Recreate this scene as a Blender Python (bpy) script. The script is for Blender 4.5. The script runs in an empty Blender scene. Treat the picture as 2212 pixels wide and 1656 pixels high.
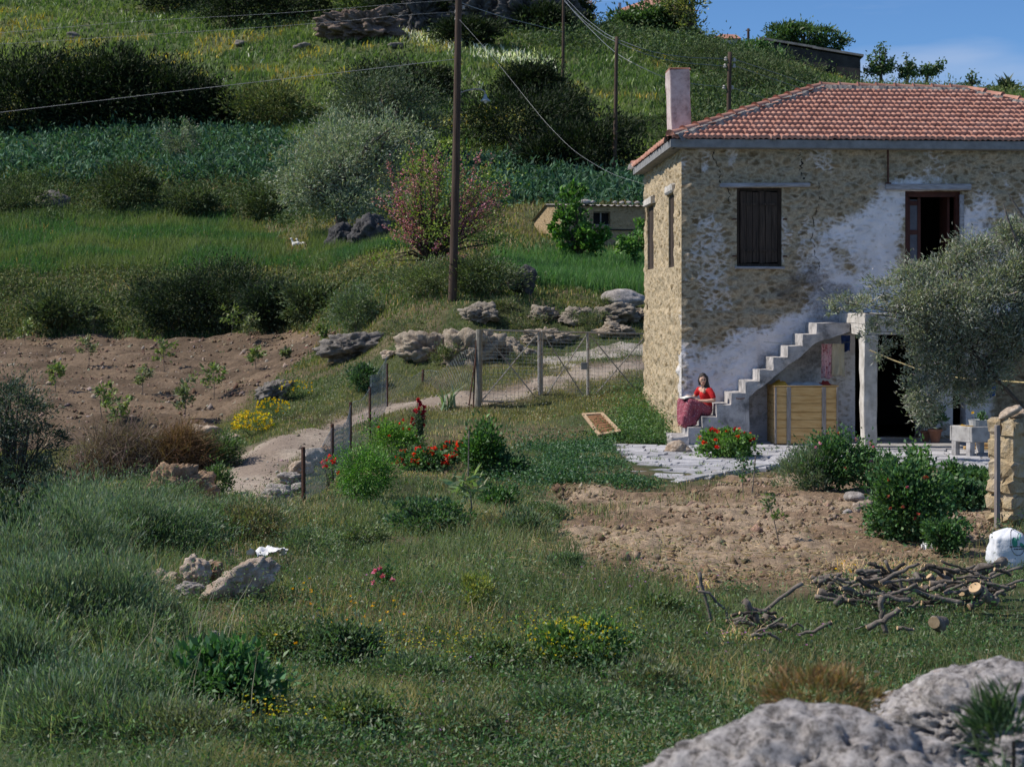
import bpy, math, random
import numpy as np
from mathutils import Vector, Matrix

# ------------------------------------------------------------------ camera, sky, sun, exposure
S = bpy.context.scene
COL = S.collection
CAMZ = 2.9            # eye height above the paved terrace
FPX, CU, HV = 3600.0, 1106.0, 668.0
cam_d = bpy.data.cameras.new("camera")
cam = bpy.data.objects.new("camera", cam_d)
COL.objects.link(cam)
cam.location = (0, 0, CAMZ)
cam.rotation_euler = (math.radians(90), 0, 0)
cam_d.sensor_width = 36.0
cam_d.lens = 36.0 * FPX / 2212.0
cam_d.shift_y = -(828.0 - HV) / 2212.0
cam_d.clip_start = 0.3
cam_d.clip_end = 2000
cam_d.dof.use_dof = True
cam_d.dof.focus_distance = 24.0
cam_d.dof.aperture_fstop = 5.6
S.camera = cam

SUN_EL, SUN_AZ = math.radians(47), (-1.0, 0.035)     # sun stands to the left, a hair behind the facade
sd = Vector((SUN_AZ[0], SUN_AZ[1], 0)).normalized()
sun_dir = Vector((sd.x * math.cos(SUN_EL), sd.y * math.cos(SUN_EL), math.sin(SUN_EL)))
sl = bpy.data.lights.new("sun", 'SUN')
sl.energy = 4.8
sl.angle = math.radians(0.5)
sl.color = (1.0, 0.93, 0.83)
so = bpy.data.objects.new("sun", sl)
COL.objects.link(so)
so.rotation_euler = (-sun_dir).to_track_quat('-Z', 'Y').to_euler()
so.location = (-60, 0, 80)

world = bpy.data.worlds.new("World")
S.world = world
world.use_nodes = True
wt = world.node_tree
wt.nodes.clear()
w_out = wt.nodes.new('ShaderNodeOutputWorld')
w_bg = wt.nodes.new('ShaderNodeBackground')
w_sky = wt.nodes.new('ShaderNodeTexSky')
w_sky.sky_type = 'NISHITA'
w_sky.sun_disc = False
w_sky.sun_elevation = SUN_EL
w_sky.sun_rotation = math.atan2(sd.x, sd.y)
w_sky.altitude = 1200
w_sky.air_density = 1.0
w_sky.dust_density = 0.0
w_sky.ozone_density = 4.0
w_bg.inputs['Strength'].default_value = 0.095
# thin streaks of cirrus
w_tc = wt.nodes.new('ShaderNodeTexCoord')
w_mp = wt.nodes.new('ShaderNodeMapping')
w_mp.inputs['Scale'].default_value = (3.0, 3.0, 16.0)
w_mp.inputs['Rotation'].default_value = (0.0, 0.28, 0.0)
w_n = wt.nodes.new('ShaderNodeTexNoise')
w_n.inputs['Scale'].default_value = 1.6
w_n.inputs['Detail'].default_value = 5
w_r = wt.nodes.new('ShaderNodeMapRange')
w_r.inputs['From Min'].default_value = 0.46
w_r.inputs['From Max'].default_value = 0.72
w_r.inputs['To Max'].default_value = 0.45
w_mx = wt.nodes.new('ShaderNodeMix')
w_mx.data_type = 'RGBA'
wt.links.new(w_tc.outputs['Generated'], w_mp.inputs['Vector'])
wt.links.new(w_mp.outputs['Vector'], w_n.inputs['Vector'])
wt.links.new(w_n.outputs['Fac'], w_r.inputs['Value'])
wt.links.new(w_r.outputs['Result'], w_mx.inputs['Factor'])
w_tn = wt.nodes.new('ShaderNodeMix')
w_tn.data_type = 'RGBA'
w_tn.blend_type = 'MULTIPLY'
w_tn.inputs['Factor'].default_value = 1
w_tn.inputs['B'].default_value = (0.68, 0.91, 1.16, 1)      # the deep blue of a clear dry spring sky
wt.links.new(w_sky.outputs['Color'], w_tn.inputs['A'])
wt.links.new(w_tn.outputs['Result'], w_mx.inputs['A'])
w_mx.inputs['B'].default_value = (6.0, 6.6, 8.0, 1)
wt.links.new(w_mx.outputs['Result'], w_bg.inputs['Color'])
wt.links.new(w_bg.outputs['Background'], w_out.inputs['Surface'])
S.view_settings.view_transform = 'Standard'
S.view_settings.look = 'None'
S.view_settings.gamma = 1
S.view_settings.exposure = 0.1
S.cycles.max_bounces = 6
S.cycles.transparent_max_bounces = 6
S.cycles.use_denoising = True

# ------------------------------------------------------------------ helpers
rng = np.random.default_rng(7)
random.seed(7)

def at(u, v, Y):
    """a point of the place: image column u, image row v (both in image pixels), distance Y"""
    return np.array([(u - CU) * Y / FPX, Y, CAMZ - (v - HV) * Y / FPX])

def _h(ix, iy, iz, seed):
    n = (ix * 374761393 + iy * 668265263 + iz * 1274126177 + seed * 974634721) & 0xFFFFFFFF
    n = ((n ^ (n >> 13)) * 1274126177) & 0xFFFFFFFF
    n = ((n ^ (n >> 16)) * 668265263) & 0xFFFFFFFF
    return ((n ^ (n >> 15)) & 0xFFFFFF) / float(0xFFFFFF)

def vnoise(P, scale=1.0, seed=0):
    P = np.asarray(P, float) * scale
    i = np.floor(P).astype(np.int64)
    f = P - i
    f = f * f * (3 - 2 * f)
    r = 0
    for dx in (0, 1):
        wx = f[..., 0] if dx else 1 - f[..., 0]
        for dy in (0, 1):
            wy = f[..., 1] if dy else 1 - f[..., 1]
            for dz in (0, 1):
                wz = f[..., 2] if dz else 1 - f[..., 2]
                r = r + wx * wy * wz * _h(i[..., 0] + dx, i[..., 1] + dy, i[..., 2] + dz, seed)
    return r * 2 - 1

def fbm(P, scale=1.0, octaves=4, seed=0, gain=0.5):
    a, r, s = 1.0, 0.0, scale
    for k in range(octaves):
        r = r + a * vnoise(P, s, seed + k * 17)
        a *= gain
        s *= 2.03
    return r

ORG = {}
def set_props(o, label=None, cat=None, group=None, kind=None):
    if label: o['label'] = label
    if cat: o['category'] = cat
    if group: o['group'] = group
    if kind: o['kind'] = kind
    return o

def thing(name, label, cat, loc, group=None):
    o = bpy.data.objects.new(name, None)
    o.empty_display_size = 0.3
    COL.objects.link(o)
    o.location = tuple(float(c) for c in loc)
    ORG[o.name] = np.array(loc, float)
    return set_props(o, label, cat, group)

def mesh_obj(name, V, faces, mat, parent=None, loc=None, smooth=False, col=None, extra=None):
    """V: world coordinates (n,3); faces: (m,3)/(m,4) array, or a list of index tuples"""
    V = np.asarray(V, np.float64)
    if parent is not None:
        org = ORG[parent.name]
    elif loc is not None:
        org = np.array(loc, float)
    else:
        org = np.zeros(3)
    me = bpy.data.meshes.new(name)
    if isinstance(faces, np.ndarray):
        F = faces.astype(np.int32)
        m, k = F.shape
        me.vertices.add(len(V))
        me.vertices.foreach_set('co', (V - org).astype(np.float32).ravel())
        me.loops.add(m * k)
        me.loops.foreach_set('vertex_index', F.ravel())
        me.polygons.add(m)
        me.polygons.foreach_set('loop_start', np.arange(0, m * k, k, dtype=np.int32))
        me.polygons.foreach_set('loop_total', np.full(m, k, dtype=np.int32))
        me.update(calc_edges=True)
    else:
        me.from_pydata([tuple(p) for p in (V - org)], [], faces)
        me.update()
    if smooth:
        me.polygons.foreach_set('use_smooth', np.ones(len(me.polygons), dtype=bool))
    if col is not None:
        c = np.ones((len(V), 4), np.float32)
        c[:, :3] = col
        a = me.color_attributes.new('tint', 'FLOAT_COLOR', 'POINT')
        a.data.foreach_set('color', c.ravel())
    if extra:
        for nm, vals in extra.items():
            a = me.attributes.new(nm, 'FLOAT', 'POINT')
            a.data.foreach_set('value', np.asarray(vals, np.float32).ravel())
    if isinstance(mat, (list, tuple)):
        for x in mat: me.materials.append(x)
    else:
        me.materials.append(mat)
    o = bpy.data.objects.new(name, me)
    COL.objects.link(o)
    if parent is not None:
        o.parent = parent
    else:
        o.location = tuple(org)
    ORG[o.name] = org
    return o

def rotz(a):
    c, s = math.cos(a), math.sin(a)
    return np.array([[c, -s, 0], [s, c, 0], [0, 0, 1]])

class MB:
    """collects shapes into one mesh"""
    def __init__(s): s.V, s.F, s.n = [], [], 0
    def add(s, V, F):
        V = np.asarray(V, float)
        s.V.append(V)
        s.F += [tuple(int(i) + s.n for i in f) for f in F]
        s.n += len(V)
        return s
    def box(s, c, size, R=None, taper=1.0, bev=0.0, jit=0.0):
        x, y, z = [q / 2 for q in size]
        if bev <= 0:
            V = np.array([[-x, -y, -z], [x, -y, -z], [x, y, -z], [-x, y, -z],
                          [-x * taper, -y * taper, z], [x * taper, -y * taper, z], [x * taper, y * taper, z], [-x * taper, y * taper, z]])
            F = [(0, 3, 2, 1), (4, 5, 6, 7), (0, 1, 5, 4), (1, 2, 6, 5), (2, 3, 7, 6), (3, 0, 4, 7)]
        else:
            b = min(bev, x * .9, y * .9, z * .9)
            rings = []
            for (zz, i) in ((-z, b), (-z + b, 0), (z - b, 0), (z, b)):
                k = 1.0 if zz < 0 else taper
                X, Yy = (x - i) * k, (y - i) * k
                q = b * .6 if i == 0 else b * .3
                rings.append([[-X + q, -Yy, zz], [X - q, -Yy, zz], [X, -Yy + q, zz], [X, Yy - q, zz],
                              [X - q, Yy, zz], [-X + q, Yy, zz], [-X, Yy - q, zz], [-X, -Yy + q, zz]])
            V = np.array([p for r in rings for p in r])
            F = [tuple(range(7, -1, -1)), tuple(range(24, 32))]
            for r in range(3):
                for k in range(8):
                    a, b2 = r * 8 + k, r * 8 + (k + 1) % 8
                    F.append((a, b2, b2 + 8, a + 8))
        if jit > 0: V = V + rng.normal(0, jit, V.shape)
        if R is not None: V = V @ np.asarray(R).T
        return s.add(V + np.asarray(c, float), F)
    def tube(s, pts, radii, n=8, cap=True, rough=0.0):
        pts = np.asarray(pts, float)
        m = len(pts)
        if np.isscalar(radii): radii = [radii] * m
        T = np.gradient(pts, axis=0)
        T /= np.linalg.norm(T, axis=1)[:, None] + 1e-9
        up = np.array([0, 0, 1.0]) if abs(T[0][2]) < .9 else np.array([1.0, 0, 0])
        a = np.cross(T[0], up); a /= np.linalg.norm(a)
        V = []
        for i in range(m):
            a = a - T[i] * a.dot(T[i]); a /= np.linalg.norm(a) + 1e-9
            b = np.cross(T[i], a)
            for k in range(n):
                th = 2 * math.pi * k / n
                r = radii[i] * (1 + (rng.normal(0, rough) if rough else 0))
                V.append(pts[i] + r * (math.cos(th) * a + math.sin(th) * b))
        F = []
        for i in range(m - 1):
            for k in range(n):
                k2 = (k + 1) % n
                F.append((i * n + k, i * n + k2, (i + 1) * n + k2, (i + 1) * n + k))
        if cap:
            F.append(tuple(range(n - 1, -1, -1)))
            F.append(tuple((m - 1) * n + k for k in range(n)))
        return s.add(V, F)
    def lathe(s, c, prof, n=16, R=None):
        V = []
        for (r, z) in prof:
            for k in range(n):
                th = 2 * math.pi * k / n
                V.append((r * math.cos(th), r * math.sin(th), z))
        V = np.array(V)
        if R is not None: V = V @ np.asarray(R).T
        F = []
        for i in range(len(prof) - 1):
            for k in range(n):
                k2 = (k + 1) % n
                F.append((i * n + k, i * n + k2, (i + 1) * n + k2, (i + 1) * n + k))
        F.append(tuple(range(n - 1, -1, -1)))
        F.append(tuple((len(prof) - 1) * n + k for k in range(n)))
        return s.add(V + np.asarray(c, float), F)
    def prism(s, poly, f0, f1):
        """poly: 2d points; f0/f1 map a 2d point to 3d (the two ends)"""
        n = len(poly)
        V = [f0(*p) for p in poly] + [f1(*p) for p in poly]
        F = [tuple(range(n - 1, -1, -1)), tuple(range(n, 2 * n))]
        for k in range(n):
            k2 = (k + 1) % n
            F.append((k, k2, k2 + n, k + n))
        return s.add(V, F)
    def arr(s): return np.concatenate(s.V)
    def weather(s, cuts=5, amp=.012, sc=3.0):
        """worn edges: the shapes are cut finely and pushed about by noise"""
        import bmesh
        bm = bmesh.new()
        vs = [bm.verts.new(p) for p in s.arr()]
        for f in s.F: bm.faces.new([vs[i] for i in f])
        bmesh.ops.subdivide_edges(bm, edges=bm.edges[:], cuts=cuts, use_grid_fill=True)
        bm.verts.index_update()
        V = np.array([v.co[:] for v in bm.verts])
        F = [tuple(v.index for v in f.verts) for f in bm.faces]
        bm.free()
        D = np.stack([fbm(V + 3.7 * k, sc, 4, 11 + k, .65) for k in range(3)], 1)
        s.V, s.F, s.n = [V + amp * D], F, len(V)
        return s
    def build(s, name, mat, parent=None, loc=None, smooth=False, xf=None, col=None):
        V = s.arr()
        if xf is not None: V = xf(V)
        return mesh_obj(name, V, s.F, mat, parent, loc, smooth, col)

# ------------------------------------------------------------------ materials
def nodes_of(name):
    m = bpy.data.materials.new(name)
    m.use_nodes = True
    nt = m.node_tree
    return m, nt, nt.nodes['Principled BSDF']

def ramp(nt, stops):
    r = nt.nodes.new('ShaderNodeValToRGB')
    e = r.color_ramp.elements
    while len(e) < len(stops): e.new(0.5)
    for i, (p, c) in enumerate(stops):
        e[i].position = p
        e[i].color = (c[0], c[1], c[2], 1)
    return r

def N(nt, typ, **kw):
    n = nt.nodes.new(typ)
    for k, v in kw.items():
        if hasattr(n, k): setattr(n, k, v)
        else: n.inputs[k.replace('_', ' ')].default_value = v
    return n

def objcoord(nt, scale=(1, 1, 1)):
    tc = nt.nodes.new('ShaderNodeTexCoord')
    mp = nt.nodes.new('ShaderNodeMapping')
    mp.inputs['Scale'].default_value = scale
    nt.links.new(tc.outputs['Object'], mp.inputs['Vector'])
    return mp.outputs['Vector']

def mat_noise(name, c1, c2, scale=6.0, rough=0.85, bump=0.25, bscale=None, stretch=(1, 1, 1), c3=None, detail=8, spec=0.25, bdist=0.02, lo=0.33, hi=0.67):
    """two or three tones broken up by noise, with a bump of the same kind"""
    m, nt, b = nodes_of(name)
    v = objcoord(nt, stretch)
    n = N(nt, 'ShaderNodeTexNoise', Scale=scale, Detail=detail, Roughness=0.65)
    nt.links.new(v, n.inputs['Vector'])
    st = [(lo, c1), (hi, c2)] if c3 is None else [(lo, c1), ((lo + hi) / 2, c2), (hi, c3)]
    r = ramp(nt, st)
    nt.links.new(n.outputs['Fac'], r.inputs['Fac'])
    nt.links.new(r.outputs['Color'], b.inputs['Base Color'])
    b.inputs['Roughness'].default_value = rough
    b.inputs['Specular IOR Level'].default_value = spec
    if bump:
        n2 = N(nt, 'ShaderNodeTexNoise', Scale=bscale or scale * 3, Detail=8, Roughness=0.7)
        nt.links.new(v, n2.inputs['Vector'])
        bp = N(nt, 'ShaderNodeBump', Strength=bump, Distance=bdist)
        nt.links.new(n2.outputs['Fac'], bp.inputs['Height'])
        nt.links.new(bp.outputs['Normal'], b.inputs['Normal'])
    return m

def mat_leaf(name, trans=0.3, rough=0.5, spec=0.35, gain=(1, 1, 1)):
    """foliage: colour of each leaf comes from its own tint"""
    m, nt, b = nodes_of(name)
    a0 = N(nt, 'ShaderNodeAttribute', attribute_name='tint')
    a = N(nt, 'ShaderNodeVectorMath', operation='MULTIPLY')
    a.inputs[1].default_value = gain
    nt.links.new(a0.outputs['Color'], a.inputs[0])
    nt.links.new(a.outputs[0], b.inputs['Base Color'])
    b.inputs['Roughness'].default_value = rough
    b.inputs['Specular IOR Level'].default_value = spec
    tr = nt.nodes.new('ShaderNodeBsdfTranslucent')
    g = N(nt, 'ShaderNodeMix', data_type='RGBA', blend_type='MULTIPLY')
    g.inputs['Factor'].default_value = 1
    g.inputs['B'].default_value = (1.3, 1.5, 0.6, 1)
    nt.links.new(a.outputs[0], g.inputs['A'])
    nt.links.new(g.outputs['Result'], tr.inputs['Color'])
    mx = N(nt, 'ShaderNodeMixShader')
    mx.inputs[0].default_value = trans
    nt.links.new(b.outputs[0], mx.inputs[1])
    nt.links.new(tr.outputs[0], mx.inputs[2])
    nt.links.new(mx.outputs[0], nt.nodes['Material Output'].inputs['Surface'])
    return m

def mat_tint(name, rough=0.9, bump=0.5, bscale=40, bdist=0.02, nscale=8, namt=0.5, spec=0.2):
    """surface whose tone is a vertex tint broken by noise"""
    m, nt, b = nodes_of(name)
    a = N(nt, 'ShaderNodeAttribute', attribute_name='tint')
    v = objcoord(nt)
    n = N(nt, 'ShaderNodeTexNoise', Scale=nscale, Detail=9, Roughness=0.7)
    nt.links.new(v, n.inputs['Vector'])
    mr = N(nt, 'ShaderNodeMapRange')
    mr.inputs['From Min'].default_value = 0.3
    mr.inputs['From Max'].default_value = 0.7
    mr.inputs['To Min'].default_value = 1 - namt
    mr.inputs['To Max'].default_value = 1 + namt
    nt.links.new(n.outputs['Fac'], mr.inputs['Value'])
    g = N(nt, 'ShaderNodeMix', data_type='RGBA', blend_type='MULTIPLY')
    g.inputs['Factor'].default_value = 1
    nt.links.new(a.outputs['Color'], g.inputs['A'])
    nt.links.new(mr.outputs['Result'], g.inputs['B'])
    nt.links.new(g.outputs['Result'], b.inputs['Base Color'])
    b.inputs['Roughness'].default_value = rough
    b.inputs['Specular IOR Level'].default_value = spec
    n2 = N(nt, 'ShaderNodeTexNoise', Scale=bscale, Detail=10, Roughness=0.75)
    nt.links.new(v, n2.inputs['Vector'])
    bp = N(nt, 'ShaderNodeBump', Strength=bump, Distance=bdist)
    nt.links.new(n2.outputs['Fac'], bp.inputs['Height'])
    nt.links.new(bp.outputs['Normal'], b.inputs['Normal'])
    return m

LEAF = mat_leaf('leaf', gain=(1.9, 1.8, 1.85))
LEAF_DULL = mat_leaf('leaf_dull', trans=0.2, rough=0.7, spec=0.2, gain=(1.9, 1.85, 1.85))
GRASS_M = mat_leaf('grass_blade', trans=0.35, rough=0.55, spec=0.25, gain=(2.1, 1.88, 1.95))
PETAL = mat_leaf('petal', trans=0.25, rough=0.6, spec=0.2)
GROUND = mat_tint('ground', bscale=18, bump=0.6, bdist=0.05, nscale=2.5, namt=0.45)
SOIL = mat_tint('soil', bscale=14, bump=0.9, bdist=0.06, nscale=9, namt=0.45)
GRAVEL = mat_tint('gravel', bscale=30, bump=0.7, bdist=0.03, nscale=14, namt=0.35)
ROCK = mat_tint('rock', bscale=9, bump=0.9, bdist=0.08, nscale=5, namt=0.5)
BARK = mat_noise('bark', (.045, .033, .024), (.12, .095, .072), scale=5, stretch=(4, 4, 1), bump=0.6, bscale=20)
BARK_GREY = mat_noise('bark_grey', (.085, .07, .06), (.25, .215, .185), scale=9, bump=0.7, bscale=30)
POLEWOOD = mat_noise('pole_wood', (.035, .022, .016), (.11, .075, .055), scale=3, stretch=(6, 6, .35), bump=0.5, bscale=6)
CUTWOOD = mat_noise('cut_wood', (.42, .28, .15), (.6, .43, .26), scale=20, bump=0.2)
CONCRETE = mat_noise('concrete', (.2, .19, .19), (.36, .35, .34), scale=4, bump=0.35, bscale=25, c3=(.44, .43, .42))
RUST = mat_noise('rusty_iron', (.05, .022, .015), (.13, .065, .045), scale=14, bump=0.3, rough=0.8)
IRON = mat_noise('grey_iron', (.2, .195, .18), (.36, .34, .31), scale=10, bump=0.2, rough=0.6, c3=(.16, .1, .07))
WIRE = mat_noise('wire', (.15, .165, .18), (.22, .235, .25), scale=3, bump=0, rough=0.45)
MESHWIRE = mat_noise('mesh_wire', (.17, .2, .2), (.28, .32, .32), scale=3, bump=0, rough=0.5)
DARK = mat_noise('dark_inside', (.012, .012, .013), (.025, .023, .022), scale=3, bump=0)

# ------------------------------------------------------------------ the lie of the land
# each line: image column u, then the break points of its profile, (image row v, distance Y) or ('z', height, Y)
LINES = {
 -420: [('z', -.5, 12), ('z', -.6, 17), ('z', -1.6, 30), (935, 47), (740, 72), (600, 78), (478, 98), (385, 105), (285, 128), (190, 142), (90, 162), (0, 185), (-200, 230)],
 0:    [('z', -.25, 12), (1400, 15.5), (1180, 30), (930, 47), (737, 72), (600, 78), (478, 98), (385, 105), (285, 128), (190, 142), (90, 162), (0, 185), (-200, 230)],
 300:  [('z', -.1, 12), (1290, 17), (1100, 30), (930, 47), (735, 72), (590, 78), (470, 98), (385, 105), (280, 127), (200, 140), (100, 160), (0, 185), (-200, 230)],
 480:  [('z', 0, 12), (1200, 19.6), (1100, 31), (940, 44), (725, 72), (585, 78), (475, 97), (390, 104), (280, 126), (190, 140), (80, 160), (0, 180), (-200, 230)],
 600:  [('z', 0, 12), (1160, 21.2), (1050, 34), (945, 40), (715, 70), (585, 77), (480, 96), (400, 102), (280, 124), (180, 140), (70, 160), (0, 178), (-150, 220)],
 720:  [('z', 0, 12), (1110, 23.6), (1035, 35), (915, 43), (715, 60), (600, 68), (500, 84), (450, 92), (290, 120), (190, 138), (100, 152), (40, 165), (-120, 180)],
 840:  [('z', 0, 12), (1000, 31.4), (950, 37), (875, 45), (730, 51), (640, 57), (520, 78), (470, 88), (310, 112), (190, 135), (105, 150), (60, 160), (-100, 176)],
 1000: [('z', 0, 12), (960, 35.75), (900, 40), (830, 45), (760, 49), (650, 53), (560, 70), (470, 86), (330, 108), (190, 132), (110, 148), (75, 158), (-80, 172)],
 1200: [('z', 0, 12), (960, 35.75), (890, 40.5), (810, 46), (745, 50), (655, 54), (560, 74), (480, 84), (350, 104), (200, 130), (130, 145), (75, 158), (-10, 172)],
 1280: [('z', 0, 12), (960, 35.75), (890, 40.5), (805, 46), (742, 50), (655, 54), (560, 75), (485, 84), (365, 102), (215, 127), (140, 144), (85, 158), (62, 172)],
 1360: [('z', 0, 12), (960, 35.75), (880, 40.5), (795, 46.5), (740, 50), (660, 54), (560, 75), (490, 84), (380, 100), (230, 124), (150, 142), (90, 160), (68, 175)],
 1450: [('z', 0, 12), ('z', -.02, 35.5), ('z', .25, 43), (790, 47), (740, 50), (660, 54), (560, 77), (490, 86), (385, 100), (240, 124), (160, 142), (100, 158), (78, 172)],
 1560: [('z', 0, 12), ('z', -.03, 35.5), ('z', -.03, 44), (800, 49), (740, 52), (660, 56), (560, 78), (490, 87), (390, 100), (250, 124), (178, 142), (125, 158), (100, 170)],
 1700: [('z', 0, 12), ('z', -.03, 35.5), ('z', -.03, 46), (800, 51), (740, 53), (660, 57), (560, 78), (490, 87), (390, 100), (265, 122), (200, 140), (160, 154), (140, 166)],
 1860: [('z', 0, 12), ('z', -.03, 35.5), ('z', -.03, 48), (800, 52), (740, 54), (660, 58), (560, 78), (490, 87), (390, 100), (290, 120), (240, 136), (205, 152), (188, 165)],
 2212: [('z', 0, 12), ('z', -.03, 35.5), ('z', -.03, 48), (800, 52), (740, 54), (660, 58), (560, 78), (490, 87), (390, 100), (300, 120), (245, 136), (215, 152), (208, 165)],
 2700: [('z', 0, 12), ('z', -.03, 35.5), ('z', -.03, 48), (800, 52), (740, 54), (660, 58), (560, 78), (490, 87), (390, 100), (310, 120), (265, 136), (245, 152), (240, 165)],
}
UL = sorted(LINES)
prof = []
for u in UL:
    P = [(2.0, 1.35), (5.0, .98), (8.5, .18)]
    for e in LINES[u]:
        if e[0] == 'z': P.append((e[2], e[1]))
        else: P.append((e[1], CAMZ - (e[0] - HV) * e[1] / FPX))
    P.append((340.0, P[-1][1] + (14 if u < 1100 else 1.0)))
    prof.append(P)
prof = np.array(prof)                       # lines x breaks x (Y, z)
GU = np.linspace(-420, 2700, 313)
GY = np.exp(np.linspace(math.log(2.0), math.log(340.0), 760))
GZ = np.zeros((len(GU), len(GY)))
for i, u in enumerate(GU):
    Yk = np.array([np.interp(u, UL, prof[:, k, 0]) for k in range(prof.shape[1])])
    Zk = np.array([np.interp(u, UL, prof[:, k, 1]) for k in range(prof.shape[1])])
    GZ[i] = np.interp(GY, Yk, Zk)
def smooth1(A, n, axis):
    for _ in range(n):
        B = np.take(A, np.clip(np.arange(A.shape[axis]) - 1, 0, None), axis)
        C = np.take(A, np.clip(np.arange(A.shape[axis]) + 1, None, A.shape[axis] - 1), axis)
        A = (A * 2 + B + C) / 4
    return A
GZ = smooth1(GZ, 6, 0)
GZ = smooth1(GZ, 5, 1)
_T = (GU - CU) / FPX
gX = _T[:, None] * GY[None, :]
gY = np.repeat(GY[None, :], len(GU), 0)
gP = np.stack([gX, gY, np.zeros_like(gX)], -1)
amp = np.clip((GY - 6) / 60, 0.0, 1.0)[None, :]
flat = np.clip((gX - 2.0) / 2.5, 0, 1) * np.clip((46 - gY) / 3, 0, 1) * np.clip((gY - 24) / 3, 0, 1)   # levelled terrace round the house
rough = fbm(gP, 0.22, 4, 3) * (0.05 + 0.22 * amp) + fbm(gP, 1.1, 3, 9) * (0.02 + 0.07 * amp)
GZ = GZ + rough * (1 - flat)

def hz(X, Y):
    X, Y = np.asarray(X, float), np.asarray(Y, float)
    fu = (X / Y * FPX + CU - GU[0]) / (GU[1] - GU[0])
    fy = (np.log(Y) - math.log(2.0)) / (math.log(GY[1]) - math.log(2.0))
    fu = np.clip(fu, 0, len(GU) - 1.001)
    fy = np.clip(fy, 0, len(GY) - 1.001)
    a, b = fu.astype(int), fy.astype(int)
    p, q = fu - a, fy - b
    return (GZ[a, b] * (1 - p) * (1 - q) + GZ[a + 1, b] * p * (1 - q) + GZ[a, b + 1] * (1 - p) * q + GZ[a + 1, b + 1] * p * q)

def gnd(u, v, skip=0.0):
    """where the line of sight (u, v) first meets the land"""
    Y = np.exp(np.linspace(math.log(max(3.0, skip)), math.log(339.0), 2600))
    X = (u - CU) / FPX * Y
    d = hz(X, Y) - (CAMZ - (v - HV) * Y / FPX)
    k = np.argmax(d >= 0)
    if d[k] < 0: k = len(Y) - 1
    y = Y[k]
    return np.array([X[k], y, hz(X[k], y)])

def on(u, Y):
    X = (u - CU) / FPX * Y
    return np.array([X, Y, float(hz(X, Y))])

def pxm(Y): return FPX / Y          # image pixels per metre at distance Y

def gpoly(pts, skip=0.0):
    return np.array([gnd(u, v, skip)[:2] for u, v in pts])

def inpoly(X, Y, poly):
    X, Y = np.asarray(X), np.asarray(Y)
    r = np.zeros(X.shape, bool)
    j = len(poly) - 1
    for i in range(len(poly)):
        xi, yi = poly[i]; xj, yj = poly[j]
        c = ((yi > Y) != (yj > Y)) & (X < (xj - xi) * (Y - yi) / (yj - yi + 1e-12) + xi)
        r ^= c
        j = i
    return r

def pdist(X, Y, poly):
    """signed distance to a polygon, positive inside"""
    d = np.full(np.shape(X), 1e9)
    for i in range(len(poly)):
        a, b = poly[i - 1], poly[i]
        ab = b - a
        t = np.clip(((X - a[0]) * ab[0] + (Y - a[1]) * ab[1]) / (ab.dot(ab) + 1e-12), 0, 1)
        d = np.minimum(d, np.hypot(X - a[0] - t * ab[0], Y - a[1] - t * ab[1]))
    return np.where(inpoly(X, Y, poly), d, -d)

# house frame: x along the facade, y into the house, z up
HA, HB = math.radians(3.8), math.radians(2.0)
HO = np.array([3.66, 36.0, 0.0])
hx = np.array([math.cos(HA), math.sin(HA), 0]); hy = np.array([-math.sin(HB), math.cos(HB), 0])
def H(V):
    V = np.atleast_2d(np.asarray(V, float))
    return HO + V[:, :1] * hx + V[:, 1:2] * hy + V[:, 2:3] * np.array([0, 0, 1.0])
def h1(x, y, z): return H([(x, y, z)])[0]

# areas on the ground
P_BED = gpoly([(1190, 1050), (1260, 1045), (1350, 1066), (1392, 1072), (1465, 1066), (1570, 1046), (1680, 1022), (1960, 1018), (2150, 1030), (2180, 1140), (2060, 1200), (1900, 1245), (1700, 1268), (1480, 1262), (1310, 1246), (1255, 1200), (1205, 1130)])
P_PAVE = np.array([at(u, v, 2.84 * FPX / (v - HV))[:2] for u, v in [(1322, 958), (1382, 1050), (1462, 1042), (1563, 1020), (1665, 1003), (1800, 998), (2008, 1001), (2160, 1008), (2330, 1012)]] +
                  [h1(9.6, .2, 0)[:2], h1(-.25, .3, 0)[:2], h1(-.45, -.9, 0)[:2]])
P_PATH = gpoly([(440, 1125), (462, 1060), (515, 990), (560, 962), (640, 940), (725, 906), (790, 882), (835, 872), (940, 858), (1030, 850), (1140, 824), (1250, 798), (1330, 782), (1420, 776),
                (1420, 800), (1330, 806), (1255, 822), (1160, 846), (1090, 868), (1010, 878), (930, 880), (850, 892), (780, 915), (720, 942), (650, 975), (600, 1015), (575, 1065), (560, 1110)])
P_TRACK = gpoly([(1150, 782), (1230, 756), (1330, 748), (1420, 748), (1420, 768), (1330, 772), (1250, 780), (1190, 800)])
P_FIELD = gpoly([(-260, 742), (0, 737), (300, 738), (480, 728), (640, 716), (722, 712), (735, 722), (690, 745), (640, 790), (560, 840), (500, 890), (455, 925), (360, 945), (200, 960), (80, 975), (-260, 985)])
P_HOUSE = np.array([h1(-.02, -.02, 0)[:2], h1(12, -.02, 0)[:2], h1(12, 7.2, 0)[:2], h1(-.02, 7.2, 0)[:2]])

def smooth(e0, e1, x):
    t = np.clip((x - e0) / (e1 - e0), 0, 1)
    return t * t * (3 - 2 * t)

def bare(X, Y):
    """True where nothing should grow"""
    return inpoly(X, Y, P_BED) | inpoly(X, Y, P_PAVE) | inpoly(X, Y, P_PATH) | inpoly(X, Y, P_FIELD) | inpoly(X, Y, P_HOUSE)

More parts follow.
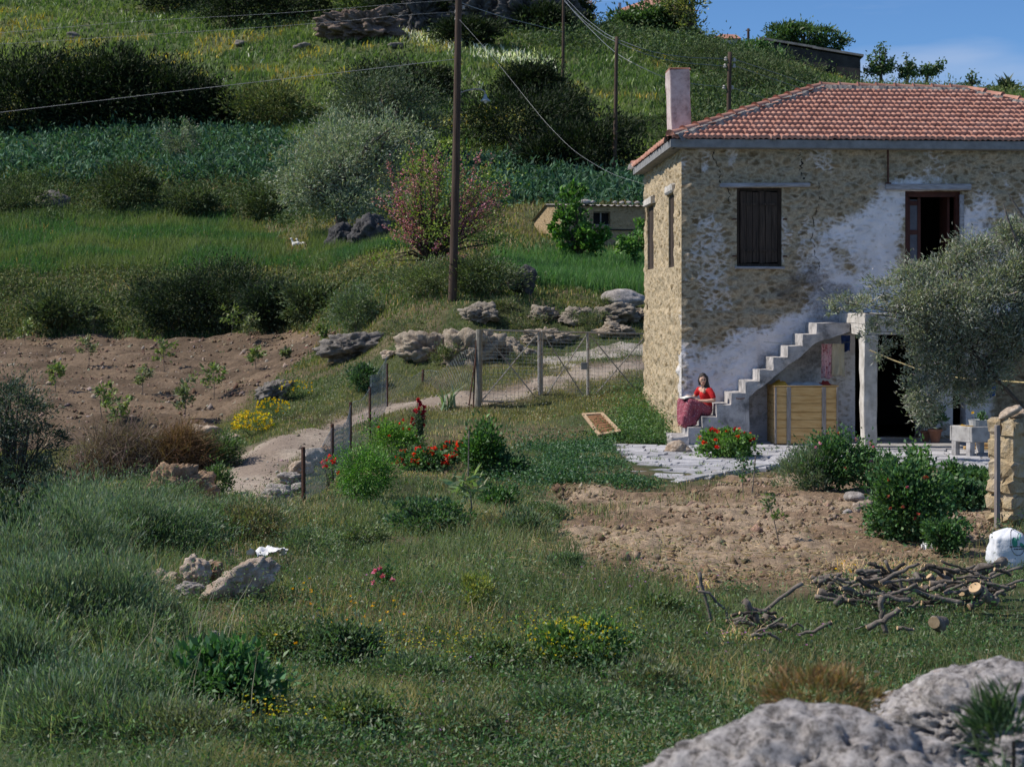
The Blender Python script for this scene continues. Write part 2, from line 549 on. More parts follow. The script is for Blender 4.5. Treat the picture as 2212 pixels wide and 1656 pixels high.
# ground sheet
zP = np.stack([gX.ravel(), gY.ravel(), np.zeros(gX.size)], 1)
n1, n2 = fbm(zP, .35, 4, 21), fbm(zP, 1.4, 3, 33)
c = np.zeros((len(zP), 3)) + np.array([.055, .068, .026])
def blend(c, col, w): return c * (1 - w[:, None]) + np.array(col) * w[:, None]
c = blend(c, (.11, .088, .05), smooth(.0, .6, n1 + .3 * n2))
Yf = zP[:, 1]
c = blend(c, (.065, .09, .03), smooth(90, 125, Yf))
c = blend(c, (.1, .11, .045), smooth(90, 125, Yf) * smooth(-.1, .6, n1))
c = blend(c, (.15, .11, .065), smooth(.3, -.5, pdist(zP[:, 0], Yf, P_BED) * -1 - .3 + .5 * n2) * (Yf < 40))
c = blend(c, (.2, .155, .115), smooth(-.8, .1, pdist(zP[:, 0], Yf, P_PATH) + .3 * n2) * (Yf < 60))
drytop = smooth(.2, .0, np.abs(zP[:, 0] - 1.9) / 12 + np.abs(Yf - 55) / 30)
c = blend(c, (.13, .1, .06), drytop * smooth(-.3, .4, n2))
k = np.arange(gX.size).reshape(gX.shape)
F = np.stack([k[:-1, :-1], k[1:, :-1], k[1:, 1:], k[:-1, 1:]], -1).reshape(-1, 4)
ground = mesh_obj('ground', np.stack([gX.ravel(), gY.ravel(), GZ.ravel()], 1), F, GROUND, smooth=True, col=c)
set_props(ground, 'sloping grassy ground from the garden up to the hilltop', 'ground', kind='structure')

def sheet(name, label, poly, mat, step, lift, colf, relief, kind='structure', edge=.25, ragged=.4, shrink=0.0):
    lo, hi = poly.min(0), poly.max(0)
    xs = np.arange(lo[0] - 1, hi[0] + 1, step); ys = np.arange(lo[1] - 1, hi[1] + 1, step)
    X, Y = np.meshgrid(xs, ys, indexing='ij')
    P = np.stack([X.ravel(), Y.ravel(), np.zeros(X.size)], 1)
    d = pdist(P[:, 0], P[:, 1], poly) + ragged * fbm(P, 1.1, 4, 5) - shrink
    z = hz(P[:, 0], P[:, 1]) + lift * smooth(-edge, edge, d) - .03 * smooth(0, -edge, d) + relief(P) * smooth(-.1, .4, d)
    keep = (d > -edge).reshape(X.shape)
    kk = np.arange(X.size).reshape(X.shape)
    q = keep[:-1, :-1] & keep[1:, :-1] & keep[1:, 1:] & keep[:-1, 1:]
    F = np.stack([kk[:-1, :-1][q], kk[1:, :-1][q], kk[1:, 1:][q], kk[:-1, 1:][q]], -1)
    used = np.unique(F)
    mp = np.full(X.size, -1); mp[used] = np.arange(len(used))
    V = np.stack([P[used, 0], P[used, 1], z[used]], 1)
    o = mesh_obj(name, V, mp[F], mat, smooth=True, col=colf(P[used]))
    return set_props(o, label, name.replace('_', ' '), kind=kind)

def soilcol(a, b, s=1.2, seed=4):
    def f(P):
        w = smooth(-.5, .5, fbm(P, s, 4, seed))[:, None]
        return np.array(a) * (1 - w) + np.array(b) * w
    return f
def clods(a, s, seed):
    def f(P):
        n = fbm(P, s, 3, seed)
        return a * np.clip(n, -.3, 1.2) + .6 * a * np.abs(vnoise(P, s * 3.1, seed + 5))
    return f
sheet('garden_bed', 'bare dug brown soil bed in front of the paved terrace', P_BED, SOIL, .05, .03, soilcol((.225, .155, .1), (.36, .27, .185), .9, 8), clods(.05, 3.6, 41), ragged=.55)
sheet('path', 'beige dirt path bending from the fence to the gate', P_PATH, GRAVEL, .09, .03, soilcol((.24, .19, .15), (.33, .275, .22), .9, 3), clods(.012, 4, 47), ragged=.3, edge=.4, shrink=.14)
sheet('track', 'pale gravel wheel track behind the gate', P_TRACK, GRAVEL, .08, .03, soilcol((.27, .235, .2), (.38, .34, .3), 1.4, 6), clods(.02, 4, 48))
def furrow(P):
    return .055 * np.sin((P[:, 1] * .95 + P[:, 0] * .3 + .6 * vnoise(P, .3, 3)) * 6.5) + clods(.05, 2.2, 51)(P)
sheet('ploughed_field', 'stony ploughed brown field with young trees', P_FIELD, SOIL, .16, .05, soilcol((.105, .073, .047), (.17, .12, .078), .8, 12), furrow, edge=.5)

# ------------------------------------------------------------------ the stone house
def mat_wall(name, stone1, stone2, mortar, wash):
    m, nt, b = nodes_of(name)
    v = objcoord(nt)
    wn = N(nt, 'ShaderNodeTexNoise', Scale=3.0, Detail=3)
    nt.links.new(v, wn.inputs['Vector'])
    va = N(nt, 'ShaderNodeMixRGB'); va.blend_type = 'ADD'; va.inputs[0].default_value = .2
    nt.links.new(v, va.inputs[1]); nt.links.new(wn.outputs['Color'], va.inputs[2])
    mp = N(nt, 'ShaderNodeMapping'); mp.inputs['Scale'].default_value = (4.7, 4.7, 8.6)
    nt.links.new(va.outputs[0], mp.inputs['Vector'])
    v1 = N(nt, 'ShaderNodeTexVoronoi', feature='F1', Scale=1.0)
    v2 = N(nt, 'ShaderNodeTexVoronoi', feature='DISTANCE_TO_EDGE', Scale=1.0)
    nt.links.new(mp.outputs[0], v1.inputs['Vector']); nt.links.new(mp.outputs[0], v2.inputs['Vector'])
    sep = N(nt, 'ShaderNodeSeparateColor')
    nt.links.new(v1.outputs['Color'], sep.inputs[0])
    r1 = ramp(nt, [(0.0, stone1), (.6, stone2), (1, tuple(.72 * x for x in stone1))])
    nt.links.new(sep.outputs[0], r1.inputs['Fac'])
    n1 = N(nt, 'ShaderNodeTexNoise', Scale=7, Detail=10, Roughness=.7)
    nt.links.new(v, n1.inputs['Vector'])
    # mortar smeared over the stones
    ed = N(nt, 'ShaderNodeMath', operation='MULTIPLY_ADD')
    nt.links.new(n1.outputs['Fac'], ed.inputs[0]); ed.inputs[1].default_value = -.75
    nt.links.new(v2.outputs['Distance'], ed.inputs[2])
    er = N(nt, 'ShaderNodeMapRange'); er.inputs['From Min'].default_value = -.33; er.inputs['From Max'].default_value = -.05
    nt.links.new(ed.outputs[0], er.inputs['Value'])
    mix = N(nt, 'ShaderNodeMix', data_type='RGBA')
    mix.inputs['A'].default_value = (*mortar, 1)
    nt.links.new(er.outputs[0], mix.inputs['Factor']); nt.links.new(r1.outputs['Color'], mix.inputs['B'])
    # mottling
    n3 = N(nt, 'ShaderNodeTexNoise', Scale=22, Detail=8, Roughness=.75)
    nt.links.new(v, n3.inputs['Vector'])
    mr = N(nt, 'ShaderNodeMapRange'); mr.inputs['From Min'].default_value = .3; mr.inputs['From Max'].default_value = .7
    mr.inputs['To Min'].default_value = .55; mr.inputs['To Max'].default_value = 1.35
    nt.links.new(n3.outputs['Fac'], mr.inputs['Value'])
    mm = N(nt, 'ShaderNodeMix', data_type='RGBA', blend_type='MULTIPLY'); mm.inputs['Factor'].default_value = 1
    nt.links.new(mix.outputs['Result'], mm.inputs['A']); nt.links.new(mr.outputs[0], mm.inputs['B'])
    # limewash left in patches
    aw = N(nt, 'ShaderNodeAttribute', attribute_name='wash')
    nw = N(nt, 'ShaderNodeTexNoise', Scale=6, Detail=12, Roughness=.8)
    nt.links.new(v, nw.inputs['Vector'])
    ad = N(nt, 'ShaderNodeMath', operation='MULTIPLY_ADD'); ad.inputs[1].default_value = 1.5
    nt.links.new(nw.outputs['Fac'], ad.inputs[0])
    st_ = N(nt, 'ShaderNodeMath', operation='MULTIPLY_ADD'); st_.inputs[1].default_value = -.22      # the faces of the stones shed their wash first
    nt.links.new(er.outputs[0], st_.inputs[0]); nt.links.new(aw.outputs['Fac'], st_.inputs[2]); nt.links.new(st_.outputs[0], ad.inputs[2])
    wr = N(nt, 'ShaderNodeMapRange'); wr.inputs['From Min'].default_value = .95; wr.inputs['From Max'].default_value = 1.4; wr.inputs['To Max'].default_value = .9
    nt.links.new(ad.outputs[0], wr.inputs['Value'])
    nc = N(nt, 'ShaderNodeTexNoise', Scale=2.2, Detail=6, Roughness=.6)
    nt.links.new(v, nc.inputs['Vector'])
    rc = ramp(nt, [(.35, tuple(x * .8 for x in wash)), (.6, wash)])
    nt.links.new(nc.outputs['Fac'], rc.inputs['Fac'])
    m2 = N(nt, 'ShaderNodeMix', data_type='RGBA')
    nt.links.new(wr.outputs[0], m2.inputs['Factor']); nt.links.new(mm.outputs['Result'], m2.inputs['A']); nt.links.new(rc.outputs['Color'], m2.inputs['B'])
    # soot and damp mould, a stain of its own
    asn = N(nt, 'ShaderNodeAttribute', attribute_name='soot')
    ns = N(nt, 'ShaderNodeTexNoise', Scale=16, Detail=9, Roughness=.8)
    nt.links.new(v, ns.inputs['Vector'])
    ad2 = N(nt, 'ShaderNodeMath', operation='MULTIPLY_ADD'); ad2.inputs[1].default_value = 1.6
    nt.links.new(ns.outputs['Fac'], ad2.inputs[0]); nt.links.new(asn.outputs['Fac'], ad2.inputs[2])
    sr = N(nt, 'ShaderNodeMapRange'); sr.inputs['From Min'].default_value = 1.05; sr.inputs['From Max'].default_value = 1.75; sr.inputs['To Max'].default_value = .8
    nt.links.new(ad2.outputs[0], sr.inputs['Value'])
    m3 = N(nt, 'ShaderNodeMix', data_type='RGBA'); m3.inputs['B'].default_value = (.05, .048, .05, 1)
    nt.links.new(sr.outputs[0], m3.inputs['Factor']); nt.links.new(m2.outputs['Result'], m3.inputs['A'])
    nt.links.new(m3.outputs['Result'], b.inputs['Base Color'])
    b.inputs['Roughness'].default_value = .95
    b.inputs['Specular IOR Level'].default_value = .12
    hs = N(nt, 'ShaderNodeMath', operation='MULTIPLY_ADD'); hs.inputs[1].default_value = .5
    nt.links.new(er.outputs[0], hs.inputs[0]); nt.links.new(n3.outputs['Fac'], hs.inputs[2])
    bp = N(nt, 'ShaderNodeBump', Strength=.7, Distance=.03)
    nt.links.new(hs.outputs[0], bp.inputs['Height'])
    nt.links.new(bp.outputs['Normal'], b.inputs['Normal'])
    return m

WALL_M = mat_wall('rubble_wall', (.195, .14, .08), (.32, .245, .155), (.42, .345, .24), (.85, .81, .83))
WALL_L = mat_wall('rubble_wall_side', (.27, .2, .11), (.38, .295, .175), (.46, .375, .255), (.68, .65, .63))
ROOF_SKIN = mat_noise('roof_tile', (.32, .15, .11), (.42, .21, .155), scale=3, bump=.3, bscale=60, c3=(.5, .29, .225), rough=.85)
MORTAR = mat_noise('roof_mortar', (.17, .155, .145), (.33, .31, .29), scale=8, bump=.9, bscale=22, bdist=.05)
FASCIA = mat_noise('grey_fascia', (.17, .17, .172), (.27, .27, .268), scale=5, bump=.15)
CHIM = mat_noise('chimney_plaster', (.3, .23, .215), (.5, .41, .39), scale=5, bump=.25, c3=(.6, .52, .5))
OLDWOOD = mat_noise('weathered_board', (.018, .013, .011), (.05, .036, .028), scale=2.5, stretch=(14, 14, .6), bump=.5, bscale=5, c3=(.085, .06, .045))
LINTEL = mat_noise('grey_lintel', (.2, .19, .19), (.42, .41, .43), scale=3, stretch=(1, 8, 8), bump=.4)
REDWOOD = mat_noise('red_brown_frame', (.05, .017, .013), (.09, .03, .022), scale=6, bump=.2, rough=.6)
GREYBLUE = mat_noise('grey_blue_paint', (.085, .09, .11), (.14, .15, .18), scale=4, bump=.2)
STEPM = mat_noise('step_concrete', (.13, .125, .125), (.36, .345, .34), scale=3.5, bump=.5, bscale=26, c3=(.52, .49, .475))
PLASTER = mat_noise('white_plaster', (.34, .315, .28), (.6, .565, .52), scale=4, bump=.3, bscale=24)

house = thing('stone_house', 'two-storey rubble stone house with red tiled hip roof and outside stairs', 'house', HO)
HL, HD, HTOP = 10.85, 6.9, 6.42

def wall_grid(name, f, width, z0, z1, openings, step, relief, washf, sootf, mat, reveal=.42):
    """f(a, d, z): a along the wall, d outwards. openings: (a0, a1, z0, z1)"""
    def cuts(lo, hi, es):
        xs = sorted(set([lo, hi] + [e for e in es if lo < e < hi]))
        out = [lo]
        for p, q in zip(xs[:-1], xs[1:]):
            n = max(1, int(round((q - p) / step)))
            out += list(np.linspace(p, q, n + 1)[1:])
        return np.array(out)
    A = cuts(0, width, [e for o in openings for e in o[:2]])
    Z = cuts(z0, z1, [e for o in openings for e in o[2:]])
    AA, ZZ = np.meshgrid(A, Z, indexing='ij')
    inside = np.zeros(AA.shape, bool)
    ac, zc = (A[:-1] + A[1:]) / 2, (Z[:-1] + Z[1:]) / 2
    hole = np.zeros((len(ac), len(zc)), bool)
    for o in openings:
        hole |= ((ac > o[0]) & (ac < o[1]))[:, None] & ((zc > o[2]) & (zc < o[3]))[None, :]
    rel0 = relief
    def relief(a, z):
        d = rel0(a, z)
        for o in openings:
            q = np.maximum(np.maximum(o[0] - a, a - o[1]), np.maximum(o[2] - z, z - o[3]))
            d = d * smooth(.0, .16, q)
        return d
    d = relief(AA.ravel(), ZZ.ravel())
    V = f(AA.ravel(), d, ZZ.ravel())
    kk = np.arange(AA.size).reshape(AA.shape)
    q = ~hole
    F = np.stack([kk[:-1, :-1][q], kk[1:, :-1][q], kk[1:, 1:][q], kk[:-1, 1:][q]], -1)
    Vs, Fs = [V], [F]
    n = len(V)
    ws, ss = [washf(AA.ravel(), ZZ.ravel())], [sootf(AA.ravel(), ZZ.ravel())]
    def strip(a0, z0_, a1, z1_):
        nonlocal n
        k = max(2, int(max(abs(a1 - a0), abs(z1_ - z0_)) / step) + 1)
        a, z = np.linspace(a0, a1, k), np.linspace(z0_, z1_, k)
        dd = relief(a, z)
        P = np.concatenate([f(a, dd, z), f(a, -np.full(k, reveal), z)])
        i = np.arange(k - 1)
        Vs.append(P); Fs.append(np.stack([i, i + 1, i + 1 + k, i + k], -1) + n)
        w = washf(a, z); s_ = sootf(a, z)
        ws.append(np.concatenate([w, w])); ss.append(np.concatenate([s_, s_]))
        n += len(P)
    for o in openings:
        strip(o[0], o[2], o[0], o[3]); strip(o[1], o[3], o[1], o[2]); strip(o[0], o[3], o[1], o[3]); strip(o[1], o[2], o[0], o[2])
    # inner face
    A2 = cuts(0, width, [e for o in openings for e in o[:2]] ); Z2 = Z
    Vi = f(AA.ravel(), -np.full(AA.size, reveal), ZZ.ravel())
    Vs.append(Vi); Fs.append(F[:, ::-1] + n); ws.append(np.full(len(Vi), -1.0)); ss.append(np.full(len(Vi), 0.0))
    return mesh_obj(name, np.concatenate(Vs), np.concatenate(Fs), mat, house, smooth=True,
                    extra={'wash': np.concatenate(ws), 'soot': np.concatenate(ss)})

def wx(u, v=0): return (u - 1472) / 98.5
def wz(v): return 2.9 + (HV - v) / 99.4
def wpoly(pts): return np.array([(wx(u), wz(v)) for u, v in pts])
W1 = wpoly([(1735, 650), (1785, 565), (1850, 500), (1885, 415), (1958, 412), (1962, 560), (2080, 560), (2085, 450), (2125, 440), (2140, 560), (2260, 560), (2400, 700), (2400, 960), (1470, 965), (1462, 760), (1560, 735), (1660, 690)])
W2 = wpoly([(1486, 455), (1530, 470), (1600, 560), (1590, 640), (1510, 640), (1490, 560)])
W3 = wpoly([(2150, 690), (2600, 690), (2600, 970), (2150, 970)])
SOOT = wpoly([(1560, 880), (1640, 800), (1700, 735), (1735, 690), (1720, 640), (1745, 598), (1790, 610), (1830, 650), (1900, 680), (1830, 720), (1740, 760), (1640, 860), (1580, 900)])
def p3d(a, z): return np.stack([a, np.zeros_like(a), z], 1)
def wash_front(a, z):
    n = fbm(p3d(a, z), 1.3, 4, 71)
    w = smooth(-.9, .8, pdist(a, z, W1) + .7 * n) * .95
    w = np.maximum(w, .5 * smooth(-.3, .3, pdist(a, z, W2) + .3 * n))
    w = np.maximum(w, .5 * smooth(-.1, .7, n + .5 * fbm(p3d(a, z) * np.array([3, 1, .7]), 1.2, 3, 15)))
    w = np.where((a < 1.75 + .15 * n) & (z > 2.5) & (z < 2.86) & (a > .25), w * .25, w)
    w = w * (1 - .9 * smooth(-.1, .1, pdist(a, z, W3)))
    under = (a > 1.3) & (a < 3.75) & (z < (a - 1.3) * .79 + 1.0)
    w = np.where(under, w * (.82 + .25 * n), w)  # limewash thinned under the stairs: dirty wall, plus shade put into the colour
    return w - .12
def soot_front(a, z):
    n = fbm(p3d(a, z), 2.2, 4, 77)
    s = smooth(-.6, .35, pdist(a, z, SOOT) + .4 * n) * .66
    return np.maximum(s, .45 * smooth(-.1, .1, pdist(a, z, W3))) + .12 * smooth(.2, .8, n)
def rel_front(a, z):
    P = p3d(a, z)
    r = .035 * fbm(P * np.array([1, 1, 1.7]), 3.2, 3, 61) + .02 * fbm(P, 9, 2, 66)
    r = r * (1 - .6 * np.clip(wash_front(a, z), 0, 1))
    r = r + np.where((z < 2.88) & (a < 1.7), .03, 0)
    return r * smooth(0, .12, a) * smooth(0, .1, HTOP - z)
def f_front(a, d, z): return H(np.stack([a, -d, z], 1))
DOOR = (4.92, 6.18, 2.84, 5.48)
SHUT = (1.21, 2.2, 3.83, 5.53)
D1 = (3.81, 5.25, .1, 2.36)
D2 = (5.98, 6.27, .1, 2.2)
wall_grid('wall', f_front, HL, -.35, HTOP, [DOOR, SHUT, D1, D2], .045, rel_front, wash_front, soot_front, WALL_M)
def wash_left(a, z):
    n = fbm(p3d(a, z), 1.6, 4, 81)
    w = smooth(.35, .0, a + .25 * n) * ((z < 2.1 + .3 * n) | ((z > 2.45) & (z < 2.95))) * .95
    return np.maximum(w, .2 * smooth(.1, .8, n)) - .1
def rel_left(a, z):
    P = p3d(a, z)
    r = .028 * fbm(P * np.array([1, 1, 1.5]), 3.4, 3, 91) + .03 * fbm(P, 9, 3, 96)
    r = r + np.where(z < 2.9, .03, 0)
    return r * smooth(0, .15, a) * smooth(0, .1, HTOP - z)
def f_left(a, d, z): return H(np.stack([-d, a, z], 1))
LW = [(1.2, 2.15, 3.85, 5.5), (5.0, 6.3, 3.9, 5.48)]
wall_grid('wall', f_left, HD, -.35, HTOP, LW, .05, rel_left, wash_left, lambda a, z: .1 * smooth(.2, .8, fbm(p3d(a, z), 2, 3, 5)), WALL_L)
zero = lambda a, z: np.zeros_like(a)
wall_grid('wall', lambda a, d, z: H(np.stack([HL + d, a, z], 1)), HD, -.35, HTOP, [], .3, zero, zero, zero, WALL_M)
wall_grid('wall', lambda a, d, z: H(np.stack([a, HD + d, z], 1)), HL, -.35, HTOP, [], .3, zero, zero, zero, WALL_M)
m = MB()
m.box((HL / 2, HD / 2, 2.68), (HL - .9, HD - .9, .2)); m.box((HL / 2, HD / 2, -.05), (HL - .9, HD - .9, .2))
m.box((HL / 2, 3.6, 1.35), (HL - .9, .1, 2.4)); m.box((HL / 2, 3.6, 4.5), (HL - .9, .1, 3.3)); m.box((HL / 2, HD / 2, 6.33), (HL - .5, HD - .5, .1))
m.build('floor', DARK, house, xf=H)

# lintels, shutters, door
m = MB()
m.box((1.82, -.03, 5.585), (1.98, .16, .085), R=np.array([[1, 0, -.012], [0, 1, 0], [.012, 0, 1]]), bev=.02, jit=.006)
m.build('lintel', LINTEL, house, xf=H)
m = MB(); m.box((5.42, -.03, 5.56), (1.9, .18, .13), bev=.02, jit=.006); m.build('lintel', LINTEL, house, xf=H)
m = MB(); m.box((4.53, -.05, 6.0), (.035, .04, .85), jit=.003); m.box((4.53, -.06, 5.6), (.11, .08, .1), jit=.01); m.build('iron_bracket', RUST, house, xf=H)
for k, (a0, a1, z0, z1) in enumerate(LW):
    m = MB(); m.box((.02, (a0 + a1) / 2, z1 + .11), (.2, a1 - a0 + .35, .2), bev=.03, jit=.012); m.build('lintel', PLASTER, house, xf=H)
    fr = MB(); fr.box((.07, a0 + .04, (z0 + z1) / 2), (.07, .07, z1 - z0)); fr.box((.07, a1 - .04, (z0 + z1) / 2), (.07, .07, z1 - z0)); fr.box((.07, (a0 + a1) / 2, z1 - .03), (.066, a1 - a0 - .15, .06)); fr.box((.07, (a0 + a1) / 2, z0 + .03), (.066, a1 - a0 - .15, .06))
    fo = fr.build('window', OLDWOOD, house, xf=H)
    m = MB()
    for j in range(4): m.box((.05 + .008 * (j % 2), a0 + .08 + (a1 - a0 - .16) * (j + .5) / 4, (z0 + z1) / 2), (.03, (a1 - a0 - .16) / 4 - .008, z1 - z0 - .03))
    m.build('shutter', OLDWOOD, fo, xf=H)
a0, a1, z0, z1 = SHUT
m = MB()
for (c, s_) in (((a0 + .035, .13, (z0 + z1) / 2), (.07, .09, z1 - z0)), ((a1 - .035, .13, (z0 + z1) / 2), (.07, .09, z1 - z0)), (((a0 + a1) / 2, .13, z1 - .03), (a1 - a0 - .15, .085, .06)), (((a0 + a1) / 2, .13, z0 + .03), (a1 - a0 - .15, .085, .06))):
    m.box(c, s_)
win = m.build('window', OLDWOOD, house, xf=H)
for leaf in (0, 1):
    m = MB()
    w = (a1 - a0 - .16) / 2
    for j in range(3):
        m.box((a0 + .08 + leaf * w + w * (j + .5) / 3, .07 + .009 * ((j + leaf) % 2), (z0 + z1) / 2), (w / 3 - .01, .035, z1 - z0 - .14 - .02 * j), bev=.004, jit=.002)
    for zz in (z0 + .35, z1 - .35): m.box((a0 + .08 + leaf * w + w / 2, .042, zz), (w - .04, .018, .05))
    m.build('shutter', OLDWOOD, win, xf=H)
m = MB(); m.box(((a0 + a1) / 2, -.045, z0 - .03), (a1 - a0 + .1, .1, .045), bev=.01, jit=.004); m.build('window_sill', LINTEL, house, xf=H)
for zz in (4.05, 4.85):
    m = MB(); m.box((a0 - .06, -.05, zz), (.09, .03, .035)); m.build('shutter_hook', RUST, house, xf=H)
    m = MB(); m.box((a1 + .06, -.05, zz), (.09, .03, .035)); m.build('shutter_hook', RUST, house, xf=H)
a0, a1, z0, z1 = DOOR
m = MB()
m.box((a0 + .05, .2, (z0 + z1) / 2), (.1, .14, z1 - z0)); m.box((a1 - .05, .2, (z0 + z1) / 2), (.1, .14, z1 - z0)); m.box(((a0 + a1) / 2, .2, z1 - .06), (a1 - a0 - .21, .13, .12))
dr = m.build('door', REDWOOD, house, xf=H)
m = MB()
m.box((a0 + .14, .25, (z0 + z1) / 2 - .05), (.06, .05, z1 - z0 - .16)); m.box((a0 + .38, .28, (z0 + z1) / 2 - .05), (.07, .06, z1 - z0 - .16))
for zz in (z0 + .05, z0 + .95, z0 + 1.75, z1 - .25): m.box((a0 + .255, .262, zz), (.165, .04, .1))
m.build('door_leaf', REDWOOD, dr, xf=H)
m = MB(); m.box((a0 + .255, .275, (z0 + z1) / 2 - .06), (.18, .015, z1 - z0 - .22)); m.build('door_panel', GREYBLUE, dr, xf=H)
m = MB(); m.box((a1 - .2, .62, (z0 + z1) / 2), (.05, .6, z1 - z0 - .2)); m.build('door_leaf', REDWOOD, dr, xf=H)
m = MB(); m.box((a1 - .01, -.025, 4.15), (.09, .07, 2.5), bev=.01, jit=.006); m.build('door_jamb', LINTEL, house, xf=H)
# cracks
def crack(pts, w):
    P = []
    for (u, v), (u2, v2) in zip(pts[:-1], pts[1:]):
        for t in np.linspace(0, 1, 7)[:-1]:
            P.append((wx(u + (u2 - u) * t) + rng.normal(0, .02), wz(v + (v2 - v) * t)))
    m = MB()
    for i in range(len(P) - 1):
        (x0, z0), (x1, z1) = P[i], P[i + 1]
        w0 = w * rng.uniform(.4, 1.2); 
        d0 = float(rel_front(np.array([x0]), np.array([z0]))[0]) + .004
        m.add([(x0 - w0, -d0, z0), (x0 + w0, -d0, z0), (x1 + w0, -d0, z1), (x1 - w0, -d0, z1), (x0, -d0 + .05, z0), (x1, -d0 + .05, z1)], [(0, 1, 2, 3), (0, 3, 5, 4), (1, 4, 5, 2)])
    m.build('crack', DARK, house, xf=H)
crack([(1543, 322), (1541, 345), (1552, 362), (1556, 392), (1561, 405)], .012)
crack([(1729, 330), (1732, 352), (1728, 368), (1738, 392)], .024)
crack([(1568, 405), (1576, 425), (1574, 446)], .009)
crack([(1771, 395), (1768, 430), (1760, 470), (1752, 520), (1765, 560), (1770, 590)], .007)

# roof slopes: wavy clay tiles laid in courses
EZ = 6.56
RA, RB = np.array([3.8, 3.45, 8.14]), np.array([7.4, 3.45, 8.1])
OV = .25
CFL, CFR = np.array([-OV, -OV, EZ]), np.array([HL + OV, -OV, EZ])
CBL, CBR = np.array([-OV, HD + OV, EZ]), np.array([HL + OV, HD + OV, EZ])
def slope(e0, e1, r0, r1, rows=12):
    L = np.linalg.norm(e1 - e0); n = int(L / .021)
    ex = (e1 - e0) / L
    nrm = np.cross(ex, (r0 - e0) - ex * ex.dot(r0 - e0)); nrm /= np.linalg.norm(nrm)
    s = np.linspace(0, 1, n + 1)
    up0 = (r0 - e0); 
    hgt = up0 - ex * ex.dot(up0)
    l0, l1 = ex.dot(r0 - e0) / L, ex.dot(r1 - e0) / L
    V, F, c = [], [], 0
    for r in range(rows):
        jit = rng.normal(0, .009, n // 6 + 2)
        fs = [(r / rows) - .012, (r + .5) / rows, (r + 1) / rows + .012]
        lift = [.085, .045, .0]
        for j in range(3):
            x = s * L
            ph = x / .125 * 2 * math.pi
            prof = .026 * np.abs(np.sin(ph / 2)) ** 1.2 + .006 * np.sin(ph)
            tj = jit[(x / .125).astype(int) % len(jit)]
            V.append(e0 + ex * x[:, None] + hgt * (fs[j] + tj[:, None] * .4) + nrm * (prof + lift[j])[:, None])
        fm = (r + .5) / rows
        ok = (s > l0 * fm - .02) & (s < 1 - (1 - l1) * fm + .02)
        i = np.arange(n)[ok[:-1] & ok[1:]]
        w = n + 1
        for j in range(2): F.append(np.stack([c + j * w + i, c + j * w + i + 1, c + (j + 1) * w + i + 1, c + (j + 1) * w + i], -1))
        # the thick lower lip of the course
        V.append(V[-3] - nrm * .075); F.append(np.stack([c + 3 * w + i, c + 3 * w + i + 1, c + i + 1, c + i], -1))
        c += 4 * w
    return np.concatenate(V), np.concatenate(F)
Vs, Fs, n = [], [], 0
for (a, b, r0, r1) in ((CFL, CFR, RA, RB), (CBL, CFL, RA, RA), (CFR, CBR, RB, RB), (CBR, CBL, RB, RA)):
    V, F = slope(a, b, r0, r1)
    Vs.append(V); Fs.append(F + n); n += len(V)
roof = mesh_obj('roof', H(np.concatenate(Vs)), np.concatenate(Fs), ROOF_SKIN, house, smooth=False)
m = MB()
for (a, b, c_, d) in ((CFL, CFR, RB, RA), (CBR, CBL, RA, RB)): m.add([a, b, c_, d], [(0, 1, 2, 3)])
m.add([CBL, CFL, RA], [(0, 1, 2)]); m.add([CFR, CBR, RB], [(0, 1, 2)])
m.build('roof_boarding', DARK, roof, xf=H)
def caps(p, q, first=0.0):
    L = np.linalg.norm(q - p); n = int(L / .42)
    d = (q - p) / L
    side = np.cross(d, [0, 0, 1.0]); side /= np.linalg.norm(side); up = np.cross(side, d)
    mt = MB(); mo = MB()
    for k in range(n):
        a, b = p + d * (L * k / n), p + d * (L * (k + 1) / n + .03)
        V = []
        jj = rng.normal(0, .012)
        for (c, r, e) in ((a, .125, .045), (a + (b - a) * .12, .115, .03), (b, .095, .02)):
            for th in np.linspace(-.1, math.pi + .1, 9):
                V.append(c + side * (r * math.cos(th) + jj) + up * (r * math.sin(th) + e + .03))
        V = np.array(V)
        F = [(i + 9 * j, i + 9 * j + 1, i + 9 * j + 10, i + 9 * j + 9) for j in range(2) for i in range(8)] + [tuple(range(9))]
        mt.add(V, F)
    # bed of mortar each side
    k = int(L / .06)
    for sg in (-1, 1):
        V = []
        for i in range(k + 1):
            c = p + d * (L * i / k)
            w = .24 + .07 * vnoise(np.array([i * .21, sg, L]), 1, 3) + rng.normal(0, .012)
            V += [c + side * sg * .06 + up * .1, c + side * sg * w * .7 + up * (.075 + rng.normal(0, .01)), c + side * sg * w + up * -.02 - np.array([0, 0, .06])]
        mo.add(V, [(3 * i + j, 3 * i + j + 1, 3 * i + j + 4, 3 * i + j + 3) for i in range(k) for j in range(2)])
    return mt, mo
for (p, q) in ((CFL, RA), (RA, RB), (CFR, RB), (CBL, RA)):
    a, b = caps(p, q)
    a.build('ridge_tiles', ROOF_SKIN, roof, smooth=True, xf=H); b.build('ridge_mortar', MORTAR, roof, xf=H)
m = MB()
for (c, s_) in (((HL / 2, -OV + .02, EZ - .1), (HL + 2 * OV - .04, .09, .17)), ((-OV + .02, HD / 2, EZ - .1), (.09, HD + 2 * OV + .045, .17))): m.box(c, s_, jit=.003)
m.box((HL / 2, (-OV + .07) / 2, EZ - .17), (HL + .3, .31, .05)); m.box(((-OV + .07) / 2, HD / 2 + .1, EZ - .17), (.31, HD - .2, .045))
m.build('fascia', FASCIA, house, xf=H)
m = MB()
m.box((.22, 2.0, 7.45), (.47, .6, 1.75), R=np.array([[1, 0, -.03], [0, 1, 0], [0, 0, 1]]), bev=.02, jit=.012)
chim = m.weather(5, .012).build('chimney', CHIM, roof, xf=H)
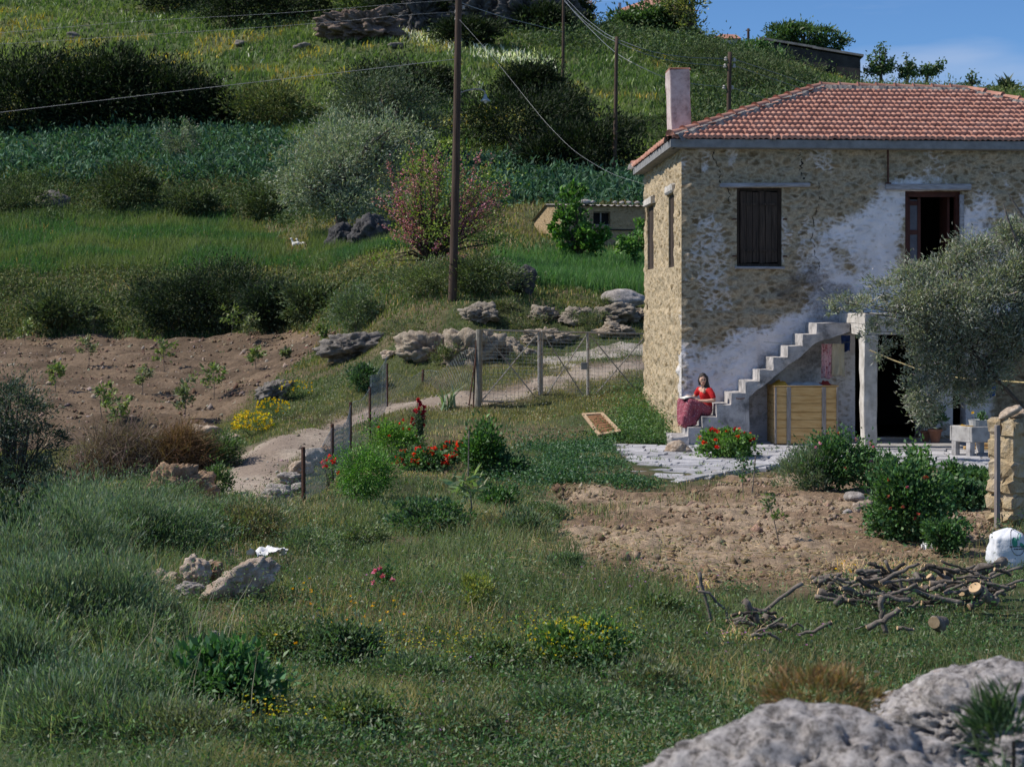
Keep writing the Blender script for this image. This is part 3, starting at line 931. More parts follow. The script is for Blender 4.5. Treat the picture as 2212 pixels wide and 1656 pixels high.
m = MB(); m.box((.195, 2.0, 8.34), (.49, .62, .035), bev=.01, jit=.012); m.build('chimney_cap', ROOF_SKIN, roof, xf=H)

# outside staircase
ST_X = [0, .31, .62, .92, 1.23, 1.53, 1.82, 2.13, 2.44, 2.73]
ST_Z = [.417, .651, .897, 1.144, 1.384, 1.625, 1.883, 2.125, 2.378, 2.613]
m = MB()
def sbox(x0, x1, z0a, z0b, z1, y0=-1.0, y1=.0):
    """one tread with its slanting underside"""
    m.prism([(x0, z0a), (x1, z0b), (x1, z1), (x0, z1)], lambda a, b: (a, y0, b), lambda a, b: (a, y1, b))
for i, (x, z) in enumerate(zip(ST_X, ST_Z)):
    x1 = ST_X[i + 1] if i < 9 else 3.46
    lo = lambda q: -.15 if q <= 1.3 else 1.06 + (q - 1.3) * .79
    if x < 1.3 <= x1 - 1e-6:
        sbox(x, 1.3, -.15, -.15, z); sbox(1.3, x1, lo(1.3001), lo(x1), z)
    else:
        sbox(x, x1, lo(x) if x != 1.3 else 1.06, min(lo(x1), z - .18), z)
m.weather(4, .013, 4.0)
V = H(m.arr())
stairs = mesh_obj('staircase', V, m.F, STEPM, house)
m = MB(); m.box((-.17, -.62, .06), (.38, .95, .34), bev=.02, jit=.012); m.weather(4, .015, 4.0).build('bottom_step', STEPM, house, xf=H)
m = MB(); m.tube([(1.02, -1.015, 1.03), (1.1, -1.04, 1.02), (1.2, -1.03, 1.035)], .01, n=5); m.build('iron_hook', RUST, stairs, xf=H)
# balcony over the cellar door
m = MB()
m.box((7.2, -1.1, 2.71), (7.46, 2.2, .215), bev=.015, jit=.004)
m.box((7.2, -2.07, 2.49), (7.44, .24, .22)); m.box((3.59, -1.0, 2.49), (.22, 1.9, .22))
bal = m.weather(7, .012, 3.0).build('balcony', PLASTER, house, xf=H)
m = MB(); m.box((3.6, -2.0, 1.16), (.25, .4, 2.44), bev=.02, jit=.01); m.weather(6, .014, 4.0).build('balcony_pillar', PLASTER, house, xf=H)
m = MB(); m.box((4.53, -.02, 2.42), (1.75, .14, .1), bev=.01); m.build('lintel', CUTWOOD, house, xf=H)
# cellar floor in front of the door
m = MB(); m.box((6.4, -1.25, .03), (6.4, 2.45, .1), jit=.0); m.build('doorstep', CONCRETE, house, xf=H)

# ------------------------------------------------------------------ paved terrace of grey slabs
def slabs():
    mb = MB()
    ang = math.radians(-14)
    R2 = np.array([[math.cos(ang), -math.sin(ang)], [math.sin(ang), math.cos(ang)]])
    lo, hi = P_PAVE.min(0) - 1, P_PAVE.max(0) + 1
    y = -3.0 + lo[1]
    cen = P_PAVE.mean(0)
    yy = -9.0
    while yy < 9:
        h = rng.uniform(.3, .42)
        xx = -12 + rng.uniform(0, .4)
        while xx < 12:
            w = rng.uniform(.34, .66)
            c = R2 @ np.array([xx + w / 2, yy + h / 2]) + cen
            cr = np.array([[xx + .012, yy + .012], [xx + w - .012, yy + .012], [xx + w - .012, yy + h - .012], [xx + .012, yy + h - .012]]) @ R2.T + cen
            d = pdist(np.append(cr[:, 0], c[0]), np.append(cr[:, 1], c[1]), P_PAVE)
            if d[4] > .02 and d.min() > -.16:
                zt = .06 + rng.normal(0, .008)
                tl = rng.normal(0, .006, 4)
                cr = cr + rng.normal(0, .012, cr.shape)
                cb = cr
                ci = c + (cr - c) * .955
                V = [(p[0], p[1], -.2) for p in cb] + [(p[0], p[1], zt - .014 + t) for p, t in zip(cb, tl)] + [(p[0], p[1], zt + t) for p, t in zip(ci, tl)]
                F = [(8, 9, 10, 11)] + [(i, (i + 1) % 4, (i + 1) % 4 + 4, i + 4) for i in range(4)] + [(i + 4, (i + 1) % 4 + 4, (i + 1) % 4 + 8, i + 8) for i in range(4)]
                g = rng.uniform(.72, 1.12)
                V = np.array(V)
                cols.append(np.tile(np.array([.43, .425, .44]) * g, (len(V), 1)))
                mb.add(V, F)
            xx += w
        yy += h
    # kerb stones along the front edge
    front = P_PAVE[1:9]
    for p, q in zip(front[:-1], front[1:]):
        L = np.linalg.norm(q - p); n = max(1, int(L / .62))
        for k in range(n):
            a, b = p + (q - p) * (k / n), p + (q - p) * ((k + 1) / n)
            dd = (b - a) / np.linalg.norm(b - a); nn = np.array([-dd[1], dd[0]])
            a, b = a + dd * .012, b - dd * .012
            w = .24
            cc = [a - nn * .02, b - nn * .02, b + nn * w, a + nn * w]
            zt = .07 + rng.normal(0, .008)
            c0 = np.mean(cc, 0)
            V = [(x[0], x[1], -.25) for x in cc] + [(x[0], x[1], zt - .02) for x in cc] + [(*(c0 + (x - c0) * .94), zt) for x in cc]
            F = [(8, 9, 10, 11)] + [(i, (i + 1) % 4, (i + 1) % 4 + 4, i + 4) for i in range(4)] + [(i + 4, (i + 1) % 4 + 4, (i + 1) % 4 + 8, i + 8) for i in range(4)]
            cols.append(np.tile(np.array([.4, .395, .4]) * rng.uniform(.8, 1.1), (12, 1)))
            mb.add(np.array(V), F)
    return mb
cols = []
PAVE_M = mat_tint('paving_slab', bscale=22, bump=.5, bdist=.02, nscale=5, namt=.28)
mb = slabs()
o = mb.build('paved_terrace', PAVE_M, col=np.concatenate(cols))
set_props(o, 'terrace paved with pale grey slabs in front of the house', 'paving', kind='structure')
# earth between the slabs
q = P_PAVE
m = MB(); cq = q.mean(0)
m.add([(*(cq + (p - cq) * .985), .022) for p in q], [tuple(range(len(q)))])
set_props(m.build('terrace_joints', mat_noise('joint_earth', (.16, .14, .11), (.3, .28, .25), scale=5, bump=.5)), 'sandy earth in the joints of the paved terrace', 'ground', kind='structure')

# ------------------------------------------------------------------ things at the house
def hy_thing(name, label, cat, p, group=None): return thing(name, label, cat, H([p])[0], group)
CRATEWOOD = mat_noise('pine_board', (.40, .235, .085), (.56, .36, .15), scale=2.2, stretch=(1.2, 3, 9), bump=.25, bscale=8, c3=(.62, .43, .2))
GREYWOOD = mat_noise('grey_batten', (.2, .18, .165), (.34, .31, .29), scale=4, stretch=(6, 6, 1), bump=.3)
cr = hy_thing('wooden_crate', 'big crate of yellow pine boards standing under the outside stairs', 'crate', (2.51, -.66, .06))
m = MB()
zs = np.cumsum([0, .165, .17, .18, .16, .19, .165, .19]); zs = .07 + zs * 1.2 / zs[-1]
for a, b in zip(zs[:-1], zs[1:]):
    m.box((2.51, -1.06, (a + b) / 2), (1.34, .025, b - a - .008), bev=.003, jit=.0015)
    m.box((1.835, -.66, (a + b) / 2), (.025, .76, b - a - .008)); m.box((3.185, -.66, (a + b) / 2), (.025, .76, b - a - .008))
m.box((2.51, -.66, 1.285), (1.38, .84, .02)); m.box((2.51, -.27, .67), (1.34, .02, 1.2))
m.build('boards', CRATEWOOD, cr, xf=H)
for x in (1.85, 2.13, 2.88, 3.17):
    m = MB(); m.box((x, -1.083, .665), (.085 if x in (2.13, 2.88) else .04, .022, 1.19), bev=.004, jit=.002); m.build('batten', GREYWOOD, cr, xf=H)

def cloth(name, label, cat, p0, w, h, col, mat=None, folds=5, amp=.03, d=(1, 0, 0), seed=0, group=None, taper=1.0, both=None):
    """a cloth hanging from its top edge"""
    nx, nz = 26, 22
    V = []
    d = np.array(d, float)
    nrm = np.array([-d[1], d[0], 0])
    for j in range(nz):
        f = j / (nz - 1)
        for i in range(nx):
            a = i / (nx - 1) - .5
            k = 1 + (taper - 1) * f
            o = amp * (.35 + f) * math.sin(a * folds * 6.28 + seed + f * .8) + .02 * vnoise(np.array([a * 6, f * 5, seed]), 1, 3)
            V.append(np.array(p0) + d * (a * w * k) + nrm * o + np.array([0, 0, -h * f - .02 * math.sin(a * 9 + seed) * f]))
    F = [(j * nx + i, j * nx + i + 1, (j + 1) * nx + i + 1, (j + 1) * nx + i) for j in range(nz - 1) for i in range(nx - 1)]
    V = np.array(V)
    nb = len(V)
    V2 = V + nrm * .012
    F2 = [tuple(i + nb for i in f[::-1]) for f in F]
    rim = [(j * nx, (j + 1) * nx, (j + 1) * nx + nb, j * nx + nb) for j in range(nz - 1)] + [((nz - 1) * nx + i, (nz - 1) * nx + i + 1, (nz - 1) * nx + i + 1 + nb, (nz - 1) * nx + i + nb) for i in range(nx - 1)]
    o = mesh_obj(name, H(np.concatenate([V, V2])), F + F2 + rim, mat, loc=H([p0])[0], smooth=True)
    return set_props(o, label, cat, group)
PINKC = mat_noise('pink_print', (.62, .2, .28), (.75, .5, .52), scale=11, bump=.1, c3=(.28, .03, .06), detail=3)
cloth('pink_dress', 'pink and red patterned cloth hanging on the line under the stairs', 'laundry', (3.08, -.5, 2.16), .24, .74, None, PINKC, folds=2.2, seed=1)
cloth('cream_cloth', 'cream cloth hanging beside the pink one under the stairs', 'laundry', (3.32, -.5, 2.16), .26, .68, None, mat_noise('cream_linen', (.5, .43, .3), (.62, .55, .42), scale=5, bump=.1), folds=1.6, seed=4, taper=1.1)
cloth('blue_cloth', 'dark blue cloth hanging behind the white balcony pillar', 'laundry', (3.50, -.42, 2.34), .2, .34, None, mat_noise('blue_cotton', (.015, .035, .12), (.03, .06, .2), scale=5, bump=.1), folds=1.2, seed=2)
o = cloth('blue_garment', 'bright blue garment hanging on the white wall above the sink', 'laundry', (6.78, -.12, 1.62), .3, .62, None, mat_noise('blue_garment', (.02, .09, .33), (.03, .14, .45), scale=4, bump=.1), folds=1.3, seed=7, taper=.6)
m = MB(); m.tube([(1.7 + .19 * i, -.5, 2.2 - .03 * math.sin(i * .31)) for i in range(11)], .005, n=5)
set_props(m.build('clothes_line', WIRE, loc=H([(1.7, -.5, 2.2)])[0], xf=H), 'thin clothes line stretched under the stairs above the crate', 'clothes line')
for (nm, lab, c, s_, col, sd_) in (('yellow_cloth', 'crumpled yellow cloth on the left end of the wooden crate', (2.0, -.75, 1.295), (.3, .4, .1), (.55, .33, .05), 2),
                              ('plastic_sheet', 'pale blue grey plastic sheet spread over the top of the crate', (2.5, -.72, 1.295), (.78, .55, .075), (.36, .42, .45), 5),
                              ('red_bag', 'dark red bag on the right end of the wooden crate', (2.98, -.7, 1.295), (.24, .32, .11), (.25, .03, .025), 8)):
    n = 20; V = []
    for i in range(n):
        for j in range(n):
            a, b = i / (n - 1) - .5, j / (n - 1) - .5
            e = min(1, 5 * min(.5 - abs(a), .5 - abs(b)))
            V.append((c[0] + a * s_[0], c[1] + b * s_[1], c[2] + e * s_[2] * (.55 + .5 * fbm(np.array([a * s_[0] * 9, b * s_[1] * 9, sd_]), 1, 3, sd_))))
    V = np.array(V); nb = len(V)
    F = [(i * n + j, (i + 1) * n + j, (i + 1) * n + j + 1, i * n + j + 1) for i in range(n - 1) for j in range(n - 1)]
    V2 = V.copy(); V2[:, 2] = c[2]
    set_props(mesh_obj(nm, H(np.concatenate([V, V2])), F + [tuple(q + nb for q in f[::-1]) for f in F], mat_noise(nm, tuple(x * .75 for x in col), tuple(min(1, x * 1.2) for x in col), scale=9, bump=.2), loc=H([c])[0], smooth=True), lab, nm.split('_')[1])
# yellow rope from the pillar past the olive tree
m = MB()
rp = [at(1878, 756, 34.0), at(1930, 778, 33.9), at(1982, 797, 33.7), at(2030, 809, 33.4), at(2069, 816, 33.2), at(2150, 822, 32.7), at(2260, 829, 32.0), at(2300, 826, 31.8)]
m.tube(rp, .016, n=6)
set_props(m.build('yellow_rope', mat_noise('yellow_rope', (.5, .38, .17), (.68, .55, .3), scale=30, bump=.4), loc=rp[0]), 'slack yellow rope tied to the balcony pillar and running right', 'rope')

# concrete wash trough
tr = thing('wash_trough', 'grey concrete wash trough on legs to the right of the cellar door', 'trough', np.array([(2108 - CU) * 32.6 / FPX, 32.6, .06]))
cx, cy = ORG[tr.name][:2]
RT = rotz(math.radians(28))
def TR(V): return np.array([cx, cy, 0]) + np.asarray(V, float) @ RT.T
m = MB()
L_, W_, T_ = .78, .56, .05
m.box((0, -W_ / 2, .48), (L_, T_, .3), taper=1.0, bev=.012, jit=.003); m.box((0, W_ / 2, .48), (L_, T_, .3), bev=.012, jit=.003)
m.box((-L_ / 2 + T_ / 2, 0, .478), (T_, W_ - T_ - .004, .3), bev=.012, jit=.003); m.box((L_ / 2 - T_ / 2, 0, .478), (T_, W_ - T_ - .004, .3), bev=.012, jit=.003)
m.box((0, 0, .345), (L_ - .09, W_ - .06, .05))
m.build('basin', CONCRETE, tr, xf=TR)
for (x, y) in ((-.33, -.2), (-.33, .2), (.3, -.2), (.3, .2)):
    m = MB(); m.box((x, y, .19), (.12, .11, .28), bev=.01, jit=.004); m.build('leg', STEPM, tr, xf=TR)
m = MB(); m.lathe((0, 0, 0), [(.11, 0), (.17, .26), (.175, .27), (.16, .26), (.1, .03)], 18)
bk = thing('metal_bucket', 'pale metal bucket holding seedlings inside the wash trough', 'bucket', TR([(.08, .02, .375)])[0])
m.build('bucket_body', mat_noise('zinc', (.3, .33, .36), (.48, .5, .53), scale=5, bump=.15, rough=.45), bk, xf=lambda V: np.asarray(V) * np.array([1.1, 1.1, 1.35]) + TR([(.08, .02, .375)])[0])
m = MB(); m.box((-.2, .1, .5), (.24, .3, .27), R=rotz(.1), bev=.03, jit=.015)
set_props(m.build('yellow_tub', mat_noise('yellow_plastic', (.3, .18, .03), (.38, .24, .05), scale=6, bump=.1), loc=TR([(-.22, .08, .375)])[0], xf=TR), 'ochre yellow tub lying in the left end of the wash trough', 'tub')
m = MB(); a, b = at(2092, 985, 33.6), at(2155, 990, 33.3); c_ = (a + b) / 2; m.box((c_[0], c_[1], .12), (.75, .14, .06), R=rotz(-.15), bev=.008)
m.box((c_[0] + .1, c_[1] + .05, .19), (.6, .12, .05), R=rotz(.05), bev=.008)
set_props(m.build('timber', CRATEWOOD, loc=(c_[0], c_[1], .08)), 'yellowish timber boards lying on the ground under the wash trough', 'timber')
TERRA = mat_noise('terracotta', (.2, .085, .05), (.3, .14, .09), scale=7, bump=.25)
POTS = []
for (u, Y, k, lab) in ((2020, 35.3, 1.0, 'larger terracotta pot with a leafy plant beside the cellar door'), (2000, 35.6, .78, 'smaller terracotta pot half hidden by the olive beside the cellar door')):
    X = (u - CU) * Y / FPX
    pt = thing('plant_pot', lab, 'plant pot', (X, Y, .08), 'terracotta pots beside the cellar door')
    m = MB(); m.lathe((X, Y, .08), [(.09 * k, 0), (.135 * k, .24 * k), (.155 * k, .24 * k), (.155 * k, .29 * k), (.13 * k, .29 * k), (.12 * k, .25 * k)], 18)
    m.build('pot', TERRA, pt)
    POTS.append((pt, X, Y, k))

# ------------------------------------------------------------------ the reading woman
def blob(name, chains, mat, parent, vox=.01, loc=None, it=6, xf=H):
    """one continuous skin over chains of balls: [(x, y, z, r), ...]"""
    import bmesh
    bm = bmesh.new()
    for ch in chains:
        for a, b in zip(ch[:-1], ch[1:]):
            a, b = np.array(a), np.array(b)
            L = np.linalg.norm(a[:3] - b[:3]); n = max(2, int(L / (min(a[3], b[3]) * .45)) + 1)
            for t in np.linspace(0, 1, n):
                p = a * (1 - t) + b * t
                w = xf([p[:3]])[0]
                bmesh.ops.create_icosphere(bm, subdivisions=2, radius=float(p[3]) * 1.03, matrix=Matrix.Translation(Vector(w)))
    me = bpy.data.meshes.new('tmp'); bm.to_mesh(me); bm.free()
    o = bpy.data.objects.new('tmp', me); COL.objects.link(o)
    r = o.modifiers.new('r', 'REMESH'); r.mode = 'VOXEL'; r.voxel_size = vox
    s = o.modifiers.new('s', 'SMOOTH'); s.iterations = it; s.factor = .5
    dg = bpy.context.evaluated_depsgraph_get()
    e = o.evaluated_get(dg); m2 = e.to_mesh()
    V = np.array([v.co[:] for v in m2.vertices]); F = [tuple(p.vertices) for p in m2.polygons]
    e.to_mesh_clear()
    bpy.data.objects.remove(o); bpy.data.meshes.remove(me)
    return mesh_obj(name, V, F, mat, parent, loc=loc, smooth=True)
SKIN = mat_noise('skin', (.5, .29, .2), (.58, .36, .26), scale=12, bump=.05, rough=.55)
HAIR = mat_noise('dark_hair', (.012, .009, .008), (.03, .022, .018), scale=5, stretch=(8, 8, 1), bump=.5, rough=.5, spec=.4)
RED = mat_noise('red_blouse', (.42, .012, .018), (.55, .02, .016), scale=8, bump=.15, rough=.8)
def mat_skirt():
    m, nt, b = nodes_of('maroon_print')
    v = objcoord(nt)
    vo = N(nt, 'ShaderNodeTexVoronoi', feature='F1', Scale=34)
    nt.links.new(v, vo.inputs['Vector'])
    wv = N(nt, 'ShaderNodeTexWave', Scale=5.5, Distortion=1.5); wv.bands_direction = 'DIAGONAL'
    nt.links.new(v, wv.inputs['Vector'])
    mm = N(nt, 'ShaderNodeMath', operation='MULTIPLY')
    r0 = ramp(nt, [(.15, (1, 1, 1)), (.3, (0, 0, 0))])
    nt.links.new(vo.outputs['Distance'], r0.inputs['Fac'])
    nt.links.new(r0.outputs['Color'], mm.inputs[0]); nt.links.new(wv.outputs['Fac'], mm.inputs[1])
    r = ramp(nt, [(0, (.25, .055, .08)), (.25, (.36, .15, .17)), (1, (.66, .52, .5))])
    nt.links.new(mm.outputs[0], r.inputs['Fac']); nt.links.new(r.outputs['Color'], b.inputs['Base Color'])
    b.inputs['Roughness'].default_value = .9
    return m
wo = hy_thing('person', 'woman in a red blouse and long maroon skirt reading on the stairs', 'person', (.45, -.6, .651))
def hand(palm, dirv, side, dn, k=1.0, curl=.5):
    palm, dirv, side, dn = [np.array(q, float) for q in (palm, dirv, side, dn)]
    ch = []
    for i, ln in enumerate((.062, .07, .066, .052)):
        b = palm + side * (-.03 + .02 * i) + dirv * .035
        m1 = b + dirv * ln * .5 + dn * .006
        tip = m1 + dirv * ln * .42 * (1 - curl * .5) + dn * ln * .5 * curl
        ch.append([(*b, .0105), (*m1, .0095), (*tip, .008)])
    tb = palm + side * -.035 - dirv * .015
    ch.append([(*tb, .013), (*(tb + side * -.018 + dirv * .016), .011), (*(tb + side * -.016 + dirv * .06 + dn * .008), .009)])
    ch.append([(*(palm - dirv * .035), .024), (*palm, .016), (*(palm + dirv * .02), .027)])
    ch.append([(*(palm + side * .022 - dirv * .02), .017), (*(palm + side * .026 + dirv * .025), .015)])
    ch.append([(*(palm - side * .022 - dirv * .02), .017), (*(palm - side * .026 + dirv * .025), .015)])
    return ch
body = [
    [(.46, -.60, .77, .125), (.45, -.60, .95, .105), (.425, -.62, 1.10, .115), (.40, -.63, 1.19, .08), (.387, -.635, 1.245, .05), (.375, -.645, 1.31, .048)],
    [(.367, -.665, 1.345, .058), (.364, -.662, 1.40, .086), (.366, -.655, 1.455, .075)],
    [(.366, -.70, 1.335, .045), (.364, -.70, 1.325, .04)],
    [(.362, -.742, 1.40, .012), (.360, -.758, 1.375, .015)],
    [(.40, -.63, 1.19, .07), (.50, -.75, 1.185, .056), (.555, -.82, 1.08, .047), (.578, -.85, .985, .04), (.44, -.815, .965, .037), (.30, -.765, .968, .027), (.27, -.75, .97, .026)],
    [(.40, -.63, 1.19, .07), (.31, -.50, 1.185, .056), (.26, -.43, 1.09, .045), (.22, -.39, 1.02, .04), (.15, -.43, 1.03, .033), (.10, -.47, 1.045, .026)],
    [(.42, -.68, .76, .1), (.25, -.72, .87, .085), (.08, -.75, .93, .066), (.04, -.75, .75, .055), (.0, -.74, .51, .036), (-.01, -.74, .465, .036)],
    [(.0, -.74, .455, .035), (-.07, -.765, .447, .032), (-.13, -.78, .44, .024)],
    [(.40, -.52, .76, .1), (.2, -.52, .87, .085), (-.07, -.50, .94, .066), (-.06, -.53, .75, .055), (-.035, -.56, .51, .036), (-.04, -.565, .465, .036)],
    [(-.04, -.565, .455, .035), (-.1, -.59, .447, .032), (-.15, -.605, .44, .024)],
    [(.385, -.70, 1.20, .04), (.378, -.735, 1.155, .032)],
]
body += hand((.235, -.735, .975), (-.95, .25, .1), (0, -.3, .95), (0, .3, .9), curl=.5)
body += hand((.06, -.50, 1.05), (-.6, -.75, 0), (.7, -.6, .2), (0, 0, -1), curl=.5)
blob('body', body, SKIN, wo, vox=.0075, it=3)
blob('hair', [[(.372, -.63, 1.475, .082), (.385, -.605, 1.42, .112), (.40, -.60, 1.36, .10), (.43, -.62, 1.28, .085), (.47, -.665, 1.20, .062), (.495, -.70, 1.13, .03)],
              [(.31, -.655, 1.45, .04), (.292, -.665, 1.39, .034), (.295, -.675, 1.33, .024), (.285, -.68, 1.30, .016)],
              [(.43, -.665, 1.45, .045), (.445, -.68, 1.38, .04), (.45, -.69, 1.3, .038)],
              [(.33, -.69, 1.48, .03), (.37, -.69, 1.487, .034), (.42, -.69, 1.475, .032)]], HAIR, wo, vox=.009, it=4)
blob('blouse', [[(.455, -.60, .86, .128), (.45, -.60, .96, .118), (.427, -.615, 1.09, .13), (.415, -.61, 1.15, .095)],
                [(.42, -.63, 1.16, .08), (.50, -.75, 1.185, .066), (.545, -.81, 1.10, .062), (.562, -.832, 1.05, .056)],
                [(.41, -.60, 1.16, .08), (.31, -.50, 1.185, .066), (.27, -.445, 1.11, .06)]], RED, wo, vox=.009, it=3)
blob('skirt', [[(.455, -.60, .83, .132), (.43, -.61, .76, .15)],
               [(.42, -.67, .77, .12), (.25, -.72, .87, .105), (.085, -.75, .925, .098), (.03, -.755, .74, .105), (-.005, -.755, .52, .11), (-.01, -.755, .49, .1)],
               [(.40, -.53, .77, .12), (.2, -.52, .87, .105), (-.065, -.50, .935, .096), (-.07, -.53, .74, .105), (-.06, -.56, .54, .11), (-.06, -.57, .50, .1)],
               [(.3, -.62, .78, .14), (.1, -.62, .8, .14), (.0, -.64, .7, .14), (-.015, -.665, .58, .15), (-.02, -.675, .53, .145)],
               [(-.02, -.62, .9, .085), (-.02, -.64, .75, .12)],
               [(.06, -.79, .6, .07), (.07, -.8, .5, .065)], [(-.06, -.8, .62, .06), (-.075, -.815, .49, .06)], [(.15, -.77, .62, .06), (.17, -.77, .5, .06)],
               [(.25, -.68, .76, .11), (.17, -.69, .62, .12), (.12, -.7, .51, .09)]], mat_skirt(), wo, vox=.011, it=5)
EYE = mat_noise('eye', (.01, .007, .006), (.02, .014, .01), scale=5, bump=0, rough=.2)
for x in (.334, .394):
    m = MB(); m.lathe((x, -.742, 1.404), [(.004, -.009), (.014, -.003), (.014, .003), (.004, .008)], 8); m.build('eye', EYE, wo, xf=H, smooth=True)
    m = MB(); m.box((x, -.747, 1.426), (.036, .012, .007)); m.build('eyebrow', HAIR, wo, xf=H)
m = MB(); m.box((.362, -.745, 1.337), (.042, .014, .013), bev=.004); m.build('lips', mat_noise('lips', (.36, .09, .08), (.42, .12, .1), scale=5, bump=0), wo, xf=H)
bo = hy_thing('open_book', 'open book with white pages lying on the knees of the woman', 'book', (.06, -.655, 1.0))
PAGE = mat_noise('page', (.7, .67, .6), (.8, .77, .7), scale=4, bump=0)
Rb = rotz(.35)
for sg in (-1, 1):
    m = MB()
    tl = math.radians(13) * sg
    Ry = np.array([[math.cos(tl), 0, math.sin(tl)], [0, 1, 0], [-math.sin(tl), 0, math.cos(tl)]])
    m.box((0, 0, 0), (.15, .22, .022), R=Rb @ Ry, bev=.003)
    off = Rb @ np.array([sg * .075, 0, 0])
    m.build('pages', PAGE, bo, xf=lambda V, off=off: H(np.asarray(V) + np.array([.06, -.655, 1.035]) + off))
    m = MB(); m.box((0, 0, -.015), (.155, .228, .006), R=Rb @ Ry)
    m.build('cover', mat_noise('book_cover', (.07, .05, .05), (.1, .07, .07), scale=4, bump=0), bo, xf=lambda V, off=off: H(np.asarray(V) + np.array([.06, -.655, 1.035]) + off))

# ------------------------------------------------------------------ gate, fence, posts, poles
gl, gr = gnd(1032, 879), gnd(1405, 846)
gy = lambda u: gl[1] + (gr[1] - gl[1]) * (u - 1032) / (1405 - 1032)
def gp(u, v): return at(u, v, gy(u))
for (u, v0, v1, w, lab) in ((1032.5, 711, 885, 15, 'thick grey post at the left end of the wire gate'), (1405, 720.5, 852, 12, 'grey post at the right end of the wire gate beside the house')):
    a, b = gp(u, v1), gp(u + (3 if u < 1100 else 0), v0)
    m = MB(); m.tube([a - np.array([0, 0, .2]), a, (a + b) / 2, b], w / 2 / pxm(a[1]), n=10, rough=.02)
    set_props(m.build('gate_post', mat_noise('concrete_post', (.16, .145, .12), (.29, .27, .23), scale=6, bump=.4), loc=a), lab, 'gate post', 'posts of the wire gate')
def leaf(lab, u0, u1, mids):
    t = thing('wire_gate', lab, 'gate', gp(u0, 868), 'leaves of the wire gate')
    top = lambda u: 712.5 + (u - 1032) / 373 * 9
    bot = lambda u: 866 + (u - 1032) / 373 * 7
    m = MB()
    us = [u0] + mids + [u1]
    m.tube([gp(u0, top(u0)), gp(u1, top(u1))], .026, n=6); m.tube([gp(u0, bot(u0)), gp(u1, bot(u1))], .026, n=6)
    for u in us: m.tube([gp(u, bot(u) + 4), gp(u, top(u))], .042 if u not in (1040, 1398) else .024, n=8)
    m.build('frame', IRON, t)
    for a, b in zip(us[:-1], us[1:]):
        m = MB()
        m.tube([gp(a, bot(a)), gp(b, top(b))], .018, n=5); m.tube([gp(a, top(a)), gp(b, bot(b))], .018, n=5)
        m.build('brace', IRON, t)
    m = MB()
    n = int((gp(u1, 800) - gp(u0, 800))[0] / .1)
    for k in range(1, n):
        u = u0 + (u1 - u0) * k / n
        m.tube([gp(u, bot(u)), gp(u + rng.normal(0, .8), (bot(u) + top(u)) / 2), gp(u, top(u))], .0034, n=3, cap=False)
    for k in range(1, 20):
        f = k / 20
        m.tube([gp(u, top(u) + (bot(u) - top(u)) * f + rng.normal(0, .5)) for u in np.linspace(u0, u1, 6)], .0034, n=3, cap=False)
    m.build('wire_mesh', MESHWIRE, t)
    return t
g1 = leaf('narrower left leaf of the wire gate next to the thick post', 1040, 1165, [])
g2 = leaf('wider right leaf of the wire gate with two crossed braces', 1170, 1398, [1270])
m = MB(); c_ = gp(1262, 790); m.box(c_ - np.array([0, .03, 0]), (.17, .06, .19), bev=.01); m.build('lock_box', FASCIA, g2)
m = MB(); m.tube([gp(1163, 845), gp(1161.5, 872), gp(1161, 884)], .022, n=6); m.build('drop_bolt', RUST, g1)
for (a, b, lab) in (((1022, 884), (1029, 735), 'upright rusty iron bar against the left gate post'), ((1011, 890), (1027, 772), 'rusty iron bar leaning over to the left gate post')):
    p, q = gp(*a), gp(*b); m = MB(); m.tube([p - np.array([0, .08, .05]), (p + q) / 2 - np.array([0, .04, 0]), q], .02, n=6)
    set_props(m.build('iron_bar', RUST, loc=p), lab, 'bar', 'rusty bars at the gate')

fe = thing('wire_fence', 'sagging wire mesh fence on rusty iron posts along the path', 'fence', gnd(656, 1085))
FP = []
for (u, vt, vb) in ((656, 965, 1086), (718, 915, 1042), (757, 868, 987), (799, 836, 946), (836, 785, 880)):
    Y = 2.9 * FPX / (vb - HV) if vb < 950 else None
    g = gnd(u, vb)
    # the posts are all about as tall: their distance follows from that
    a = g; b = at(u + rng.uniform(-2, 2), vt, g[1])
    FP.append((a, b))
    m = MB(); m.tube([a - np.array([0, 0, .25]), a, b], .035, n=6, rough=.05); m.build('post', RUST, fe)
FP.append((gnd(913, 826), at(914, 798, gnd(913, 826)[1])))
m = MB(); m.tube([FP[-1][0], FP[-1][1]], .04, n=6); m.build('post', RUST, fe)
FP.append((gl, gp(1028, 725)))
m = MB()
for k, ((a, b), (c_, d)) in enumerate(zip(FP[:-1], FP[1:])):
    L = np.linalg.norm(c_ - a); n = int(L / .17)
    hgt = (.92, .92, .95, 1.18, .8, .8)[k]
    def mp_(s, f, a=a, b=b, c_=c_, d=d, hgt=hgt, k=k):
        lo = a + (c_ - a) * s; hi = b + (d - b) * s
        sag = -.12 * math.sin(math.pi * s) * f
        g = np.array([lo[0], lo[1], float(hz(lo[0], lo[1])) + .02])
        q = g + (hi - lo) * f * hgt
        q[2] += sag + .02 * vnoise(np.array([s * 7, f * 5, k]), 1, 2)
        q[1] += .08 * vnoise(np.array([s * 5, f * 4, k + 9.0]), 1, 4)
        return q
    for i in range(-8, n + 8):
        for sg in (-1, 1):
            pts = []
            for f in np.linspace(0, 1, 7):
                s = (i + sg * f * 5) / n
                if 0 <= s <= 1: pts.append(mp_(s, f))
            if len(pts) >= 2: m.tube(pts, .0028, n=3, cap=False)
    m.tube([mp_(s, 1.0) for s in np.linspace(0, 1, 8)], .005, n=3)
m.build('wire_mesh', MESHWIRE, fe)

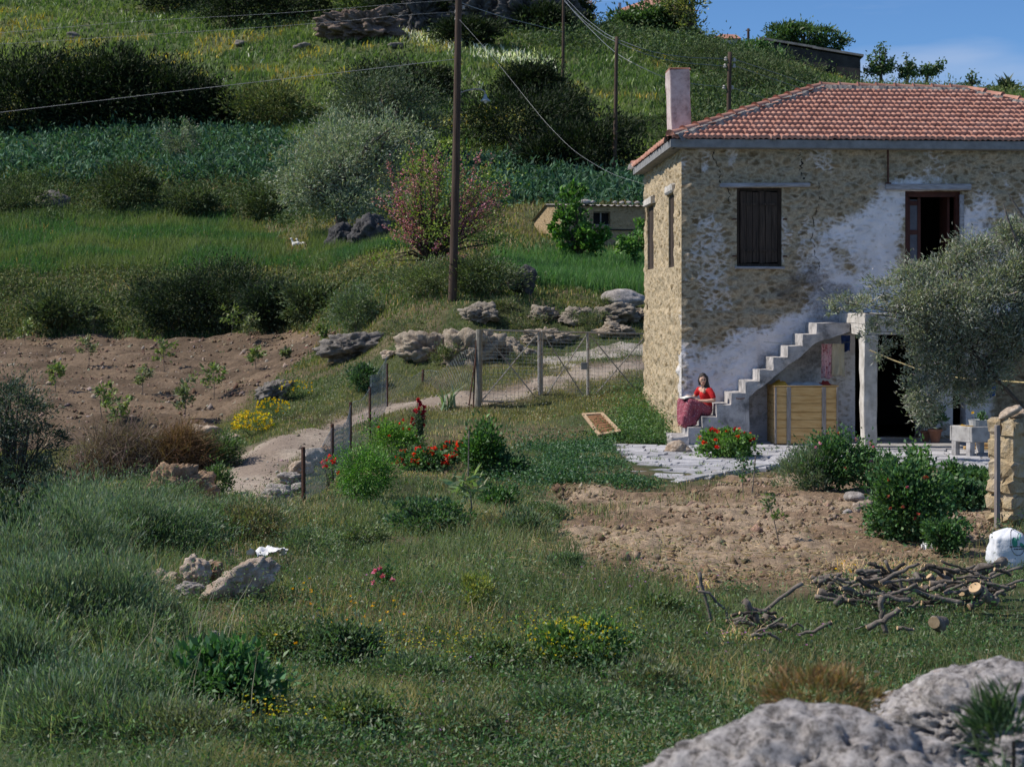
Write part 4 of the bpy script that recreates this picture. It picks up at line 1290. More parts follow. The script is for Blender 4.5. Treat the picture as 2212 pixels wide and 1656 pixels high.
# wooden frame lying by the gate
nr, fr_ = 35.6, 36.6
cs = [at(1256.5, 895, fr_), at(1302, 893, fr_), at(1342, 933, nr), at(1291.7, 942, nr)]
fm = thing('slatted_shutter', 'old slatted wooden shutter lying on the grass in front of the gate', 'shutter', gnd(1300, 948))
def fq(a, b): 
    p = cs[0] * (1 - a) + cs[1] * a; q = cs[3] * (1 - a) + cs[2] * a
    return p * (1 - b) + q * b
def plank(mb, a0, b0, a1, b1, w, th=.035):
    p, q = fq(a0, b0), fq(a1, b1)
    d = (q - p) / np.linalg.norm(q - p)
    nn = np.cross(cs[1] - cs[0], cs[3] - cs[0]); nn /= np.linalg.norm(nn)
    if nn[2] < 0: nn = -nn
    s = np.cross(nn, d)
    mb.add([p + s * w, q + s * w, q - s * w, p - s * w, p + s * w + nn * th, q + s * w + nn * th, q - s * w + nn * th, p - s * w + nn * th],
           [(3, 2, 1, 0), (4, 5, 6, 7), (0, 1, 5, 4), (1, 2, 6, 5), (2, 3, 7, 6), (3, 0, 4, 7)])
m = MB()
plank(m, .07, 0, .07, 1, .035); plank(m, .93, 0, .93, 1, .035); plank(m, .14, .03, .86, .03, .035); plank(m, .14, .97, .86, .97, .035)
m.build('frame', mat_noise('bleached_wood', (.36, .24, .14), (.52, .38, .25), scale=4, stretch=(3, 3, 3), bump=.3), fm)
m = MB()
for k in range(8): plank(m, .13, .12 + k * .108, .87, .125 + k * .108, .022, .014)
plank(m, .5, .08, .5, .92, .16, .006)
m.build('slat', mat_noise('brown_slat', (.16, .075, .035), (.28, .15, .075), scale=6, bump=.3), fm)

def pole(name, lab, u0, v0, u1, v1, Y, r0, r1, mat=POLEWOOD, group='wooden power poles', base=None):
    a, b = at(u0, v0, Y), at(u1, v1, Y)
    if base is not None: a = np.array([a[0], a[1], base])
    t = thing(name, lab, 'pole', a, group)
    m = MB()
    P = [a - np.array([0, 0, .6])] + [a + (b - a) * f + np.array([.02 * math.sin(f * 5), 0, 0]) for f in np.linspace(0, 1, 9)]
    m.tube(P, list(np.linspace(r0 * 1.03, r1, 10)), n=12)
    m.build('shaft', mat, t, smooth=True)
    return t, a, b
Yp = gnd(977, 650)[1]
p1, p1a, p1b = pole('utility_pole', 'tall dark wooden pole with a street lamp above the gate', 977, 652, 994, -90, Yp, 9.6 / pxm(Yp), 6.6 / pxm(Yp))
m = MB()
arm = [at(990, 204, Yp), at(1003, 197, Yp), at(1022, 193, Yp), at(1038, 193, Yp), at(1047, 198, Yp), at(1048.5, 206, Yp)]
m.tube(arm, .025, n=6)
la = m.build('lamp_arm', IRON, p1)
m = MB(); c_ = at(1048.5, 218, Yp); m.lathe(c_, [(.17, -.02), (.165, .0), (.06, .1), (.05, .2), (.02, .22)], 16)
m.build('lamp_shade', mat_noise('enamel', (.2, .24, .25), (.32, .36, .37), scale=5, bump=.1, rough=.4), p1, smooth=True)
m = MB(); m.lathe(at(1048.5, 219, Yp), [(.02, -.07), (.05, -.04), (.05, 0), (.03, .03)], 10); m.build('lamp_bulb', mat_noise('glass_bulb', (.5, .52, .5), (.6, .62, .6), scale=4, bump=0, rough=.2), p1)
def insul(par, u, v, Y, s=.06):
    m = MB(); m.lathe(at(u, v, Y), [(s * .6, -s), (s, -s * .4), (s * .5, s * .2), (s * .8, s * .6), (s * .3, s * 1.2)], 8); m.build('insulator', PLASTER, par)
for (u, v) in ((985, 26), (1001, 17), (985, 40)): insul(p1, u, v, Yp)
Y2, Y3, Y4 = gnd(1215, 200)[1], gnd(1326, 393)[1], 104.0
p2, _, _ = pole('utility_pole', 'distant pole on the open slope right of the tall one', 1214.7, 200, 1218.5, -60, Y2, .13, .1)
p3, _, _ = pole('utility_pole', 'dark bare pole standing between the bushes above the stone hut', 1326, 394, 1333, 80, Y3, .13, .1)
p4, _, _ = pole('utility_pole', 'pole with insulators rising behind the house roof by the chimney', 1570, 330, 1577.5, 113, Y4, .16, .13, base=float(hz((1570 - CU) * Y4 / FPX, Y4)))
for (u, v) in ((1568, 128), (1586, 130), (1566, 143), (1586, 143), (1564, 189), (1582, 190)): insul(p4, u, v, Y4, .12)
p5, _, _ = pole('utility_pole', 'short pole on the skyline beside the white hilltop shed', 1616, 100, 1617, 62, 172, .16, .13, base=float(hz((1616 - CU) * 172 / FPX, 172)))
m = MB(); m.tube([at(1611, 66, 172), at(1621, 66, 172)], .06, n=5); m.build('crossarm', POLEWOOD, p5)
def wire(lab, pts, r=.0048):
    P = np.array([at(*p) for p in pts])
    # a smooth hanging line through the points
    t = np.linspace(0, 1, len(P)); tt = np.linspace(0, 1, max(14, len(P) * 6))
    Q = np.stack([np.interp(tt, t, P[:, i]) for i in range(3)], 1)
    for _ in range(6): Q[1:-1] = (Q[:-2] + Q[2:] + 2 * Q[1:-1]) / 4
    m = MB(); m.tube(Q, r, n=4)
    set_props(m.build('power_line', WIRE, loc=P[0]), lab, 'wire', 'overhead wires')
wire('upper overhead wire from the tall pole across the top left slope', [(987, 0, Yp), (881, 7, 54), (601, 30, 57), (300, 45, 60), (-120, 82, 64)])
wire('second overhead wire crossing the hill below the topmost one', [(985, 26, Yp), (881, 32, 54), (681, 52, 56), (156, 86, 61), (-120, 103, 64)])
wire('low bright wire crossing in front of the dark thicket on the left', [(984, 128, Yp), (700, 161, 56), (445, 190, 58), (220, 217, 60), (0, 243, 62), (-120, 258, 63)], .008)
wire('faint wire from the tall pole to the pole on the slope', [(994, 6, Yp), (1080, 36, 75), (1193, 64, 115), (1217, 70, Y2)], .014)
wire('upper wire of the pair dropping to the pole above the hut', [(1218, -8, Y2), (1262, 38, 118), (1306, 72, 106), (1333, 86, Y3)], .016)
wire('lower wire of the pair dropping to the pole above the hut', [(1218, 2, Y2), (1262, 46, 118), (1304, 78, 106), (1333, 92, Y3)], .016)
wire('long wire dipping behind the chimney to the pole by the roof', [(1218, -2, Y2), (1240, 27, 120), (1328, 118, Y3 + .5), (1432, 168, 97), (1485, 180, 99), (1566, 189, Y4)], .018)
wire('upper wire running from the hut pole to the roof pole', [(1335, 86, Y3), (1393, 108, 97), (1435, 118, 99), (1491, 125, 101), (1568, 127, Y4)], .018)
wire('lower wire running from the hut pole to the roof pole', [(1335, 92, Y3), (1387, 115, 97), (1435, 129, 99), (1482, 137, 101), (1566, 143, Y4)], .018)
wire('upper wire running down from the roof pole behind the ridge', [(1588, 129, Y4), (1757, 185, 108), (1900, 230, 112)], .018)
wire('middle wire running down from the roof pole behind the ridge', [(1588, 143, Y4), (1736, 193, 108), (1860, 240, 112)], .018)
wire('lowest wire running down from the roof pole behind the hip', [(1583, 190, Y4), (1673, 220, 108), (1800, 268, 112)], .018)
wire('service wire sagging from the tall pole to the house corner', [(990, 40, Yp), (1060, 118, 51), (1120, 192, 49), (1177, 264, 47.5), (1241, 329, 46), (1321, 377, 44), (1392, 398, 42.6)], .0045)

# ------------------------------------------------------------------ growing things: tools
def unit(V): return V / (np.linalg.norm(V, axis=-1, keepdims=True) + 1e-9)
def rdir(n): return unit(rng.normal(0, 1, (n, 3)))
def tints(n, pal, jit=.22):
    pal = np.array(pal, float)
    c = pal[rng.integers(0, len(pal), n)]
    return np.clip(c * (1 + rng.normal(0, jit, (n, 1))) * (1 + rng.normal(0, .06, (n, 3))), .004, .95)
def leafverts(P, D, L, W, fold=.25, Nr=None):
    n = len(P)
    D = unit(D)
    R = rdir(n) if Nr is None else Nr
    S_ = unit(np.cross(D, R)); Nn = np.cross(S_, D)
    L = np.broadcast_to(np.asarray(L, float), (n,))[:, None]; W = np.broadcast_to(np.asarray(W, float), (n,))[:, None]
    V = np.empty((n, 4, 3))
    V[:, 0] = P; V[:, 1] = P + D * L * .45 + S_ * W / 2 + Nn * W * fold
    V[:, 2] = P + D * L - Nn * L * .12; V[:, 3] = P + D * L * .45 - S_ * W / 2 + Nn * W * fold
    return V.reshape(-1, 3)
def leafmesh(name, P, D, L, W, cols, mat=None, parent=None, loc=None, Nr=None, fold=.25):
    V = leafverts(P, D, L, W, fold, Nr)
    n = len(P)
    return mesh_obj(name, V, np.arange(4 * n).reshape(n, 4), mat or LEAF, parent, loc, col=np.repeat(cols, 4, 0))
def bladeverts(P, h, w, lean, az=None):
    n = len(P)
    az = rng.uniform(0, 6.283, n) if az is None else az
    d = np.stack([np.cos(az), np.sin(az), np.zeros(n)], 1)
    th = rng.uniform(0, 6.283, n)
    s = np.stack([np.cos(th), np.sin(th), np.zeros(n)], 1) * (w / 2)[:, None]
    up = np.array([0, 0, 1.0])
    m = P + up * (h * .55)[:, None] + d * (h * lean * .35)[:, None]
    t = P + up * (h * (1 - .25 * lean))[:, None] + d * (h * lean)[:, None]
    V = np.stack([P - s, P + s, m - s * .7, m + s * .7, t], 1)
    return V.reshape(-1, 3)
BF = np.array([[0, 1, 3], [0, 3, 2], [2, 3, 4]])
def blademesh(name, label, P, h, w, lean, cols, mat=None, kind='stuff', parent=None):
    n = len(P)
    V = bladeverts(P, h, w, lean)
    F = (np.arange(n)[:, None, None] * 5 + BF[None]).reshape(-1, 3)
    o = mesh_obj(name, V, F, mat or GRASS_M, parent=parent, col=np.repeat(cols, 5, 0))
    if parent is None: set_props(o, label, name.replace('_', ' '), kind=kind)
    return o
def clumps(cen, rad, n, spread, shell=.55, ground=None):
    """leaf positions gathered in clumps through an ellipsoid"""
    nc = max(6, int(n / 60))
    d = rdir(nc)
    r = rng.uniform(shell, 1, nc) ** .7 * (1 + .38 * fbm(d * 1.1 + rng.uniform(0, 50), 1.2, 3, 5))
    C = d * r[:, None]
    k = rng.integers(0, nc, n)
    sz = rng.uniform(.4, 1.5, nc)[k][:, None]
    Q = C[k] + rng.normal(0, spread, (n, 3)) * sz
    P = np.array(cen) + Q * np.array(rad)
    out = unit(Q + 1e-6)
    return P, out, C
def crown(par, name, cen, rad, n, L, W, pal, spread=.2, shell=.5, up=.5, rnd=.9, mat=None, zmin=None, jit=.22):
    P, out, C = clumps(cen, rad, n, spread, shell)
    if zmin is not None:
        z0 = hz(P[:, 0], P[:, 1]) if zmin == 'g' else zmin
        P[:, 2] = np.maximum(P[:, 2], z0 + np.abs(rng.normal(0, .04, n)) * rad[2])
    D = out + np.array([0, 0, up]) + rdir(n) * rnd
    leafmesh(name, P, D, L * rng.uniform(.6, 1.3, n), W * rng.uniform(.7, 1.2, n), tints(n, pal, jit), mat, par)
    return np.array(cen) + C * np.array(rad)
def limbs(par, name, base, tips, r0, mat=None, fork=.35, r1=.25, n=6, parts=None):
    """trunk that forks towards its tips, one mesh"""
    m = MB()
    base = np.array(base, float); tips = np.asarray(tips, float)
    cen = tips.mean(0)
    f = base + (cen - base) * fork
    f[:2] += rng.normal(0, .04, 2) * np.linalg.norm(cen - base)
    m.tube([base - np.array([0, 0, .15]), base + (f - base) * .5 + rng.normal(0, .02, 3), f], [r0 * 1.25, r0, r0 * .85], n=n + 2, rough=.05)
    for t in tips:
        q = f + (t - f) * .5 + rng.normal(0, .06, 3) * np.linalg.norm(t - f) + np.array([0, 0, .08]) * np.linalg.norm(t - f)
        m.tube([f, q, t], [r0 * .6, r0 * r1 * 1.3, r0 * .08], n=n)
    return m.build(name, mat or BARK, par, smooth=True)

DKG = [(.012, .02, .009), (.018, .028, .011), (.009, .016, .008)]
SHRUBG = [(.035, .055, .02), (.05, .068, .024), (.03, .05, .022), (.06, .07, .03)]
OLIVEG = [(.10, .125, .085), (.13, .155, .11), (.08, .105, .07), (.16, .18, .13)]
FRESH = [(.06, .13, .025), (.09, .17, .03), (.045, .1, .022)]
ROSEG = [(.03, .075, .028), (.045, .10, .035), (.025, .06, .024), (.06, .115, .04)]

# ------------------------------------------------------------------ grass of the garden and the slopes
def scatter(n, u0, u1, Y0, Y1, p=1.0):
    """random spots of land, thinning out with distance"""
    u = rng.uniform(u0, u1, n)
    a = rng.uniform(0, 1, n)
    Y = (Y0 ** (-p) + a * (Y1 ** (-p) - Y0 ** (-p))) ** (-1 / p)
    X = (u - CU) / FPX * Y
    return X, Y
def g3(X, Y): return np.stack([X, Y, hz(X, Y)], 1)
def near_grass(n, Y0, Y1, p, wk, seed):
    X, Y = scatter(n, -60, 2300, Y0, Y1, p)
    P = g3(X, Y)
    Q = np.stack([X, Y, np.zeros_like(X)], 1)
    pa, pb, pc = fbm(Q, .33, 4, 101), fbm(Q, 1.2, 3, 102), fbm(Q, .6, 3, 103)
    ub = X / Y * FPX + CU
    keep = ~bare(X, Y)
    dbed = pdist(X, Y, P_BED)
    keep |= (dbed > 0) & (rng.uniform(0, 1, n) < .5 * smooth(1.6, 0, dbed) * smooth(-.1, .5, pa + pb)) & ~inpoly(X, Y, P_PAVE)
    near_bed = np.abs(dbed) < .4 + .4 * pb
    keep &= ~(near_bed & (rng.uniform(0, 1, n) < .75))
    rp = np.exp(-((ub - 470) / 130) ** 2 - ((Y - 17.6) / 1.6) ** 2)
    left = smooth(560, 380, ub + 60 * pb) * smooth(33, 27, Y) * (1 - .8 * rp) * (.55 + .45 * smooth(-.3, .3, pc))
    lawn = smooth(23, 28, Y)
    dens = np.clip(.72 + .5 * pa + .35 * pb, .1, 1.0)
    keep &= rng.uniform(0, 1, n) < np.maximum(dens, left * .7)
    h = (.13 + .10 * rng.uniform(0, 1, n)) * (1 + .55 * pa + .3 * pc)
    h = h * (1 - .62 * lawn) + .24 * left * rng.uniform(.2, 1.6, n) ** 1.3
    h = np.clip(h, .03, .8) * (1 - .7 * np.exp(-((ub - 470) / 120) ** 2 - ((Y - 16.3) / 2.2) ** 2))
    dry = smooth(-.25, .6, pc - .4 * pa + .35 * pb + rng.normal(0, .3, n))
    dry = np.clip(dry + .3 * lawn * smooth(-.2, .4, pb), 0, 1) * (1 - .75 * left) * (.62 + .38 * smooth(19, 25, Y))
    g1 = np.array([.045, .08, .032]); g2 = np.array([.12, .14, .075]); g3_ = np.array([.075, .11, .06]); dr = np.array([.22, .185, .11])
    t = rng.uniform(0, 1, n)[:, None]
    c = g1 * (1 - t) + g2 * t
    c = c * (1 - left[:, None]) + (g3_ * (.8 + .5 * t)) * left[:, None]
    isdry = (rng.uniform(0, 1, n) < dry * .62)[:, None]
    c = np.where(isdry, dr * rng.uniform(.5, 1.15, (n, 1)), c)
    c = c * (1 + rng.normal(0, .26, (n, 1))) * (1 + .3 * pb[:, None])
    heap = ((ub > 1480) & (Y > 13.4) & (Y < 17.6))
    h = np.where(heap, h * .5, h)
    h = h * (1 - .5 * left * smooth(17, 14, Y))
    keep &= rng.uniform(0, 1, n) < 1 - .55 * left * smooth(16, 13, Y)
    k = keep
    w = wk * rng.uniform(.6, 1.3, n) * (1 - .3 * left)
    return P[k], h[k], w[k], rng.uniform(.15, .75, n)[k], np.clip(c[k], .01, .9)
P, h, w, ln, c = [np.concatenate(x) for x in zip(near_grass(210000, 8.6, 24, 1.1, .0075, 1), near_grass(150000, 22, 47, .6, .012, 2))]
blademesh('garden_grass', 'short rough green and straw coloured grass over the garden', P, h, w, ln, c)
# oat-like tall grass on the left with nodding ears
X, Y = scatter(16000, -60, 560, 10.5, 30, .9)
k = (rng.uniform(0, 1, len(X)) < .5 + .6 * fbm(np.stack([X, Y, 0 * X], 1), .5, 3, 9)) & ~bare(X, Y) & ((X / Y * FPX + CU) < 470 + 60 * rng.normal(0, 1, len(X))) & ~((np.abs(X / Y * FPX + CU - 470) < 190) & (Y > 14.2) & (Y < 20))
X, Y = X[k], Y[k]; P = g3(X, Y); n = len(P)
blademesh('tall_oats', 'tall wild oat grass with pale nodding ears on the left slope', P, rng.uniform(.35, .8, n), np.full(n, .007), rng.uniform(.1, .7, n), tints(n, [(.1, .14, .075), (.2, .2, .14), (.07, .12, .055)], .3))
# broad-leaved weeds between the grass
def weeds(name, label, n, u0, u1, Y0, Y1, p, L, W, pal, hmax, nc, spread, test=None, seed=0):
    X, Y = scatter(nc, u0, u1, Y0, Y1, p)
    ok = ~bare(X, Y)
    if test is not None: ok &= test(X, Y)
    X, Y = X[ok], Y[ok]
    k = rng.integers(0, len(X), n)
    sz = (rng.gamma(2.2, .4, len(X)) + .15)[k]
    x = X[k] + rng.normal(0, spread, n) * sz; y = Y[k] + rng.normal(0, spread, n) * sz
    ok = ~bare(x, y); x, y, sz = x[ok], y[ok], sz[ok]; n = len(x)
    z = hz(x, y) + np.abs(rng.normal(0, .45, n)) * hmax * sz
    D = rdir(n) + np.array([0, 0, .5])
    o = leafmesh(name, np.stack([x, y, z], 1), D, L * rng.uniform(.5, 1.4, n), W * rng.uniform(.6, 1.3, n), tints(n, pal))
    return set_props(o, label, name.replace('_', ' '), kind='stuff')
weeds('weeds', 'low broad leaved weeds scattered through the garden grass', 150000, -60, 2250, 8.8, 34, .9, .036, .014, ROSEG + [(.07, .1, .055), (.09, .115, .07), (.06, .085, .045)], .3, 900, .24)
weeds('clover', 'dense dark green clover patch beside the paved terrace', 26000, 1130, 1420, 26, 37, .3, .05, .03, [(.03, .07, .03), (.045, .095, .04), (.035, .08, .045)], .2, 60, .35,
      lambda X, Y: (X / Y * FPX + CU > 1150) & (Y < 35))
weeds('wall_weeds', 'green weeds along the foot of the sunlit house wall', 22000, 1300, 1465, 34, 44, .3, .06, .03, [(.035, .08, .03), (.05, .1, .035), (.07, .12, .04)], .32, 90, .3,
      lambda X, Y: (X / Y * FPX + CU > 1320 + (Y - 36) * 9))
# little field flowers
def dots(name, label, spots, nper, spread, hh, size, pal, flat=False):
    P, C = [], []
    for (u, v) in spots:
        g = gnd(u, v)
        q = g[:2] + rng.normal(0, 1, (nper, 2)) * np.array([spread, spread * 1.6])
        z = hz(q[:, 0], q[:, 1]) + hh * rng.uniform(.5, 1.2, nper)
        P.append(np.stack([q[:, 0], q[:, 1], z], 1))
    P = np.concatenate(P); n = len(P)
    Pp = np.repeat(P, 4, 0); a = np.tile(np.arange(4) * math.pi / 2, n) + np.repeat(rng.uniform(0, 6, n), 4)
    D = np.stack([np.cos(a), np.sin(a) - .5, np.full(4 * n, .6)], 1)
    o = leafmesh(name, Pp, D, size, size * .9, np.repeat(tints(n, pal, .12), 4, 0), PETAL)
    return set_props(o, label, 'flowers', kind='stuff')
dots('mustard_flowers', 'many tiny yellow mustard flowers in the foreground grass', [(1250, 1400), (1180, 1390), (1300, 1420), (1350, 1400), (1230, 1440), (1130, 1400), (900, 1430), (960, 1450), (850, 1450), (1030, 1430), (580, 1600), (640, 1610), (540, 1590)], 34, .13, .24, .011, [(.75, .6, .03), (.7, .62, .06)])
dots('orange_marigolds', 'scattered orange yellow field marigolds on the left of the garden', [(640, 1320), (660, 1310), (650, 1335), (770, 1365), (755, 1345), (840, 1380), (690, 1400), (700, 1415), (750, 1405), (620, 1450), (845, 1355), (1840, 1262), (1830, 1258)], 3, .1, .2, .022, [(.85, .42, .01), (.85, .5, .02)])
dots('purple_flowers', 'sparse small purple flowers in the foreground grass', [(1400, 1280), (1430, 1290), (1380, 1300), (1500, 1290), (1600, 1440), (1560, 1420), (1700, 1420), (780, 1290), (760, 1400), (900, 1330), (1560, 1450), (1350, 1290), (1270, 1260), (950, 1500), (1000, 1630), (1310, 1270), (1650, 1400)], 5, .22, .2, .013, [(.42, .2, .55), (.5, .18, .45)])
dots('white_daisies', 'tiny white daisies scattered in the lawn by the gate', [(620, 900), (660, 880), (700, 860), (1100, 880), (1180, 900), (740, 830), (1000, 900), (1300, 870), (700, 890), (650, 910)], 30, .45, .12, .018, [(.7, .7, .66)])

# ------------------------------------------------------------------ garden plants, each a thing
def flowers(par, name, pts, size, pal, k=6, mat=None):
    if name == 'flower' and 1 < len(pts) <= 100:      # every bloom a part of its own
        for p_ in pts: flowers(par, name, [p_], size, pal, k, mat)
        return None
    P = np.repeat(np.asarray(pts, float), k, 0); n = len(P)
    D = rdir(n) + np.array([0, -.3, .5])
    c = np.repeat(tints(len(pts), pal, .12), k, 0) * rng.uniform(.75, 1.15, (n, 1))
    if len(pts) == 1: P = P - D * size * .12
    o = leafmesh(name, P + (rng.normal(0, size * .25, (n, 3)) if len(pts) > 1 else 0), D, size * rng.uniform(.7, 1.1, n), size * .8, np.clip(c, 0, .95), mat or PETAL, par)
    if len(pts) > 100: o['kind'] = 'stuff'
    return o
def bush(name, label, cat, u, v, wpx, hpx, n, L, W, pal, group=None, stems=4, shell=.3, spread=.2, up=.5, depth=1.0, ground=True, fl=None, flw=0, flpal=None, Y=None, z0=.52, stem_mat=None, mat=None, jit=.22):
    g = gnd(u, v) if Y is None else on(u, Y)
    if Y is not None and v is not None: g = np.array([g[0], g[1], max(g[2], at(u, v, g[1])[2])])
    s = pxm(g[1])
    w, hh = wpx / s / 2, hpx / s / 2
    t = thing(name, label, cat, g, group)
    cen = g + np.array([0, 0, hh * 2 * z0])
    C = crown(t, 'foliage', cen, (w, w * depth, hh), n, L, W, pal, spread, shell, up, zmin='g' if ground else None, mat=mat, jit=jit)
    if stems:
        tips = C[rng.integers(0, len(C), stems)]
        m = MB()
        for q in tips: m.tube([g - np.array([0, 0, .1]), (g + q) / 2 + rng.normal(0, .05, 3) * w, q], [.016 * max(.6, w), .011 * max(.6, w), .005], n=5)
        m.build('stem', stem_mat or BARK, t)
    if fl:
        P = cen + rdir(fl * 4) * rng.uniform(.8, 1.1, (fl * 4, 1)) * np.array([w, w * depth, hh])
        P = P[(P[:, 2] > cen[2] - hh * .5) & ((P[:, 1] < cen[1]) | (P[:, 2] > cen[2] + hh * .5))][:fl]
        P[:, 1] -= .06; P[:, 2] += .05
        flowers(t, 'flower', P, flw, flpal)
    return t
REDF = [(.75, .03, .012), (.8, .06, .02), (.65, .02, .02)]
PINKF = [(.75, .16, .3), (.8, .3, .42)]
bush('geranium_bush', 'red flowering geranium bush at the foot of the outside stairs', 'geranium', 1566, 995, 118, 64, 2600, .075, .062, [(.06, .13, .03), (.085, .16, .035), (.05, .1, .03)], 'red geraniums', fl=24, flw=.07, flpal=REDF)
bush('geranium_bush', 'wide low red geranium patch left of the dark citrus shrub', 'geranium', 912, 1018, 130, 44, 2200, .07, .055, ROSEG, 'red geraniums', fl=38, flw=.07, flpal=REDF)
bush('geranium_bush', 'small red geranium clump directly beside the thin bare stake', 'geranium', 978, 1000, 60, 40, 900, .07, .055, ROSEG, 'red geraniums', fl=18, flw=.065, flpal=REDF)
bush('geranium_bush', 'bright yellow green bush with a few red flowers behind the feathery shrub', 'geranium', 846, 984, 120, 70, 3600, .05, .035, FRESH, 'red geraniums', fl=7, flw=.05, flpal=REDF)
bush('feathery_shrub', 'feathery bright green little tree beside the fence', 'shrub', 790, 1085, 132, 112, 7500, .05, .016, [(.06, .15, .025), (.09, .19, .03), (.03, .08, .02), (.04, .1, .022)], z0=.56, up=.1, shell=.35, spread=.22, ground=False, stems=3)
bush('citrus_shrub', 'dark glossy green citrus shrub in the middle of the garden', 'shrub', 1042, 1038, 82, 112, 3600, .085, .045, [(.022, .06, .018), (.03, .075, .022), (.06, .13, .03)], z0=.54, shell=.25)
bush('laurel_bush', 'dark green bush joined to the right of the citrus shrub', 'shrub', 1100, 1040, 70, 56, 2000, .07, .04, [(.03, .07, .03), (.045, .09, .035)])
bush('rose_bush', 'dark rose bush with one pink bloom at its left in front of the crate', 'rose bush', 1800, 1066, 150, 122, 6500, .06, .04, ROSEG, 'rose bushes', fl=10, flw=.05, flpal=PINKF + [(.55, .12, .08)], depth=.8)
bush('lavender_bush', 'greyish green feathery bush left of the rose in front of the crate', 'shrub', 1735, 1068, 120, 100, 5200, .07, .012, [(.085, .115, .075), (.06, .09, .055), (.11, .14, .095)], up=1.2)
bush('rose_bush', 'thin rose bush with pale pink buds before the white pillar', 'rose bush', 1878, 1062, 90, 96, 2200, .055, .036, ROSEG + [(.09, .13, .05)], 'rose bushes', fl=7, flw=.045, flpal=PINKF)
bush('rose_bush', 'largest rose bush with reddish buds in the middle of the soil bed', 'rose bush', 1958, 1176, 165, 160, 9000, .06, .042, ROSEG, 'rose bushes', fl=14, flw=.042, flpal=[(.5, .1, .07), (.6, .2, .15), (.7, .16, .3)], depth=.8)
bush('rose_bush', 'small low rose bush beside the white scrap of paper', 'rose bush', 2045, 1200, 84, 78, 3200, .05, .034, ROSEG, 'rose bushes')
bush('leafy_spire', 'upright leafy spire growing out of the largest rose bush', 'shrub', 1985, 1090, 44, 118, 1500, .07, .045, [(.05, .11, .035), (.07, .14, .04)], 'leafy spires', z0=.5, ground=False)
bush('leafy_spire', 'dark upright leafy plant right of the largest rose bush', 'shrub', 2058, 1110, 50, 112, 1900, .075, .05, [(.03, .075, .025), (.045, .1, .03)], 'leafy spires', z0=.5)
bush('vegetable_plant', 'row of broad green leaves below the terrace kerb near the gatepost', 'vegetable', 2095, 1050, 90, 34, 1800, .09, .06, ROSEG, 'vegetable plants')
bush('vegetable_plant', 'broad bluish green leaves in the bed beside the stone gatepost', 'vegetable', 2100, 1105, 84, 50, 2600, .1, .06, [(.035, .08, .04), (.05, .1, .05)], 'vegetable plants')
bush('broadleaf_bush', 'dark shiny broad leaved bush in the lower left foreground', 'bush', 478, 1562, 235, 150, 5200, .075, .036, [(.025, .07, .028), (.04, .1, .04), (.06, .13, .055)], shell=.25, depth=.7)
bush('low_bush', 'dark low bush below the young big leaved sapling', 'bush', 935, 1150, 165, 62, 3600, .055, .035, [(.03, .065, .03), (.04, .085, .035), (.06, .1, .05)], 'low garden bushes')
bush('low_bush', 'small round green bush right of the big leaved sapling', 'bush', 1072, 1112, 74, 62, 1900, .06, .032, ROSEG, 'low garden bushes')
bush('low_bush', 'long grey green clump in the grass left of the soil bed', 'bush', 1130, 1165, 120, 52, 2400, .06, .018, [(.07, .1, .06), (.05, .085, .045)], 'low garden bushes', up=1)
bush('mustard_plant', 'bushy green mustard plants topped with tiny yellow flowers in the foreground', 'mustard plant', 1250, 1442, 220, 92, 4200, .06, .02, [(.05, .1, .035), (.07, .13, .045)], 'mustard plants', fl=150, flw=.014, flpal=[(.8, .65, .03)], depth=.6)
bush('mustard_plant', 'lone yellowish mustard plant standing in the mid garden grass', 'mustard plant', 1032, 1320, 70, 84, 1400, .05, .012, [(.14, .16, .04), (.18, .2, .05), (.09, .12, .04)], 'mustard plants', up=1.3)
bush('grey_weed', 'grey green thistle like weed clump left of the mustard plants', 'weed', 740, 1440, 170, 90, 3600, .05, .02, [(.06, .095, .055), (.045, .08, .04)], 'tall weeds', depth=.6)
bush('grey_weed', 'blue green tall weed clump above the pale rocks', 'weed', 350, 1215, 300, 120, 11000, .06, .014, [(.055, .095, .055), (.075, .12, .07), (.045, .08, .045)], 'tall weeds', up=.8, depth=.5)
bush('grey_weed', 'brownish green dry weed clump at the near end of the path', 'weed', 540, 1175, 150, 90, 4200, .06, .013, [(.1, .105, .055), (.14, .12, .07), (.07, .085, .04)], 'tall weeds', up=.9, depth=.5)
bush('grey_weed', 'soft blue green weed mound in the bottom left corner', 'weed', 200, 1620, 420, 190, 16000, .045, .010, [(.06, .1, .06), (.08, .125, .075), (.05, .085, .05)], 'tall weeds', up=.8, depth=.5)
bush('pale_rose', 'pink peony like blooms standing among the mid garden grass', 'flower', 833, 1296, 60, 62, 420, .05, .022, ROSEG, fl=5, flw=.05, flpal=[(.75, .1, .25), (.8, .2, .36)], stems=5)
bush('poppy_clump', 'red poppies beside the nearest rusty fence post', 'poppy', 712, 1055, 46, 62, 260, .06, .014, [(.08, .12, .06)], fl=8, flw=.075, flpal=[(.75, .035, .03)], up=1.5, stems=6)
